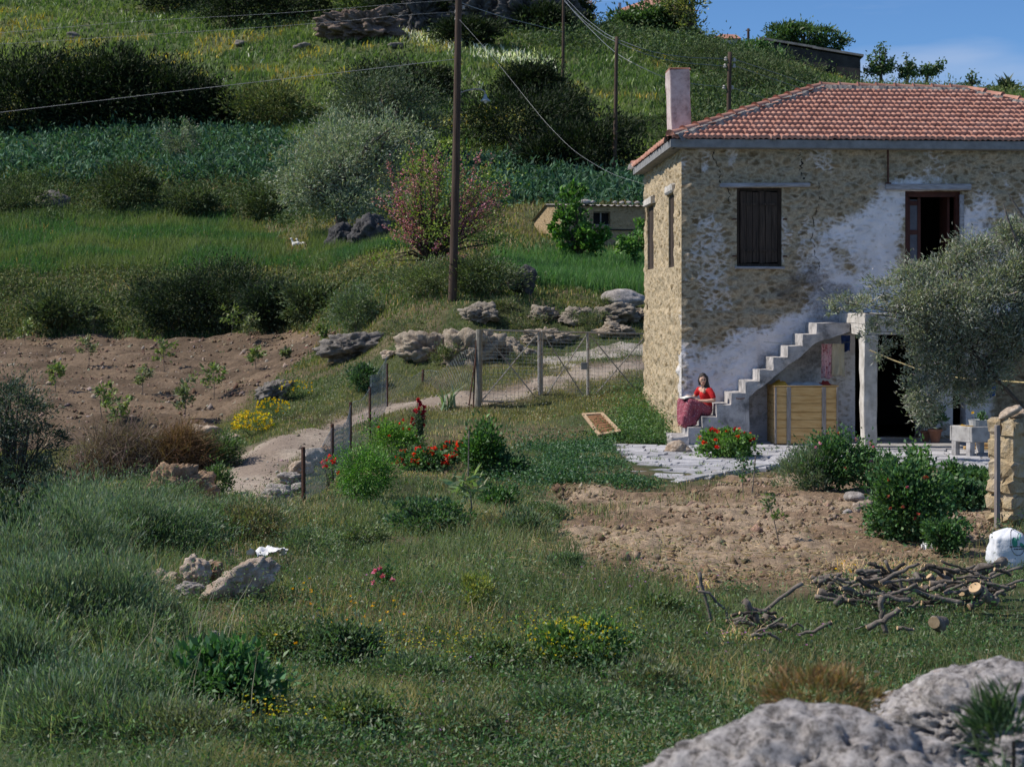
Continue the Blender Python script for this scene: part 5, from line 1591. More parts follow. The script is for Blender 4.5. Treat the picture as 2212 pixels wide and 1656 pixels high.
# red snapdragon-like spire
g = gnd(905, 975); s = pxm(g[1])
t = thing('red_spire_plant', 'tall dark leafed plant with crimson flower spikes near the fence', 'flower', g)
n = 1700; a = rng.uniform(0, 1, n)
P = g + np.stack([rng.normal(0, .07, n) + .08 * (1 - a) * 0, rng.normal(0, .07, n), a * .78], 1)
leafmesh('foliage', P, rdir(n) * np.array([1, 1, .4]) + np.array([0, 0, .7]), .07, .014, tints(n, [(.03, .055, .028), (.045, .075, .035)]), None, t)
fp = []
for (du, v) in ((-3, 862), (3, 870), (10, 878), (-8, 886), (0, 882), (8, 894), (12, 900), (-14, 905), (-10, 915), (10, 918), (-20, 925), (4, 875), (-4, 892), (-16, 912), (12, 880), (-12, 920), (11, 888), (-22, 935), (0, 866)):
    fp.append(at(905 + du, v, g[1] - .05))
flowers(t, 'flower', fp, .07, [(.5, .02, .04), (.42, .015, .05)], 8)
m = MB()
for q in fp[::2]: m.tube([g, (g + q) / 2, q], .009, n=4)
m.build('stem', BARK, t)
# weed mounds that make up the rough left side
for i, (u, v, w, h_, tone) in enumerate(((60, 1260, 180, 90, 0), (20, 1200, 140, 90, 2), (140, 1290, 170, 90, 2), (230, 1235, 120, 60, 0), (40, 1420, 180, 90, 2), (180, 1560, 200, 90, 2), (330, 1560, 120, 70, 0), (40, 1630, 200, 100, 0), (420, 1640, 200, 80, 2), (390, 1110, 110, 50, 0), (460, 1180, 110, 70, 0), (180, 1180, 200, 100, 1), (300, 1150, 160, 90, 0), (120, 1380, 260, 110, 2), (200, 1340, 180, 80, 1), (400, 1170, 120, 60, 2), (60, 1500, 240, 120, 1), (250, 1480, 220, 110, 0), (350, 1420, 120, 80, 2), (520, 1130, 130, 60, 1), (620, 1130, 120, 50, 2), (660, 1200, 150, 50, 0), (780, 1180, 120, 46, 1), (1180, 1130, 110, 46, 0), (600, 1420, 150, 76, 1), (900, 1480, 170, 60, 0), (1080, 1440, 150, 60, 1), (1400, 1490, 150, 60, 2), (1250, 1560, 240, 70, 0), (760, 1590, 220, 90, 1), (1000, 1600, 220, 80, 2), (620, 1640, 200, 80, 0), (1420, 1330, 120, 44, 1), (1220, 1240, 90, 40, 0))):
    pal = ([(.07, .11, .06), (.09, .135, .075), (.05, .08, .042)], [(.06, .095, .04), (.085, .12, .05), (.11, .13, .07)], [(.1, .12, .075), (.13, .14, .09), (.07, .09, .05)])[tone]
    if u < 520: h_ *= 1.45; w *= 1.15
    bush('weed_mound', ('bluish green', 'fresh green', 'greyish dry')[tone] + ' weed mound growing in the rough grass', 'weed', u, v, w, h_, int(1500 + w * h_ * .12), .045, (.012, .017, .009)[tone], pal, ('bluish weed mounds', 'green weed mounds', 'greyish weed mounds')[tone], up=(.8, .5, 1.2)[tone], depth=.6, stems=0)
# tall feathery weeds of the lower left slope
for i, (u, v, w, h_) in enumerate(((40, 1350, 200, 150), (150, 1300, 220, 140), (280, 1225, 220, 110), (410, 1185, 170, 80), (90, 1470, 260, 170), (230, 1445, 220, 150), (340, 1400, 130, 90), (20, 1580, 240, 160), (170, 1640, 280, 150), (310, 1640, 200, 110), (540, 1160, 150, 70), (180, 1200, 200, 110), (330, 1500, 90, 60))):
    h_ *= 1.4 if v < 1600 and u < 480 else 1.0
    if 300 < u < 470 and v < 1420: h_ *= .72
    pal = [(.07, .11, .07), (.1, .14, .09), (.05, .085, .05), (.13, .16, .105)] if i % 3 else [(.07, .11, .07), (.09, .13, .08), (.12, .14, .09)]
    bush('feathery_weed', 'tall feathery grey green weed on the lower left slope', 'weed', u, v, w, h_, int(4000 + w * h_ * .26), .075, .0085, pal, 'feathery weeds on the left slope', up=1.3, depth=.6, stems=0, spread=.26, shell=.2, jit=.3)
# green things in the joints of the terrace
X = rng.uniform(P_PAVE[:, 0].min(), P_PAVE[:, 0].max(), 260); Y = rng.uniform(P_PAVE[:, 1].min(), P_PAVE[:, 1].max(), 260)
k = (pdist(X, Y, P_PAVE) > .05) & (rng.uniform(0, 1, 260) < .25 + .75 * (X < 5.5)) & (Y < 34.5); X, Y = np.repeat(X[k], 16), np.repeat(Y[k], 16); n = len(X)
blademesh('joint_weeds', 'small weeds growing in the joints of the paved terrace', np.stack([X + rng.normal(0, .05, n), Y + rng.normal(0, .05, n), np.full(n, .04)], 1), rng.uniform(.04, .11, n), np.full(n, .012), rng.uniform(.2, .9, n), tints(n, [(.05, .1, .03), (.1, .13, .05)]))
# iris tuft
def tuft(name, label, cat, u, v, n, hh, w, pal, group=None, lean=(.2, .9), spread=.08):
    g = gnd(u, v)
    P = g + np.stack([rng.normal(0, spread, n), rng.normal(0, spread, n), np.zeros(n) - .02], 1)
    V = bladeverts(P, hh * rng.uniform(.6, 1.15, n), w * np.ones(n), rng.uniform(*lean, n))
    F = (np.arange(n)[:, None, None] * 5 + BF[None]).reshape(-1, 3)
    return set_props(mesh_obj(name, V, F, GRASS_M, loc=g, col=np.repeat(tints(n, pal), 5, 0)), label, cat, group)
tuft('iris_tuft', 'broad grey green sword leaves beside the dirt path', 'iris', 965, 885, 16, .75, .07, [(.08, .12, .08), (.1, .15, .1)])
for (u, v, lab, k) in ((1830, 1235, 'pale dry straw tuft beside the firewood pile', 60), (1945, 1240, 'bundle of long dry straw behind the large log', 90), (1595, 1390, 'dry straw tuft beside the small heap of sticks', 70), (1500, 1270, 'small straw tuft at the edge of the soil bed', 40)):
    tuft('straw_tuft', lab, 'straw', u, v, k, .26, .009, [(.34, .27, .15), (.44, .36, .22)], 'dry straw tufts', lean=(.5, 1.1), spread=.12)
# loose straw on the dug bed
lo, hi = P_BED.min(0), P_BED.max(0)
X = rng.uniform(lo[0] - 1, hi[0], 22000); Y = rng.uniform(lo[1] - .5, hi[1], 22000)
k = (pdist(X, Y, P_BED) > -.9) & (rng.uniform(0, 1, 22000) < .15 + .9 * smooth(23, 18, Y) * smooth(7.5, 1.5, X))
X, Y = X[k], Y[k]; n = len(X)
D = rdir(n) * np.array([1, 1, .12])
o = leafmesh('loose_straw', np.stack([X, Y, hz(X, Y) + .06 + .03 * rng.uniform(0, 1, n)], 1), D, rng.uniform(.05, .18, n), .008, tints(n, [(.42, .32, .18), (.5, .4, .25), (.3, .22, .12)]), PETAL)
set_props(o, 'loose dry straw strewn over the near side of the soil bed', 'straw', kind='stuff')
X = rng.uniform(lo[0], hi[0], 12000); Y = rng.uniform(lo[1], hi[1], 12000); k = pdist(X, Y, P_BED) > .1; X, Y = X[k], Y[k]
def clodmesh(name, label, X, Y, s, pal, lift=.02):
    n = len(X)
    base = np.array([[1, 0, 0], [-1, 0, 0], [0, 1, 0], [0, -1, 0], [0, 0, 1], [0, 0, -1.0]])
    F0 = np.array([[0, 2, 4], [2, 1, 4], [1, 3, 4], [3, 0, 4], [2, 0, 5], [1, 2, 5], [3, 1, 5], [0, 3, 5]])
    V = base[None] * (s[:, None, None] * rng.uniform(.55, 1.2, (n, 6, 1))) + rng.normal(0, .15, (n, 6, 3)) * s[:, None, None]
    V = V + np.stack([X, Y, hz(X, Y) + lift], 1)[:, None, :]
    F = (np.arange(n)[:, None, None] * 6 + F0[None]).reshape(-1, 3)
    o = mesh_obj(name, V.reshape(-1, 3), F, SOIL, col=np.repeat(tints(n, pal, .15), 6, 0), smooth=False)
    return set_props(o, label, 'stones', kind='stuff')
clodmesh('soil_clods', 'crumbly clods of brown earth on the dug bed', X, Y, rng.gamma(1.4, .011, len(X)) + .008, [(.23, .16, .1), (.31, .225, .15), (.36, .275, .19)], .04)
lo, hi = P_FIELD.min(0), P_FIELD.max(0)
X = rng.uniform(lo[0], hi[0], 16000); Y = rng.uniform(lo[1], hi[1], 16000); k = pdist(X, Y, P_FIELD) > .1; X, Y = X[k], Y[k]
clodmesh('field_stones', 'clods and pale stones all over the ploughed field', X, Y, rng.gamma(2, .017, len(X)) + .015, [(.14, .095, .063), (.18, .12, .08), (.23, .17, .12), (.14, .09, .06), (.3, .25, .2)], .05)
lo, hi = P_PATH.min(0), P_PATH.max(0)
X = rng.uniform(lo[0], hi[0], 9000); Y = rng.uniform(lo[1], hi[1], 9000); k = pdist(X, Y, P_PATH) > .0; X, Y = X[k], Y[k]
clodmesh('path_gravel', 'small pale gravel stones lying on the dirt path', X, Y, rng.gamma(1.5, .007, len(X)) + .006, [(.3, .25, .2), (.42, .37, .31), (.22, .18, .14)], .03)

# young big-leaved sapling, stakes, small bed saplings
def sapling(name, label, u, v, hpx, n, L, W, pal, lean=0.0, spread=.3, group='young fruit trees in the ploughed field', r=.012, width=.35, low=.45, cat='sapling', wpx=None):
    g = gnd(u, v); s = pxm(g[1]); hh = hpx / s
    t = thing(name, label, cat, g, group)
    tip = g + np.array([lean * hh, 0, hh])
    m = MB(); m.tube([g - np.array([0, 0, .15]), g + (tip - g) * .5 + np.array([.03 * rng.normal(), 0, 0]), g + (tip - g) * .92], [r, r * .8, r * .4], n=5)
    w = (wpx / s / 2) if wpx else hh * width / 2
    nb = 9
    P, D = [], []
    for b in range(nb):
        f = low + (1 - low) * (b + .5) / nb
        a = rng.uniform(0, 6.28)
        q0 = g + (tip - g) * f * .95
        ww = w * (1.25 - .6 * abs(f - .65) / .5) * rng.uniform(.5, 1.3)
        q1 = q0 + np.array([math.cos(a) * ww, math.sin(a) * ww, ww * rng.uniform(.1, .9)])
        m.tube([q0, q1], [r * .4, r * .15], n=4)
        k = n // nb
        f2 = rng.uniform(.25, 1.05, k)[:, None]
        P.append(q0 + (q1 - q0) * f2 + rng.normal(0, spread * w * .5, (k, 3))); D.append(unit(q1 - q0)[None] * .8 + rdir(k) + np.array([0, 0, .1]))
    m.build('trunk', BARK_GREY, t)
    P, D = np.concatenate(P), np.concatenate(D)
    leafmesh('foliage', P, D, L * rng.uniform(.6, 1.2, len(P)), W * rng.uniform(.7, 1.2, len(P)), tints(len(P), pal), None, t)
    return t
SAPG = [(.07, .11, .035), (.1, .14, .045), (.05, .085, .03), (.13, .16, .06)]
SAPS = [(193, 795, 68, 'young tree in the upper left of the ploughed field'), (120, 848, 60, 'thin grey leafed young tree near the left edge of the field'), (356, 809, 74, 'young tree throwing a long shadow in the upper middle of the field'),
        (308, 861, 62, 'slim young tree with a dark shadow left of the field centre'), (223, 912, 76, 'young tree standing next to the bushy one at the lower field edge'), (260, 919, 56, 'bushy low young tree at the lower left field edge'),
        (398, 916, 88, 'tallest young tree behind the pale rock at the lower field edge'), (462, 866, 72, 'young tree with a round head on the right of the field'), (554, 807, 52, 'young tree on the right end of the ploughed field'),
        (543, 747, 62, 'young tree with spread branches at the upper right field edge'), (497, 731, 68, 'slender young tree in front of the dark bank thicket'), (335, 725, 58, 'pale young tree against the left part of the bank thicket'),
        (200, 724, 36, 'small yellowish young tree at the top left of the field'), (56, 750, 58, 'young tree at the far left end of the field'), (699, 748, 40, 'bare thin young tree at the extreme right tip of the field'), (617, 780, 24, 'tiny seedling tree near the grassy right margin of the field')]
for i, (u, v, hp, lab) in enumerate(SAPS):
    sapling('fruit_sapling', lab, u, v, hp, 190 if hp < 80 else 260, .17, .07, SAPG if i % 3 else [(.08, .1, .055), (.11, .13, .07)], lean=rng.normal(0, .05), width=.55 if i != 5 else .95, low=.4 if i != 5 else .1)
sapling('peach_sapling', 'young sapling with long drooping pale leaves in the garden', 1012, 1150, 122, 90, .2, .05, [(.1, .15, .07), (.13, .18, .1), (.08, .12, .05)], low=.5, width=.55, group=None, spread=.3, r=.012)
sapling('staked_sapling', 'thin leafy sapling before the geranium at the terrace kerb', 1606, 1072, 92, 110, .08, .035, ROSEG, low=.35, width=.45, group='saplings in the soil bed', r=.009)
sapling('staked_sapling', 'thin bent sapling standing alone in the middle of the soil bed', 1690, 1180, 110, 90, .075, .034, [(.06, .1, .04), (.09, .13, .05)], lean=-.3, low=.5, width=.4, group='saplings in the soil bed', r=.008)
for (u0, v0, u1, v1, lab, r) in ((1008, 1075, 1013, 930, 'tall thin bare stake beside the citrus shrub', .012), (1622, 1075, 1632, 985, 'thin cane stake tied beside the kerb sapling', .01)):
    a = gnd(u0, v0); b = at(u1, v1, a[1]); m = MB(); m.tube([a - np.array([0, 0, .1]), (a + b) / 2 + np.array([.01, 0, 0]), b], r, n=6)
    set_props(m.build('garden_stake', BARK_GREY, loc=a), lab, 'stake', 'stakes in the garden')
for (pt, X, Y, k) in POTS:
    crown(pt, 'foliage', (X, Y, .36 + .2 * k), (.22 * k, .2 * k, .26 * k), 260, .1, .045, [(.05, .1, .05), (.08, .13, .07), (.04, .08, .035)], up=.6)
    m = MB(); m.tube([(X, Y, .2), (X, Y, .5 * k + .1)], .01, n=5); m.build('stem', BARK, pt)
crown(bk, 'foliage', ORG[bk.name] + np.array([0, 0, .42]), (.17, .15, .1), 130, .07, .03, ROSEG)
flowers(bk, 'flower', [ORG[bk.name] + np.array([-.12, -.05, .5])], .05, [(.8, .5, .02)])

# ------------------------------------------------------------------ rocks
import bmesh
def ico(sub):
    bm = bmesh.new(); bmesh.ops.create_icosphere(bm, subdivisions=sub, radius=1)
    V = np.array([v.co[:] for v in bm.verts]); F = np.array([[v.index for v in f.verts] for f in bm.faces]); bm.free()
    return V, F
ICO = {k: ico(k) for k in (2, 3, 4, 5, 6)}
GREYR = [(.125, .112, .1), (.215, .195, .175)]
TANR = [(.38, .285, .205), (.53, .435, .345)]
ORGR = [(.25, .16, .1), (.36, .25, .165)]
PALER = [(.33, .295, .265), (.46, .42, .39)]
DARKR = [(.045, .044, .045), (.09, .086, .086)]
_rs = [100]
def rock(name, label, cat, c, rad, pal, sub=4, rough_=.28, group=None, yaw=0.0, tilt=0.0, flatb=.0, fs=1.3, pits=0.0, mat=None, kind=None):
    """rad: half extents; c: centre"""
    _rs[0] += 7
    s = _rs[0]
    rl = np.random.default_rng(s)
    V, F = ICO[sub]
    n1 = fbm(V + s, fs, 4, s); n2 = fbm(V + s, fs * 3.2, 4, s + 3)
    d = 1 + rough_ * n1 + rough_ * .4 * n2
    # planes of fracture
    for k in range(5):
        nv = unit(rl.normal(0, 1, 3)); q = V @ nv
        d = np.where(q > .55, d * (1 - .55 * (q - .55)), d)
    if pits:
        n3 = fbm(V + s, fs * 7, 3, s + 9); d = d - pits * np.clip(n3 - .1, 0, 1)
    Q = V * d[:, None] * np.array(rad)
    ct, st = math.cos(tilt), math.sin(tilt)
    Q = Q @ np.array([[ct, 0, st], [0, 1, 0], [-st, 0, ct]]).T @ rotz(yaw).T
    w = smooth(-.5, .6, n2 + .4 * n1)[:, None]
    col = np.array(pal[0]) * (1 - w) + np.array(pal[1]) * w
    o = mesh_obj(name, Q + np.array(c), F, mat or ROCK, loc=c, smooth=sub >= 4, col=col)
    return set_props(o, label, cat, group, kind)
def rk(name, label, u, v, wpx, hpx, pal, sub=4, group=None, rg=.28, sink=.3, yaw=0.3, tilt=0, dep=.8, skip=0, Y=None, cat='rock', **kw):
    g = gnd(u, v, skip) if Y is None else np.array([(u - CU) * Y / FPX, Y, CAMZ - (v - HV) * Y / FPX])
    s = pxm(g[1])
    w, h_ = wpx / s / 2, hpx / s / 2
    c = g + np.array([0, 0, h_ * (1 - sink)])
    return rock(name, label, cat, c, (w, w * dep, h_ * 1.1), pal, sub, rg, group, yaw, tilt, **kw)
G1 = 'pale rocks at the edge of the garden'
rk('rock', 'large tan rock slab under the white plastic scrap', 522, 1290, 170, 76, [(.43, .33, .245), (.58, .48, .39)], 5, group=G1, tilt=-.4, sink=.1, dep=.5, rg=.27, pits=.08)
rk('rock', 'upright tan rock left of the large slab', 420, 1278, 72, 70, [(.43, .33, .245), (.58, .48, .39)], 5, group=G1, sink=0, rg=.26)
rk('rock', 'half hidden tan rock at the left end of the garden rocks', 352, 1280, 84, 50, TANR, 5, group=G1, sink=0, rg=.36)
rk('rock', 'low round rock in the grass below the upright one', 410, 1300, 70, 44, PALER, 5, group=G1, sink=0, rg=.36)
rk('rock', 'round tan rock behind the large slab', 497, 1232, 54, 46, TANR, 5, group=G1, Y=19.5, sink=0, rg=.36)
rk('rock', 'reddish tan stone wedged between the upright rock and the slab', 462, 1262, 46, 54, ORGR, 5, group=G1, sink=0, rg=.36)
rk('rock', 'small grey stone in the weeds above the shiny dark bush', 462, 1385, 36, 26, PALER, group=G1, sub=3)
rk('rock', 'grey stone beside the shiny dark bush', 386, 1440, 40, 30, PALER, group=G1, sub=3)
rk('rock', 'orange stone left of the shiny dark bush', 352, 1482, 40, 26, ORGR, group=G1, sub=3)
rk('rock', 'grey weathered rock at the extreme left edge of the foreground', 5, 1545, 70, 90, GREYR, group=G1)
rk('rock', 'tiny pale stone at the bottom edge of the foreground', 600, 1648, 40, 22, PALER, group=G1, sub=3)
G2 = 'rough stones along the path'
for (u, v, w, h_, lab) in ((300, 1284, 40, 24, 'small stone at the far left of the rock scatter'), (380, 1296, 34, 24, 'small stone before the upright tan rock'), (448, 1290, 36, 28, 'stone between the upright rock and the big slab'), (470, 1296, 44, 26, 'flat stone at the left foot of the big slab'), (455, 1240, 36, 28, 'stone behind the upright tan rock'), (540, 1240, 40, 26, 'stone behind the big slab next to the plastic'), (590, 1250, 34, 20, 'small stone right of the plastic scrap'), (330, 1296, 36, 22, 'low stone in the grass left of the upright rock')):
    rk('rock', lab, u, v, w, h_, TANR, 4, group=G1, sink=.0, rg=.34, fs=1.8)
for (u, v, w, h_, pal, lab) in ((600, 1078, 70, 40, PALER, 'nearest pale lump of the stones right of the path'), (628, 1048, 60, 36, PALER, 'pale stones beside the foot of the first fence post'), (652, 1028, 50, 34, TANR, 'tan stone behind the first fence post'),
                                (678, 1006, 60, 40, PALER, 'white grey stone between the first two fence posts'), (700, 990, 44, 30, ORGR, 'pinkish stone near the second fence post'), (575, 1090, 40, 26, TANR, 'small tan stone at the end of the row by the path'), (640, 1065, 40, 24, PALER, 'small pale stone in front of the first fence post')):
    rk('path_stone', lab, u, v, w, h_, pal, group=G2, sub=4, fs=2.0, rg=.32)
rk('rock_outcrop', 'orange brown crumbling rock outcrop left of the path', 380, 1098, 150, 96, ORGR, 6, rg=.34, fs=2.5, dep=.6, pits=.12)
rk('rock', 'knobbly grey boulder lying on the orange outcrop', 386, 1042, 34, 36, PALER, Y=gnd(395, 1085)[1] - .4, group='stones on the orange outcrop', fs=2)
rk('rock', 'ochre lump on the right side of the orange outcrop', 436, 1050, 56, 44, ORGR, Y=gnd(395, 1085)[1] - .3, group='stones on the orange outcrop', fs=2)
rk('rock', 'pale tan boulder on the lower field edge under the tallest young tree', 440, 945, 66, 40, TANR)
rk('rock', 'small tan stone right of the pale boulder at the field edge', 505, 952, 40, 22, TANR)
rk('grey_rock', 'dark grey craggy rock above the yellow daisies', 588, 872, 92, 58, GREYR, 5, rg=.34, fs=2.2, group='grey crags right of the field', tilt=-.3, sink=.25, pits=.08)
rk('grey_rock', 'long grey craggy ledge at the right end of the field', 775, 770, 150, 64, GREYR, 5, rg=.36, fs=2.2, group='grey crags right of the field', sink=.45, pits=.08)
rk('grey_rock', 'small light stone in the grass behind the fence', 838, 772, 34, 18, TANR, group='grey crags right of the field')
G3 = 'rock bank behind the gate'
for (u, v, w, h_, pal, lab) in ((925, 770, 110, 70, ORGR, 'brown rock at the left end of the bank behind the gate'), (1010, 782, 120, 92, TANR, 'big tan rock face left of the gate post'), (1095, 770, 110, 66, TANR, 'tan rock seen through the narrow gate leaf'), (1180, 735, 90, 34, TANR, 'flat tan rock above the middle of the gate'),
                                (1045, 690, 80, 40, GREYR, 'dark rock step below the tall wooden pole'), (1180, 688, 70, 34, GREYR, 'grey rock in the turf bank left of centre'), (1250, 690, 90, 42, GREYR, 'grey rock in the middle of the turf bank'), (1320, 690, 100, 44, GREYR, 'shaded grey rock in the bank near the house'), (1380, 690, 60, 36, ORGR, 'brown rock at the house end of the bank'), (1330, 722, 70, 26, ORGR, 'low brown rock above the gate near the house')):
    rk('bank_rock', lab, u, v, w * 1.15, h_ * 1.15, [(.17, .145, .115), (.3, .26, .21)] if pal is GREYR else [(.22, .175, .13), (.37, .31, .24)], 5, group=G3, rg=.36, fs=2.1, dep=.9, sink=.8, pits=.1)
rk('boulder', 'smooth pale boulder on the grass beside the house wall', 1340, 668, 120, 42, PALER, rg=.14, fs=.9, sink=.15)
rk('boulder', 'dark mossy boulder in the green field left of the redbud', 735, 540, 80, 62, DARKR, 5, rg=.26, fs=1.8, pits=.1, group='dark boulders', sink=.2)
rk('boulder', 'darker boulder shaded behind the mossy one', 795, 538, 90, 76, DARKR, 5, rg=.26, fs=1.8, pits=.1, group='dark boulders', sink=.2)
rk('boulder', 'dark boulder right of the bush at the tall pole', 1132, 640, 66, 66, DARKR, rg=.22, group='dark boulders', sink=.2)
rk('boulder', 'grey rock below the dark thicket in the middle of the slope', 1112, 352, 54, 34, DARKR, rg=.25, group='dark boulders')
rk('boulder', 'weathered grey rock in the scrub at the far left', 112, 455, 78, 56, GREYR, rg=.25, group='dark boulders')
rk('boulder', 'grey rock half buried in the bank above the field', 160, 690, 50, 26, GREYR, rg=.25, group='dark boulders')
rk('cliff_rock', 'brown rock outcrop with a grassy cap near the top of the slope', 785, 84, 150, 74, [(.11, .08, .062), (.17, .13, .105)], sub=6, rg=.5, fs=2.2, pits=.12, sink=.4, group='hilltop crags', dep=.6)
for (u, v, w, h_, lab) in ((905, 62, 110, 90, 'dark crag left of the tall pole at the top'), (1035, 58, 120, 80, 'dark crag just right of the tall pole at the top'), (1130, 62, 100, 90, 'widest dark crag at the top between the two poles'), (1210, 50, 80, 70, 'dark crag where the hill meets the sky')):
    rk('cliff_rock', lab, u, v, w, h_, [(.05, .047, .045), (.095, .09, .085)], sub=6, rg=.55, fs=2.4, pits=.15, sink=.4, group='hilltop crags', dep=.6)
rk('cliff_rock', 'pale leaning rock slab under the hilltop trees', 1418, 118, 54, 40, PALER, rg=.25, group='hilltop crags', tilt=-.6, Y=160, dep=.4)
for i, (u, v, w, lab) in enumerate(((520, 100, 34, 'grey stone on the open hillside left of centre'), (655, 108, 40, 'grey scrubby stone below the brown outcrop'), (160, 85, 36, 'grey stone on the upper left hillside'), (858, 105, 34, 'pale stone under the brown outcrop'))):
    rk('hill_stone', lab, u, v, w, 16, GREYR, sub=3, group='stones on the hillside')
rk('corner_stone', 'tan stone block lying at the foot of the stairs', 1466, 985, 62, 38, TANR, rg=.2)
G4 = 'rubble heap in the soil bed'
for (u, v, w, h_, pal, lab) in ((1848, 1092, 66, 34, PALER, 'long pale stone on top of the rubble heap in the bed'), (1872, 1102, 50, 30, TANR, 'tan stone at the right of the rubble heap'), (1850, 1112, 26, 26, TANR, 'round stone at the front of the rubble heap'), (1830, 1112, 28, 14, PALER, 'small white stone left in the rubble heap'), (1868, 1120, 24, 20, ORGR, 'brown stone at the bottom of the rubble heap'), (2060, 1136, 40, 30, TANR, 'stone beside the small low rose bush')):
    rk('rubble_stone', lab, u, v, w, h_, pal, group=G4, sub=3, rg=.25)
# the two lichen-covered rocks close to the camera
def mat_lichen():
    m, nt, b = nodes_of('lichen_rock')
    v = objcoord(nt)
    n = N(nt, 'ShaderNodeTexNoise', Scale=18, Detail=14, Roughness=.82); nt.links.new(v, n.inputs['Vector'])
    r = ramp(nt, [(.38, (.03, .027, .027)), (.46, (.24, .22, .21)), (.53, (.5, .465, .45)), (.68, (.72, .68, .66))])
    nt.links.new(n.outputs['Fac'], r.inputs['Fac'])
    n2 = N(nt, 'ShaderNodeTexNoise', Scale=3.2, Detail=4); nt.links.new(v, n2.inputs['Vector'])
    r2 = ramp(nt, [(.64, (0, 0, 0)), (.74, (1, 1, 1))]); nt.links.new(n2.outputs['Fac'], r2.inputs['Fac'])
    mx = N(nt, 'ShaderNodeMix', data_type='RGBA'); mx.inputs['B'].default_value = (.33, .17, .08, 1)
    nt.links.new(r2.outputs['Color'], mx.inputs['Factor']); nt.links.new(r.outputs['Color'], mx.inputs['A'])
    nt.links.new(mx.outputs['Result'], b.inputs['Base Color']); b.inputs['Roughness'].default_value = .95
    bp = N(nt, 'ShaderNodeBump', Strength=.9, Distance=.03); nt.links.new(n.outputs['Fac'], bp.inputs['Height']); nt.links.new(bp.outputs['Normal'], b.inputs['Normal'])
    return m
LICH = mat_lichen()
c = at(1790, 1805, 5.0); rock('foreground_rock', 'big blurred white lichen rock at the bottom right corner', 'rock', c, (.6, .4, .36), PALER, 6, .11, 'lichen rocks in the foreground', pits=.16, mat=LICH, fs=2.1)
c = at(2110, 1580, 6.0); rock('foreground_rock', 'second lichen rock rising behind the bigger one at the right edge', 'rock', c, (.46, .4, .27), PALER, 6, .11, 'lichen rocks in the foreground', pits=.16, mat=LICH, fs=2.2)
for (c, rad, n, L, W, pal, lab, nm) in ((at(1770, 1500, 5.6), (.18, .14, .075), 2600, .04, .005, [(.12, .075, .035), (.17, .11, .05), (.07, .075, .03)], 'brown dry moss tuft between the two lichen rocks', 'moss_tuft'),
                                    (at(2190, 1600, 5.0), (.09, .1, .14), 420, .1, .009, [(.025, .05, .025), (.04, .065, .03)], 'blurred green plant at the right frame edge by the rock', 'edge_plant')):
    t = thing(nm, lab, 'plant', c - np.array([0, 0, rad[2]])); crown(t, 'foliage', c, rad, n, L, W, pal, up=.8)
    m = MB(); m.tube([c - np.array([0, 0, rad[2]]), c], .006, n=4); m.build('stem', BARK, t)

# ------------------------------------------------------------------ gatepost, sacks, scraps
gb = gnd(2186, 1130)
gt = thing('stone_gatepost', 'rough stone gatepost at the right edge of the garden', 'gatepost', gb)
s = pxm(gb[1]); RG = rotz(math.radians(38))
def GX(V): return gb + np.asarray(V, float) @ RG.T
m = MB(); z = -.15
cols_ = []
while z < 1.26:
    hh = rng.uniform(.13, .34)
    k = rng.uniform(.3, .7)
    for (x0, x1) in ((-.27, -.27 + .54 * k), (-.27 + .54 * k, .27)):
        for (y0, y1) in ((-.22, .0), (.0, .22)):
            m.box(((x0 + x1) / 2 + rng.normal(0, .012), (y0 + y1) / 2 + rng.normal(0, .012), z + hh / 2), (x1 - x0 - .01 + rng.normal(0, .02), y1 - y0 - .008, hh - .008), bev=.045, jit=.02)
    z += hh
m.box((0, 0, .55), (.47, .37, 1.4))
m.build('masonry', mat_noise('gatepost_stone', (.3, .215, .12), (.46, .36, .22), scale=5, bump=.8, bscale=18, bdist=.05, c3=(.5, .42, .32)), gt, xf=GX)
for (x, y, zz, r, lab, tl) in ((-.14, -.05, z + .1, (.17, .11, .07), 'flat stone tilted on top of the stone gatepost', -.5), (.12, 0, z + .06, (.2, .16, .08), 'pale stone lying on the right of the gatepost top', .1)):
    rock('cap_stone', lab, 'stone', GX([(x, y, zz)])[0], r, TANR, 3, .25, 'loose stones on the gatepost', tilt=tl)
a, b = at(2155, 1136, gb[1] - .35), at(2154, 926, gb[1] - .3)
m = MB(); d_ = b - a; c_ = (a + b) / 2; m.box(c_, (.06, .055, np.linalg.norm(d_) + .1), R=rotz(.3), bev=.006, jit=.003)
set_props(m.build('wooden_post', mat_noise('grey_post_wood', (.16, .14, .13), (.28, .25, .24), scale=4, stretch=(6, 6, .8), bump=.4), loc=a), 'grey square wooden post leaning against the stone gatepost', 'post')
SACKM = mat_noise('white_sack', (.6, .62, .66), (.75, .76, .78), scale=5, bump=.35, bscale=9, rough=.6, bdist=.04)
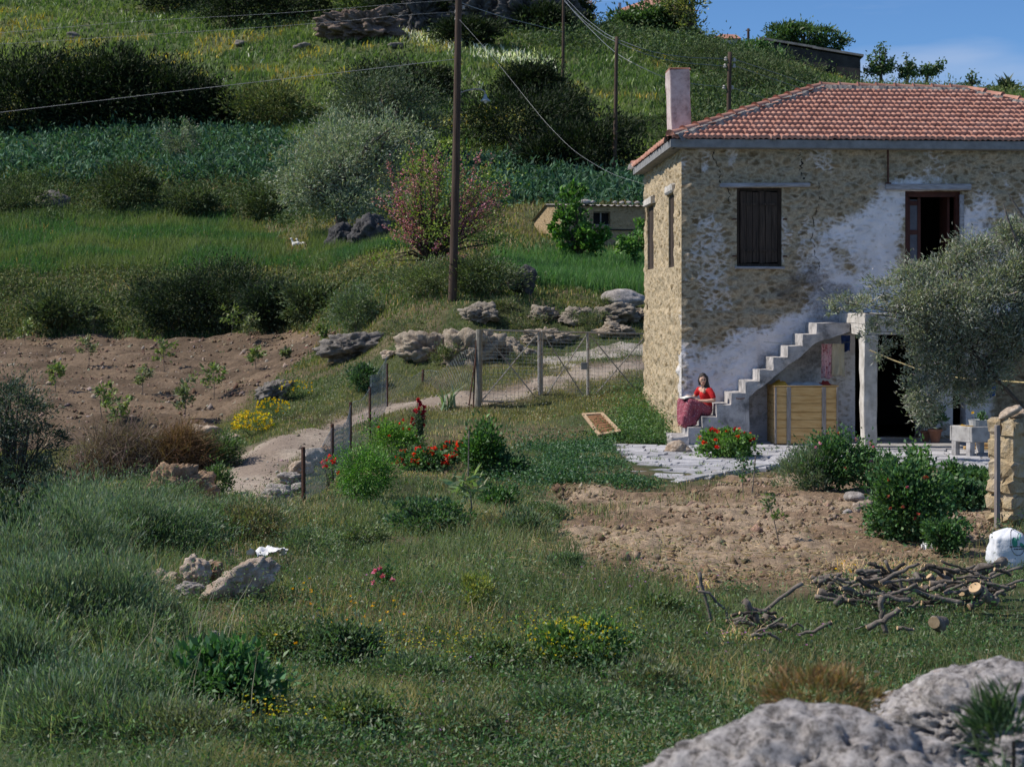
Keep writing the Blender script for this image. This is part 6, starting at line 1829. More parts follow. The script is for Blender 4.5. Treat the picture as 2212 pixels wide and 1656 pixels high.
def sack(name, label, base, w, d, h_, mat, seed, lean=0.0, group='sacks by the firewood', top=True):
    t = thing(name, label, 'sack', base, group)
    nr_, nz = 36, 26; V = []
    for j in range(nz):
        f = j / (nz - 1)
        k = (1 - .12 * f ** 2) * (.82 + .18 * min(1, f * 6)) * (1 if f < .8 else 1 - .9 * ((f - .8) / .2) ** 1.6)
        for i in range(nr_):
            th = 2 * math.pi * i / nr_
            q = np.array([math.cos(th), math.sin(th), f * 2.2])
            e = 1 + .10 * fbm(q + seed, 1.6, 3, seed) + .035 * math.sin(th * 9 + f * 5)
            p = 3.2
            ce, se = abs(math.cos(th)) ** (2 / p) * np.sign(math.cos(th)), abs(math.sin(th)) ** (2 / p) * np.sign(math.sin(th))
            V.append((w / 2 * ce * k * e + lean * f ** 2 * h_, d / 2 * se * k * e, f * h_ * (1 + .04 * math.sin(th * 2 + seed))))
    F = [(j * nr_ + i, j * nr_ + (i + 1) % nr_, (j + 1) * nr_ + (i + 1) % nr_, (j + 1) * nr_ + i) for j in range(nz - 1) for i in range(nr_)] + [tuple((nz - 1) * nr_ + i for i in range(nr_)), tuple(range(nr_ - 1, -1, -1))]
    mesh_obj('bag', np.array(V) + base, F, mat, t, smooth=True)
    return t
sb = gnd(2172, 1224)
k1 = sack('sack', 'white plastic sack with a green leaf print standing by the firewood', sb, .42, .3, .43, SACKM, 3, .1)
from mathutils.bvhtree import BVHTree
bagm = [c_ for c_ in k1.children][0].data
BVH = BVHTree.FromPolygons([tuple(v.co) for v in bagm.vertices], [tuple(p.vertices) for p in bagm.polygons])
def fl(a, b):
    """a spot on the front of the sack"""
    x, z_ = -.2 + .46 * a, .1 + .36 * b
    hit = BVH.ray_cast(Vector((x, -2, z_)), Vector((0, 1, 0)))[0]
    return sb + np.array([x, hit.y if hit else -.1, z_])
GREENP = mat_noise('green_print', (.05, .27, .17), (.08, .34, .22), scale=8, bump=0)
INK = mat_noise('dark_print', (.05, .05, .06), (.09, .09, .1), scale=8, bump=0)
def decal(polys, nm, mat):
    m = MB()
    for poly in polys:
        V = [fl(a, b) + np.array([0, -.006, 0]) for a, b in poly]; c0 = np.mean(V, 0)
        m.add(V + [c0 + np.array([0, -.001, 0])], [(i, (i + 1) % len(V), len(V)) for i in range(len(V))])
    m.build(nm, mat, k1)
ell = lambda ca, cb, ra, rb, th=0, n=14: [(ca + ra * math.cos(q) * math.cos(th) - rb * math.sin(q) * math.sin(th), cb + ra * math.cos(q) * math.sin(th) + rb * math.sin(q) * math.cos(th)) for q in np.linspace(0, 6.283, n, endpoint=False)]
decal([ell(.57, .55, .07, .16, .1), ell(.68, .72, .035, .12, -.3), ell(.76, .45, .045, .1, .5)], 'leaf_print', GREENP)
ring = []
for q in np.linspace(0, 6.283, 28, endpoint=False):
    r0, r1 = (.19, .40), (.2, .425)
    ring.append([(.66 + r0[0] * math.cos(q), .55 + r0[1] * math.sin(q)), (.66 + r1[0] * math.cos(q), .55 + r1[1] * math.sin(q)), (.66 + r1[0] * math.cos(q + .2), .55 + r1[1] * math.sin(q + .2)), (.66 + r0[0] * math.cos(q + .2), .55 + r0[1] * math.sin(q + .2))])
decal(ring, 'ring_print', INK)
m = MB()
for (zz, x0, x1) in ((.29, -.02, .15), (.262, .03, .16)):
    x = x0
    while x < x1:
        w_ = rng.uniform(.008, .016); m.box(fl((x + .23) / .46, (zz - .14) / .36) + np.array([0, -.003, 0]), (w_, .006, .013)); x += w_ + .006
m.build('lettering', INK, k1)
m = MB()
for x in (-.10, -.075): m.box(fl((x + .2) / .46, .04) + np.array([0, -.003, 0]), (.011, .012, .05), R=np.array([[1, 0, .3], [0, 1, 0], [-.3, 0, 1]]))
m.build('dark_marks', INK, k1)
sb2 = gnd(2232, 1222); sack('sack', 'greyish mauve sack cut by the right picture edge', sb2, .36, .28, .3, mat_noise('mauve_sack', (.4, .37, .42), (.52, .49, .54), scale=5, bump=.4), 8)
def scrap(name, label, u, v, w, d, h_, mat, Y=None, dz=0):
    g = gnd(u, v) if Y is None else on(u, Y); n = 18; V = []
    for i in range(n):
        for j in range(n):
            a, b = i / (n - 1) - .5, j / (n - 1) - .5
            V.append(g + np.array([a * w, b * d, dz + .02 + h_ * max(0, fbm(np.array([a * 4, b * 4, u]), 1.3, 3, 3) + .6)]))
    V = np.array(V); V2 = V - np.array([0, 0, .01]); nb = len(V)
    F = [(i * n + j, (i + 1) * n + j, (i + 1) * n + j + 1, i * n + j + 1) for i in range(n - 1) for j in range(n - 1)]
    return set_props(mesh_obj(name, np.concatenate([V, V2]), F + [tuple(q + nb for q in f[::-1]) for f in F], mat, loc=g, smooth=True), label, name.split('_')[-1])
WHITE = mat_noise('white_plastic', (.68, .68, .68), (.78, .78, .78), scale=6, bump=.2, rough=.5)
scrap('white_scrap', 'crumpled white scrap of paper on the soil near the rose bush', 2003, 1194, .13, .12, .07, WHITE)
scrap('plastic_scrap', 'torn white plastic sheet draped behind the large tan rock', 578, 1226, .42, .3, .07, WHITE, dz=.12)

# ------------------------------------------------------------------ firewood
BARK_DARK = mat_noise('bark_dark', (.035, .028, .024), (.11, .09, .075), scale=9, bump=.7, bscale=30)
def fz(x, y): return 1460 + x / 2.9412, 1194.5 + y / 2.9412     # pixels of an enlarged image crop of the wood pile, to u, v
def stick(lab, pts, r0, r1, Y, cut=True, nm='branch', grp='cut branches and logs', lift=0.0, dy=0.0, mat=None):
    P = []
    for i, (x, y) in enumerate(pts):
        u, v = fz(x, y); P.append(at(u, v, Y + dy * i))
    P = np.array(P) + np.array([0, 0, lift])
    s = pxm(Y) * 2.9412
    t = np.linspace(0, 1, len(P)); tt = np.linspace(0, 1, 9)
    Q = np.stack([np.interp(tt, t, P[:, i]) for i in range(3)], 1)
    rr = np.linspace(r0 / s, r1 / s, 9)
    Q[1:-1] += rng.normal(0, rr.mean() * .35, (7, 3))
    Q[:, 2] += .13 if Y < 15.4 else (.07 if Y < 16 else 0)
    m = MB(); m.tube(Q, list(rr), n=9, rough=.07)
    th = thing(nm, lab, 'log' if nm == 'log' else 'branch', P.mean(0), grp)
    m.build('bark', mat or BARK_GREY, th, smooth=True)
    if cut:
        for (e, e2, r) in ((Q[0], Q[1], rr[0]), (Q[-1], Q[-2], rr[-1])):
            d = (e - e2) / np.linalg.norm(e - e2)
            m = MB(); m.tube([e, e + d * .006], r * .93, n=12); m.build('cut_end', CUTWOOD, th)
    return th
stick('upright forked grey branch at the left of the small stick heap', [(150, 212), (165, 300), (195, 400), (235, 575)], 12, 9, 15.2, False)
stick('dark bent side branch beside the upright forked one', [(140, 330), (215, 345), (255, 400), (318, 450), (325, 545)], 9, 9, 15.0, False)
stick('thick grey branch sloping down through the small stick heap', [(430, 390), (500, 480), (525, 600)], 24, 17, 14.7)
stick('long straight dark branch pointing up right from the small heap', [(360, 520), (560, 462), (680, 370), (805, 282)], 10, 14, 14.9)
stick('curved branch lying along the bottom of the small heap', [(370, 540), (440, 525), (520, 560)], 14, 13, 14.6)
stick('short branch with a pale cut end in the small heap', [(585, 562), (640, 545), (705, 555)], 14, 12, 14.5)
stick('short log in shadow at the back of the small heap', [(560, 500), (640, 508)], 32, 32, 15.2, nm='log')
stick('crooked branch trailing right from the small heap', [(700, 580), (770, 540), (840, 585)], 8, 6, 14.6)
stick('pale branch lying in the grass right of the small heap', [(770, 612), (880, 590), (990, 535)], 9, 14, 14.3)
stick('stubby sticks at the foot of the small heap', [(480, 620), (600, 600), (660, 650)], 12, 9, 14.2)
stick('vertical stake like branch left of the crossed log', [(1310, 370), (1315, 500), (1335, 600)], 19, 17, 14.6)
stick('short crossed log with pale end right of the foreground gap', [(1218, 570), (1320, 525), (1420, 450)], 20, 17, 14.3)
stick('thin dark twig behind the crossed log', [(1140, 575), (1230, 545)], 5, 5, 14.5, False)
stick('rotten brown stick right of the crossed log', [(1410, 570), (1510, 580)], 13, 10, 14.2)
stick('round pale log end standing in the weeds above the lichen rock', [(1640, 540), (1700, 535)], 40, 38, 13.6, nm='log', dy=.3)
stick('grey branch with a pale round end at the left tip of the pile', [(905, 245), (1000, 270), (1140, 330)], 27, 14, 16.0, nm='log')
stick('thick log facing forward with a big cut end on the pile', [(1290, 185), (1205, 130)], 38, 36, 16.4, nm='log', dy=.35)
stick('medium log with a small round cut end right of the thick one', [(1500, 190), (1570, 150)], 22, 22, 16.4, nm='log', dy=.25)
stick('log with an orange cut end right of the middle of the pile', [(1680, 168), (1740, 150)], 29, 28, 16.5, nm='log', dy=.3)
stick('curved thick branch bending down over the pile', [(1610, 145), (1650, 200), (1700, 225)], 24, 18, 16.2)
stick('largest dark log slanting up to the sack with an orange end', [(1890, 130), (1985, 100), (2090, 52)], 36, 30, 16.9, nm='log')
stick('long dark pole like branch from the pile to the right edge', [(1860, 205), (2000, 150), (2200, 88)], 10, 9, 16.4, False)
stick('dark branch under the long one at the right edge', [(1900, 260), (2040, 215), (2210, 170)], 10, 8, 16.2, False)
stick('grey branch forking over the middle of the pile', [(1330, 45), (1370, 110), (1420, 150), (1435, 265)], 10, 13, 16.1, False)
stick('hump backed dark branch on top of the pile', [(1180, 165), (1230, 115), (1330, 130), (1430, 125)], 17, 12, 16.5)
stick('long flat grey branch along the bottom left of the pile', [(885, 322), (1000, 345), (1180, 345)], 17, 8, 15.7)
stick('slanting branch from the left tip down across the pile', [(1050, 270), (1160, 300), (1330, 355)], 13, 9, 15.8)
stick('pale peeled stick lying across the left of the pile', [(1060, 268), (1150, 215)], 9, 12, 15.9, True)
stick('grey branch lying low right of the grass gap', [(1470, 268), (1600, 310), (1730, 350), (1830, 365)], 14, 17, 15.7)
stick('broken dark trunk piece at the lower right of the pile', [(1900, 265), (1960, 310), (2040, 360)], 44, 30, 15.6, nm='log')
stick('frayed pale branch in the middle of the pile base', [(1230, 295), (1350, 330), (1490, 350)], 12, 16, 15.6, False)
stick('small upright prop at the centre of the pile', [(1170, 240), (1190, 310)], 10, 10, 15.8, False)
stick('log with a round dark end low in the pile', [(1815, 250), (1870, 230)], 24, 22, 16.0, nm='log', dy=.3)
stick('short log in the grass below the left of the pile', [(1025, 415), (1065, 370)], 22, 20, 15.2, nm='log')
for i in range(85):       # the indistinct thin branches that fill the pile
    x = rng.uniform(930, 2080); y = 175 + rng.uniform(-70, 175) * (1 if x > 1150 else .6) + (.04 * (1500 - x))
    L_ = rng.uniform(90, 260); a = rng.normal(-.05, .45)
    stick('thin dark branch jumbled into the firewood pile', [(x - L_ / 2, y - math.sin(a) * L_ / 2), (x, y + rng.normal(0, 8)), (x + L_ / 2, y + math.sin(a) * L_ / 2)], rng.uniform(6, 22), rng.uniform(5, 13), 16.2 + rng.normal(0, .3), True, mat=(BARK_GREY, BARK_DARK)[i % 2], grp='thin branches in the firewood pile')

for i in range(16):
    x = rng.uniform(380, 720); y = rng.uniform(490, 640); L_ = rng.uniform(70, 190); a = rng.normal(0, .6)
    stick('thin grey stick in the small heap left of the woodpile', [(x - L_ / 2, y - math.sin(a) * L_ / 2), (x, y + rng.normal(0, 8)), (x + L_ / 2, y + math.sin(a) * L_ / 2)], rng.uniform(6, 15), rng.uniform(5, 10), 14.7 + rng.normal(0, .2), True, grp='thin sticks in the small heap', mat=(BARK_GREY, BARK_DARK)[i % 2], lift=.05)

# ------------------------------------------------------------------ brushwood, left-hand trees
def twigs(name, label, u, v, wpx, hpx, n, pal, Y=None, dep=.7, group='dead brushwood heaps'):
    g = gnd(u, v); s = pxm(g[1]); w, hh = wpx / s / 2, hpx / s
    q = rng.normal(0, .45, (n, 2)); r = np.hypot(q[:, 0], q[:, 1]); q = q[r < 1]; n = len(q)
    P = g + np.stack([q[:, 0] * w, q[:, 1] * w * dep, np.zeros(n)], 1)
    P[:, 2] = hz(P[:, 0], P[:, 1]) + rng.uniform(0, 1, n) * hh * .8 * np.sqrt(np.clip(1 - (q ** 2).sum(1), 0, 1))
    D = rdir(n) + np.array([.3, 0, .3])
    L = rng.uniform(.25, .8, n) * hh
    S_ = unit(np.cross(D, rdir(n))) * .006; D = unit(D)
    m2 = P + D * L[:, None] * .5 + rng.normal(0, .05, (n, 3)); e = P + D * L[:, None]
    V = np.stack([P - S_, P + S_, m2 - S_ * .8, m2 + S_ * .8, e], 1).reshape(-1, 3)
    F = (np.arange(n)[:, None, None] * 5 + BF[None]).reshape(-1, 3)
    return set_props(mesh_obj(name, V, F, LEAF_DULL, loc=g, col=np.repeat(tints(n, pal), 5, 0)), label, 'brushwood', group)
twigs('brushwood_heap', 'grey brown heap of dead twigs at the lower field edge', 255, 1030, 270, 115, 7000, [(.1, .075, .06), (.14, .11, .09), (.07, .05, .042)])
twigs('brushwood_heap', 'rusty brown heap of dead twigs left of the pale boulder', 385, 1018, 130, 105, 4200, [(.1, .06, .032), (.14, .085, .045), (.07, .042, .026)])
twigs('brushwood_heap', 'sprawl of grey twigs trailing right of the rusty heap', 450, 1010, 110, 66, 1800, [(.14, .12, .1), (.1, .085, .07)])
def tree(name, label, cat, u, vb, crowns, n, L, W, pal, Y, group=None, r=.12, mat=None, spread=.2, shell=.45, up=.3, tips=7, base=None, fork=.35, bark=None, ground=False, jit=.22, wgt=None):
    """crowns: (u, v, half width, half height, dY) each a lobe of the crown"""
    b = on(u, Y) if base is None else np.array(base, float)
    t = thing(name, label, cat, b, group)
    A = sum(c[2] * c[3] for c in crowns)
    Ps, Ds, T = [], [], []
    for (cu, cv, hw, hh, dY) in crowns:
        c = at(cu, cv, Y + dY); s = pxm(Y + dY)
        k = max(40, int(n * hw * hh / A * (1 if wgt is None else wgt(cu, cv))))
        P, out, C = clumps(c, (hw / s, hw / s * .8, hh / s), k, spread, shell)
        Ps.append(P); Ds.append(out + np.array([0, 0, up]) + rdir(k) * .9)
        q = c + C * np.array([hw / s, hw / s * .8, hh / s]) * .8
        T.append(q[rng.integers(0, len(q), tips)])
    P, D = np.concatenate(Ps), np.concatenate(Ds); n = len(P)
    if ground: P[:, 2] = np.maximum(P[:, 2], hz(P[:, 0], P[:, 1]) + np.abs(rng.normal(0, .15, n)))
    limbs(t, 'trunk', b, np.concatenate(T), r, bark, fork)
    leafmesh('crown', P, D, L * rng.uniform(.6, 1.3, n), W * rng.uniform(.7, 1.2, n), tints(n, pal, jit), mat, t)
    return t
tree('dark_olive_tree', 'dark bluish tree at the left edge below the ploughed field', 'tree', 30, 1150, [(20, 900, 95, 85, 0), (95, 960, 55, 55, .5), (-40, 1000, 90, 110, 0), (60, 1030, 75, 50, -.4), (130, 1080, 70, 60, .3), (-20, 850, 60, 50, .6)], 15000, .085, .024, [(.026, .042, .034), (.036, .055, .042), (.018, .03, .024)], 31, r=.09)
bush('ivy_bush', 'dark ivy bush in the hollow at the left edge', 'bush', 10, 1340, 270, 250, 7000, .07, .045, [(.014, .03, .016), (.022, .042, .022)], 'dark bushes in the hollow')
bush('ivy_bush', 'dark green bush below the brushwood on the left', 'bush', 150, 1170, 180, 110, 6000, .07, .03, [(.03, .055, .032), (.022, .042, .024)], 'dark bushes in the hollow', depth=.6)
bush('path_bush', 'green bush at the bend of the dirt path', 'bush', 480, 1010, 100, 66, 3800, .07, .035, [(.04, .075, .03), (.055, .095, .035)])
bush('path_bush', 'rounded green bush right of the orange outcrop', 'bush', 465, 1078, 60, 70, 2200, .06, .03, [(.04, .075, .03), (.055, .095, .035)])
# yellow daisies
for (u, v, w, h_, fl_, lab) in ((548, 940, 76, 50, 200, 'bright yellow daisy clump on the bank left of the path'), (590, 905, 60, 44, 110, 'yellow daisies beside the dark grey crag'), (640, 858, 70, 36, 60, 'thinner yellow daisy clump up the bank')):
    bush('daisy_clump', lab, 'daisies', u, v, w * 1.25, h_, 1800, .06, .016, [(.07, .11, .045)], 'yellow daisies', fl=int(fl_ * .8), flw=.045, flpal=[(.85, .55, .01), (.8, .6, .02)], up=1, z0=.45)

# ------------------------------------------------------------------ olive in front of the balcony
OC = [(1830, 650, 38, 22, .2), (1868, 664, 42, 24, 0), (1798, 668, 20, 12, .3), (1905, 622, 36, 30, .1), (1940, 640, 46, 34, -.1), (1918, 690, 40, 28, .1), (1880, 722, 26, 22, .2), (1905, 752, 24, 26, .1), (1975, 592, 36, 32, 0), (2000, 640, 60, 50, -.3), (1990, 722, 50, 46, 0), (2012, 780, 48, 46, .1),
      (1995, 842, 40, 42, .1), (2000, 890, 26, 32, .2), (2100, 850, 40, 34, .2), (2150, 800, 46, 44, .1), (2050, 582, 52, 44, .2), (2072, 660, 70, 56, -.3), (2062, 750, 60, 50, 0), (2062, 815, 44, 40, .2), (2110, 545, 46, 40, .2), (2142, 622, 70, 56, -.2), (2152, 722, 60, 46, 0), (2132, 792, 30, 34, .1), (2182, 505, 42, 34, .3), (2202, 592, 60, 54, 0), (2215, 682, 60, 54, 0), (2262, 602, 70, 70, 0), (2205, 742, 40, 36, .1), (2268, 722, 60, 60, 0), (2268, 502, 60, 50, .2)]
b = np.array([(2330 - CU) * 31.2 / FPX, 31.2, 0.0])
olive = tree('olive_tree', 'grey green olive tree hiding the right part of the balcony', 'tree', 2330, 960, OC, 64000, .085, .021, [(.125, .145, .115), (.16, .18, .145), (.095, .115, .085), (.21, .22, .19)], 31.2, r=.04, spread=.24, shell=.1, up=.35, tips=1, base=b, fork=.8, wgt=lambda u_, v_: .5 if u_ < 1955 else 1.25)
m = MB()
for pts in ([(2212, 470), (2192, 440), (2178, 418)], [(2212, 560), (2176, 470), (2168, 440)], [(2212, 760), (2188, 790), (2184, 812)], [(2212, 700), (2100, 690), (1960, 680), (1830, 655)], [(2212, 660), (2080, 600), (1980, 575)], [(2212, 730), (2080, 790), (2005, 870)]):
    m.tube([at(u, v, 31.2) for u, v in pts], list(np.linspace(.03, .007, len(pts))), n=5)
m.build('branch', BARK_GREY, olive)

# ------------------------------------------------------------------ middle slope
X, Y = scatter(90000, -120, 920, 70, 106, .4); u = X / Y * FPX + CU
def vof(X, Y): return HV - (hz(X, Y) - CAMZ) * FPX / Y
v = vof(X, Y)
nn = fbm(np.stack([X, Y, 0 * X], 1), .25, 3, 55)
k = (v > 468 + 14 * nn) & (v < 592 + 12 * nn) & ~((u > 545 + 60 * nn) & (v < 512 + .08 * (u - 560) + 16 * nn)) & ~((np.abs(u - 642) < 26) & (v < 556))
X, Y = X[k], Y[k]; n = len(X)
pt = smooth(-.3, .5, fbm(np.stack([X, Y, 0 * X], 1), .35, 3, 58))[:, None]
cc = np.array([.036, .085, .028]) * (1 - pt) + np.array([.07, .1, .036]) * pt
blademesh('green_wheat', 'bright green young wheat on the terrace above the bank', g3(X, Y), rng.uniform(.45, .85, n) * (.75 + .25 * pt[:, 0]), np.full(n, .035), rng.uniform(.1, .5, n), cc * rng.uniform(.7, 1.35, (n, 1)))
X, Y = scatter(26000, 1060, 1420, 58, 78, .4); v = vof(X, Y); k = (v > 565 + 12 * rng.normal(0, 1, len(v))) & (v < 640 + 10 * rng.normal(0, 1, len(v))); X, Y = X[k], Y[k]; n = len(X)
blademesh('hut_wheat', 'bright green tall grass strip in front of the stone hut', g3(X, Y), rng.uniform(.4, .8, n), np.full(n, .03), rng.uniform(.1, .5, n), tints(n, [(.045, .11, .035), (.06, .13, .04), (.04, .095, .035)]))
def mask_img(X, Y, polys):
    u = X / Y * FPX + CU; v = vof(X, Y)
    r = np.zeros(len(X), bool)
    for p in polys: r |= inpoly(u, v, p)
    return r
def hill_tufts(name, label, n, Y0, Y1, h0, w0, colf, test=None, p=.5, lean=(.1, .8), u0=-150, u1=2350, trip=3):
    X, Y = scatter(n, u0, u1, Y0, Y1, p)
    if test is not None:
        k = test(X, Y); X, Y = X[k], Y[k]
    k = ~bare(X, Y); X, Y = X[k], Y[k]
    X, Y = np.repeat(X, trip), np.repeat(Y, trip); n = len(X)
    X = X + rng.normal(0, .12, n); Y = Y + rng.normal(0, .12, n)
    sc = Y / 60
    nr_ = smooth(60, 50, Y)
    return blademesh(name, label, g3(X, Y), h0 * rng.uniform(.5, 1.4, n) * (.6 + .4 * sc) * (1 - .55 * nr_), w0 * (.5 + .5 * sc) * (1 - .6 * nr_) * rng.uniform(.6, 1.4, n), rng.uniform(*lean, n), colf(X, Y))
def hillcol(X, Y):
    n = len(X)
    a = fbm(np.stack([X, Y, 0 * X], 1), .06, 4, 61); b = fbm(np.stack([X, Y, 0 * X], 1), .22, 3, 62)
    g1, g2, g3_, y = np.array([.055, .095, .03]), np.array([.095, .135, .045]), np.array([.13, .15, .065]), np.array([.24, .19, .03])
    t = smooth(-.4, .4, a)[:, None]; c = g1 * (1 - t) + g2 * t
    t = smooth(.1, .8, b)[:, None] * .7; c = c * (1 - t) + g3_ * t
    fl = (b > .55) & (rng.uniform(0, 1, n) < .25); c = np.where(fl[:, None], y, c)
    u = X / Y * FPX + CU; v = vof(X, Y)
    wst = np.exp(-((v - (95 + (u - 960) * .22)) / 14) ** 2) * ((u > 820) & (u < 1200))
    wh = rng.uniform(0, 1, n) < wst * .55 + .04 * (b < -.5)
    c = np.where(wh[:, None], np.array([.42, .46, .38]), c)
    return np.clip(c * rng.uniform(.65, 1.3, (n, 1)), 0, .8)
hill_tufts('hill_grass', 'long green grass with yellow and white flowers on the upper hillside', 62000, 104, 205, .34, .075, hillcol)
def midcol(X, Y):
    n = len(X); a = fbm(np.stack([X, Y, 0 * X], 1), .18, 4, 65)
    t = smooth(-.4, .5, a)[:, None]
    c = np.array([.05, .085, .03]) * (1 - t) + np.array([.11, .115, .05]) * t
    dr = rng.uniform(0, 1, n) < np.where(Y < 52, .09, .2)
    c = np.where(dr[:, None], np.array([.2, .16, .09]), c)
    return c * rng.uniform(.6, 1.3, (n, 1))
hill_tufts('slope_grass', 'mixed green and dry grass on the banks and middle slopes', 110000, 40, 106, .22, .045, midcol, p=.9)
# scrub on the terrace banks
def scrub(name, label, n, nc, polys, u0, u1, Y0, Y1, L, W, pal, hmax, spread):
    X, Y = scatter(nc * 8, u0, u1, Y0, Y1, .3)
    k = mask_img(X, Y, polys); X, Y = X[k][:nc], Y[k][:nc]
    k = rng.integers(0, len(X), n); sz = rng.uniform(.4, 1.3, len(X))[k]
    x = X[k] + rng.normal(0, spread, n) * sz; y = Y[k] + rng.normal(0, spread, n) * sz
    ok = ~inpoly(x, y, P_FIELD) & ~bare(x, y); x, y, sz = x[ok], y[ok], sz[ok]; n = len(x)
    z = hz(x, y) + np.abs(rng.normal(0, .5, n)) * hmax * sz
    o = leafmesh(name, np.stack([x, y, z], 1), rdir(n) + np.array([0, 0, .6]), L * rng.uniform(.5, 1.4, n), W * rng.uniform(.6, 1.3, n), tints(n, pal), LEAF_DULL)
    return set_props(o, label, name.replace('_', ' '), kind='stuff')
POL = lambda pts: np.array(pts, float)
scrub('bank_scrub', 'rough brownish green scrub on the bank above the ploughed field', 46000, 520, [POL([(-150, 595), (300, 588), (700, 596), (880, 610), (870, 680), (720, 712), (480, 722), (0, 730), (-150, 732)])], -140, 900, 60, 84, .16, .05, [(.06, .08, .032), (.045, .07, .028), (.08, .1, .042), (.1, .105, .055)], .45, .5)
scrub('terrace_scrub', 'dark scrub below the fern covered terrace', 52000, 420, [POL([(-150, 390), (300, 385), (620, 395), (800, 430), (880, 470), (700, 478), (480, 476), (0, 478), (-150, 478)])], -140, 900, 84, 110, .2, .06, [(.04, .065, .026), (.03, .052, .022), (.06, .085, .036)], .55, .6)
scrub('fern_field', 'dense dark blue green bracken covering the terrace', 52000, 800, [POL([(-150, 290), (300, 280), (520, 292), (640, 300), (650, 400), (300, 392), (-150, 395)]), POL([(960, 345), (1120, 345), (1400, 400), (1420, 455), (1150, 440), (980, 470), (940, 400)])], -140, 1440, 80, 134, .42, .14, [(.025, .06, .036), (.036, .08, .048), (.018, .045, .028), (.06, .11, .07)], .8, .7)
scrub('upper_scrub', 'patchy dark green scrub under the hilltop', 42000, 420, [POL([(860, 70), (1330, 62), (1420, 110), (1250, 110), (1050, 100)]), POL([(1330, 75), (1560, 110), (1800, 190), (1880, 260), (1600, 250), (1560, 190), (1400, 130)]), POL([(1480, 190), (1640, 200), (1700, 260), (1620, 285), (1480, 290)]), POL([(250, -40), (740, -40), (700, 60), (540, 70), (420, 50)])], -100, 1900, 118, 182, .4, .14, [(.03, .05, .024), (.045, .07, .03), (.06, .085, .036)], 1.5, 1.3)
# thickets and trees of the slope
def thick(name, lab, u, v, w, h_, n, L, W, pal, group, **kw): return bush(name, lab, kw.pop('cat', 'bush'), u, v, w, h_, n, L, W, pal, group, shell=.35, spread=.22, stems=5, **kw)
for (u, v, w, h_, lab) in ((30, 292, 230, 165, 'dark evergreen thicket at the far left edge of the slope'), (150, 290, 190, 165, 'dark evergreen thicket second from the left edge'), (255, 288, 190, 172, 'tall middle part of the dark evergreen thicket'), (355, 286, 180, 155, 'dark evergreen thicket right of the middle one'), (435, 284, 120, 105, 'lower right end of the dark evergreen thicket')):
    thick('thicket', lab, u, v, w, h_, 9000, .4, .12, DKG, 'dark thicket on the left', depth=.7, mat=LEAF_DULL)
thick('scrub_bush', 'yellowish scrub bush right of the dark thicket', 590, 276, 190, 84, 6500, .32, .1, [(.055, .075, .028), (.09, .1, .035), (.04, .055, .022)], None, depth=.7, mat=LEAF_DULL)
G5 = 'dark bushes on the middle slope'
for (u, v, w, h_, lab) in ((840, 235, 190, 100, 'dark bush behind the top of the big olive'), (1110, 322, 300, 128, 'wide dark thicket right of the tall pole'), (1150, 220, 130, 74, 'dark bush above the wide thicket'), (1215, 300, 120, 100, 'dark bush at the right end of the wide thicket'), (1270, 390, 220, 130, 'dark round bush at the foot of the bare pole'), (1190, 380, 120, 70, 'low dark bush left of the round one'), (930, 215, 90, 60, 'small dark bush left of the tall pole')):
    thick('dark_bush', lab, u, v, w, h_, 8000, .3, .1, [(.009, .016, .007), (.015, .023, .009), (.007, .013, .007)], G5, depth=.7, mat=LEAF_DULL)
tree('olive_tree', 'big silvery olive tree left of the redbud', 'tree', 740, 460, [(700, 380, 100, 80, 0), (760, 330, 95, 80, 1), (660, 400, 60, 60, -1), (800, 390, 70, 80, 1), (850, 300, 70, 50, 2), (720, 300, 60, 50, 2), (760, 430, 80, 40, -1)], 28000, .22, .055, [tuple(q * 1.2 for q in t_) for t_ in OLIVEG], 84, r=.3, spread=.24, shell=.35, mat=LEAF_DULL)
tree('olive_tree', 'second olive tree rising behind the silvery one', 'tree', 860, 290, [(800, 215, 80, 60, 0), (880, 240, 90, 70, 1), (840, 175, 40, 34, 1), (920, 280, 60, 50, 0), (780, 265, 70, 50, -1)], 16000, .24, .06, [(.05, .07, .045), (.08, .1, .065), (.035, .05, .03)], 100, r=.3, mat=LEAF_DULL)
tree('young_olive', 'small young olive standing in the bracken terrace', 'tree', 384, 365, [(384, 292, 36, 30, 0), (380, 325, 40, 26, 0), (400, 310, 26, 24, 0)], 2600, .22, .05, [(.08, .105, .075), (.11, .14, .1), (.06, .08, .055)], 112, r=.09)
bush('scrub_bush', 'dark bush on the slope below the young olive', 'bush', 275, 455, 130, 100, 5000, .25, .08, [(.03, .045, .02), (.045, .06, .026)], None, mat=LEAF_DULL)
for (u, v, w, h_, lab) in ((390, 722, 190, 130, 'left half of the dark thicket on the bank above the field'), (500, 722, 200, 150, 'tallest dark thicket on the bank above the field'), (590, 715, 120, 100, 'right end of the dark thicket above the field')):
    thick('bank_thicket', lab, u, v, w, h_, 8500, .17, .055, [(.018, .03, .017), (.028, .043, .022), (.013, .023, .014)], 'thicket on the bank above the field', depth=.6, mat=LEAF_DULL)
bush('bank_bush', 'grey green bush right of the field end', 'bush', 770, 715, 110, 90, 4500, .12, .035, [(.05, .08, .045), (.07, .1, .055)], 'bushes near the tall pole')
bush('bank_bush', 'dark bush at the foot of the tall pole', 'bush', 1040, 640, 170, 84, 7500, .12, .04, [(.035, .055, .025), (.05, .07, .03), (.06, .08, .04)], 'bushes near the tall pole')
bush('bank_bush', 'loose bush left of the tall pole foot', 'bush', 920, 640, 150, 74, 5000, .11, .035, [(.055, .08, .035), (.08, .1, .045)], 'bushes near the tall pole')
bush('bank_bush', 'dark green bush behind the fence on the path bank', 'bush', 790, 845, 76, 52, 2400, .09, .045, [(.03, .065, .03), (.045, .085, .04)], 'bushes near the tall pole')
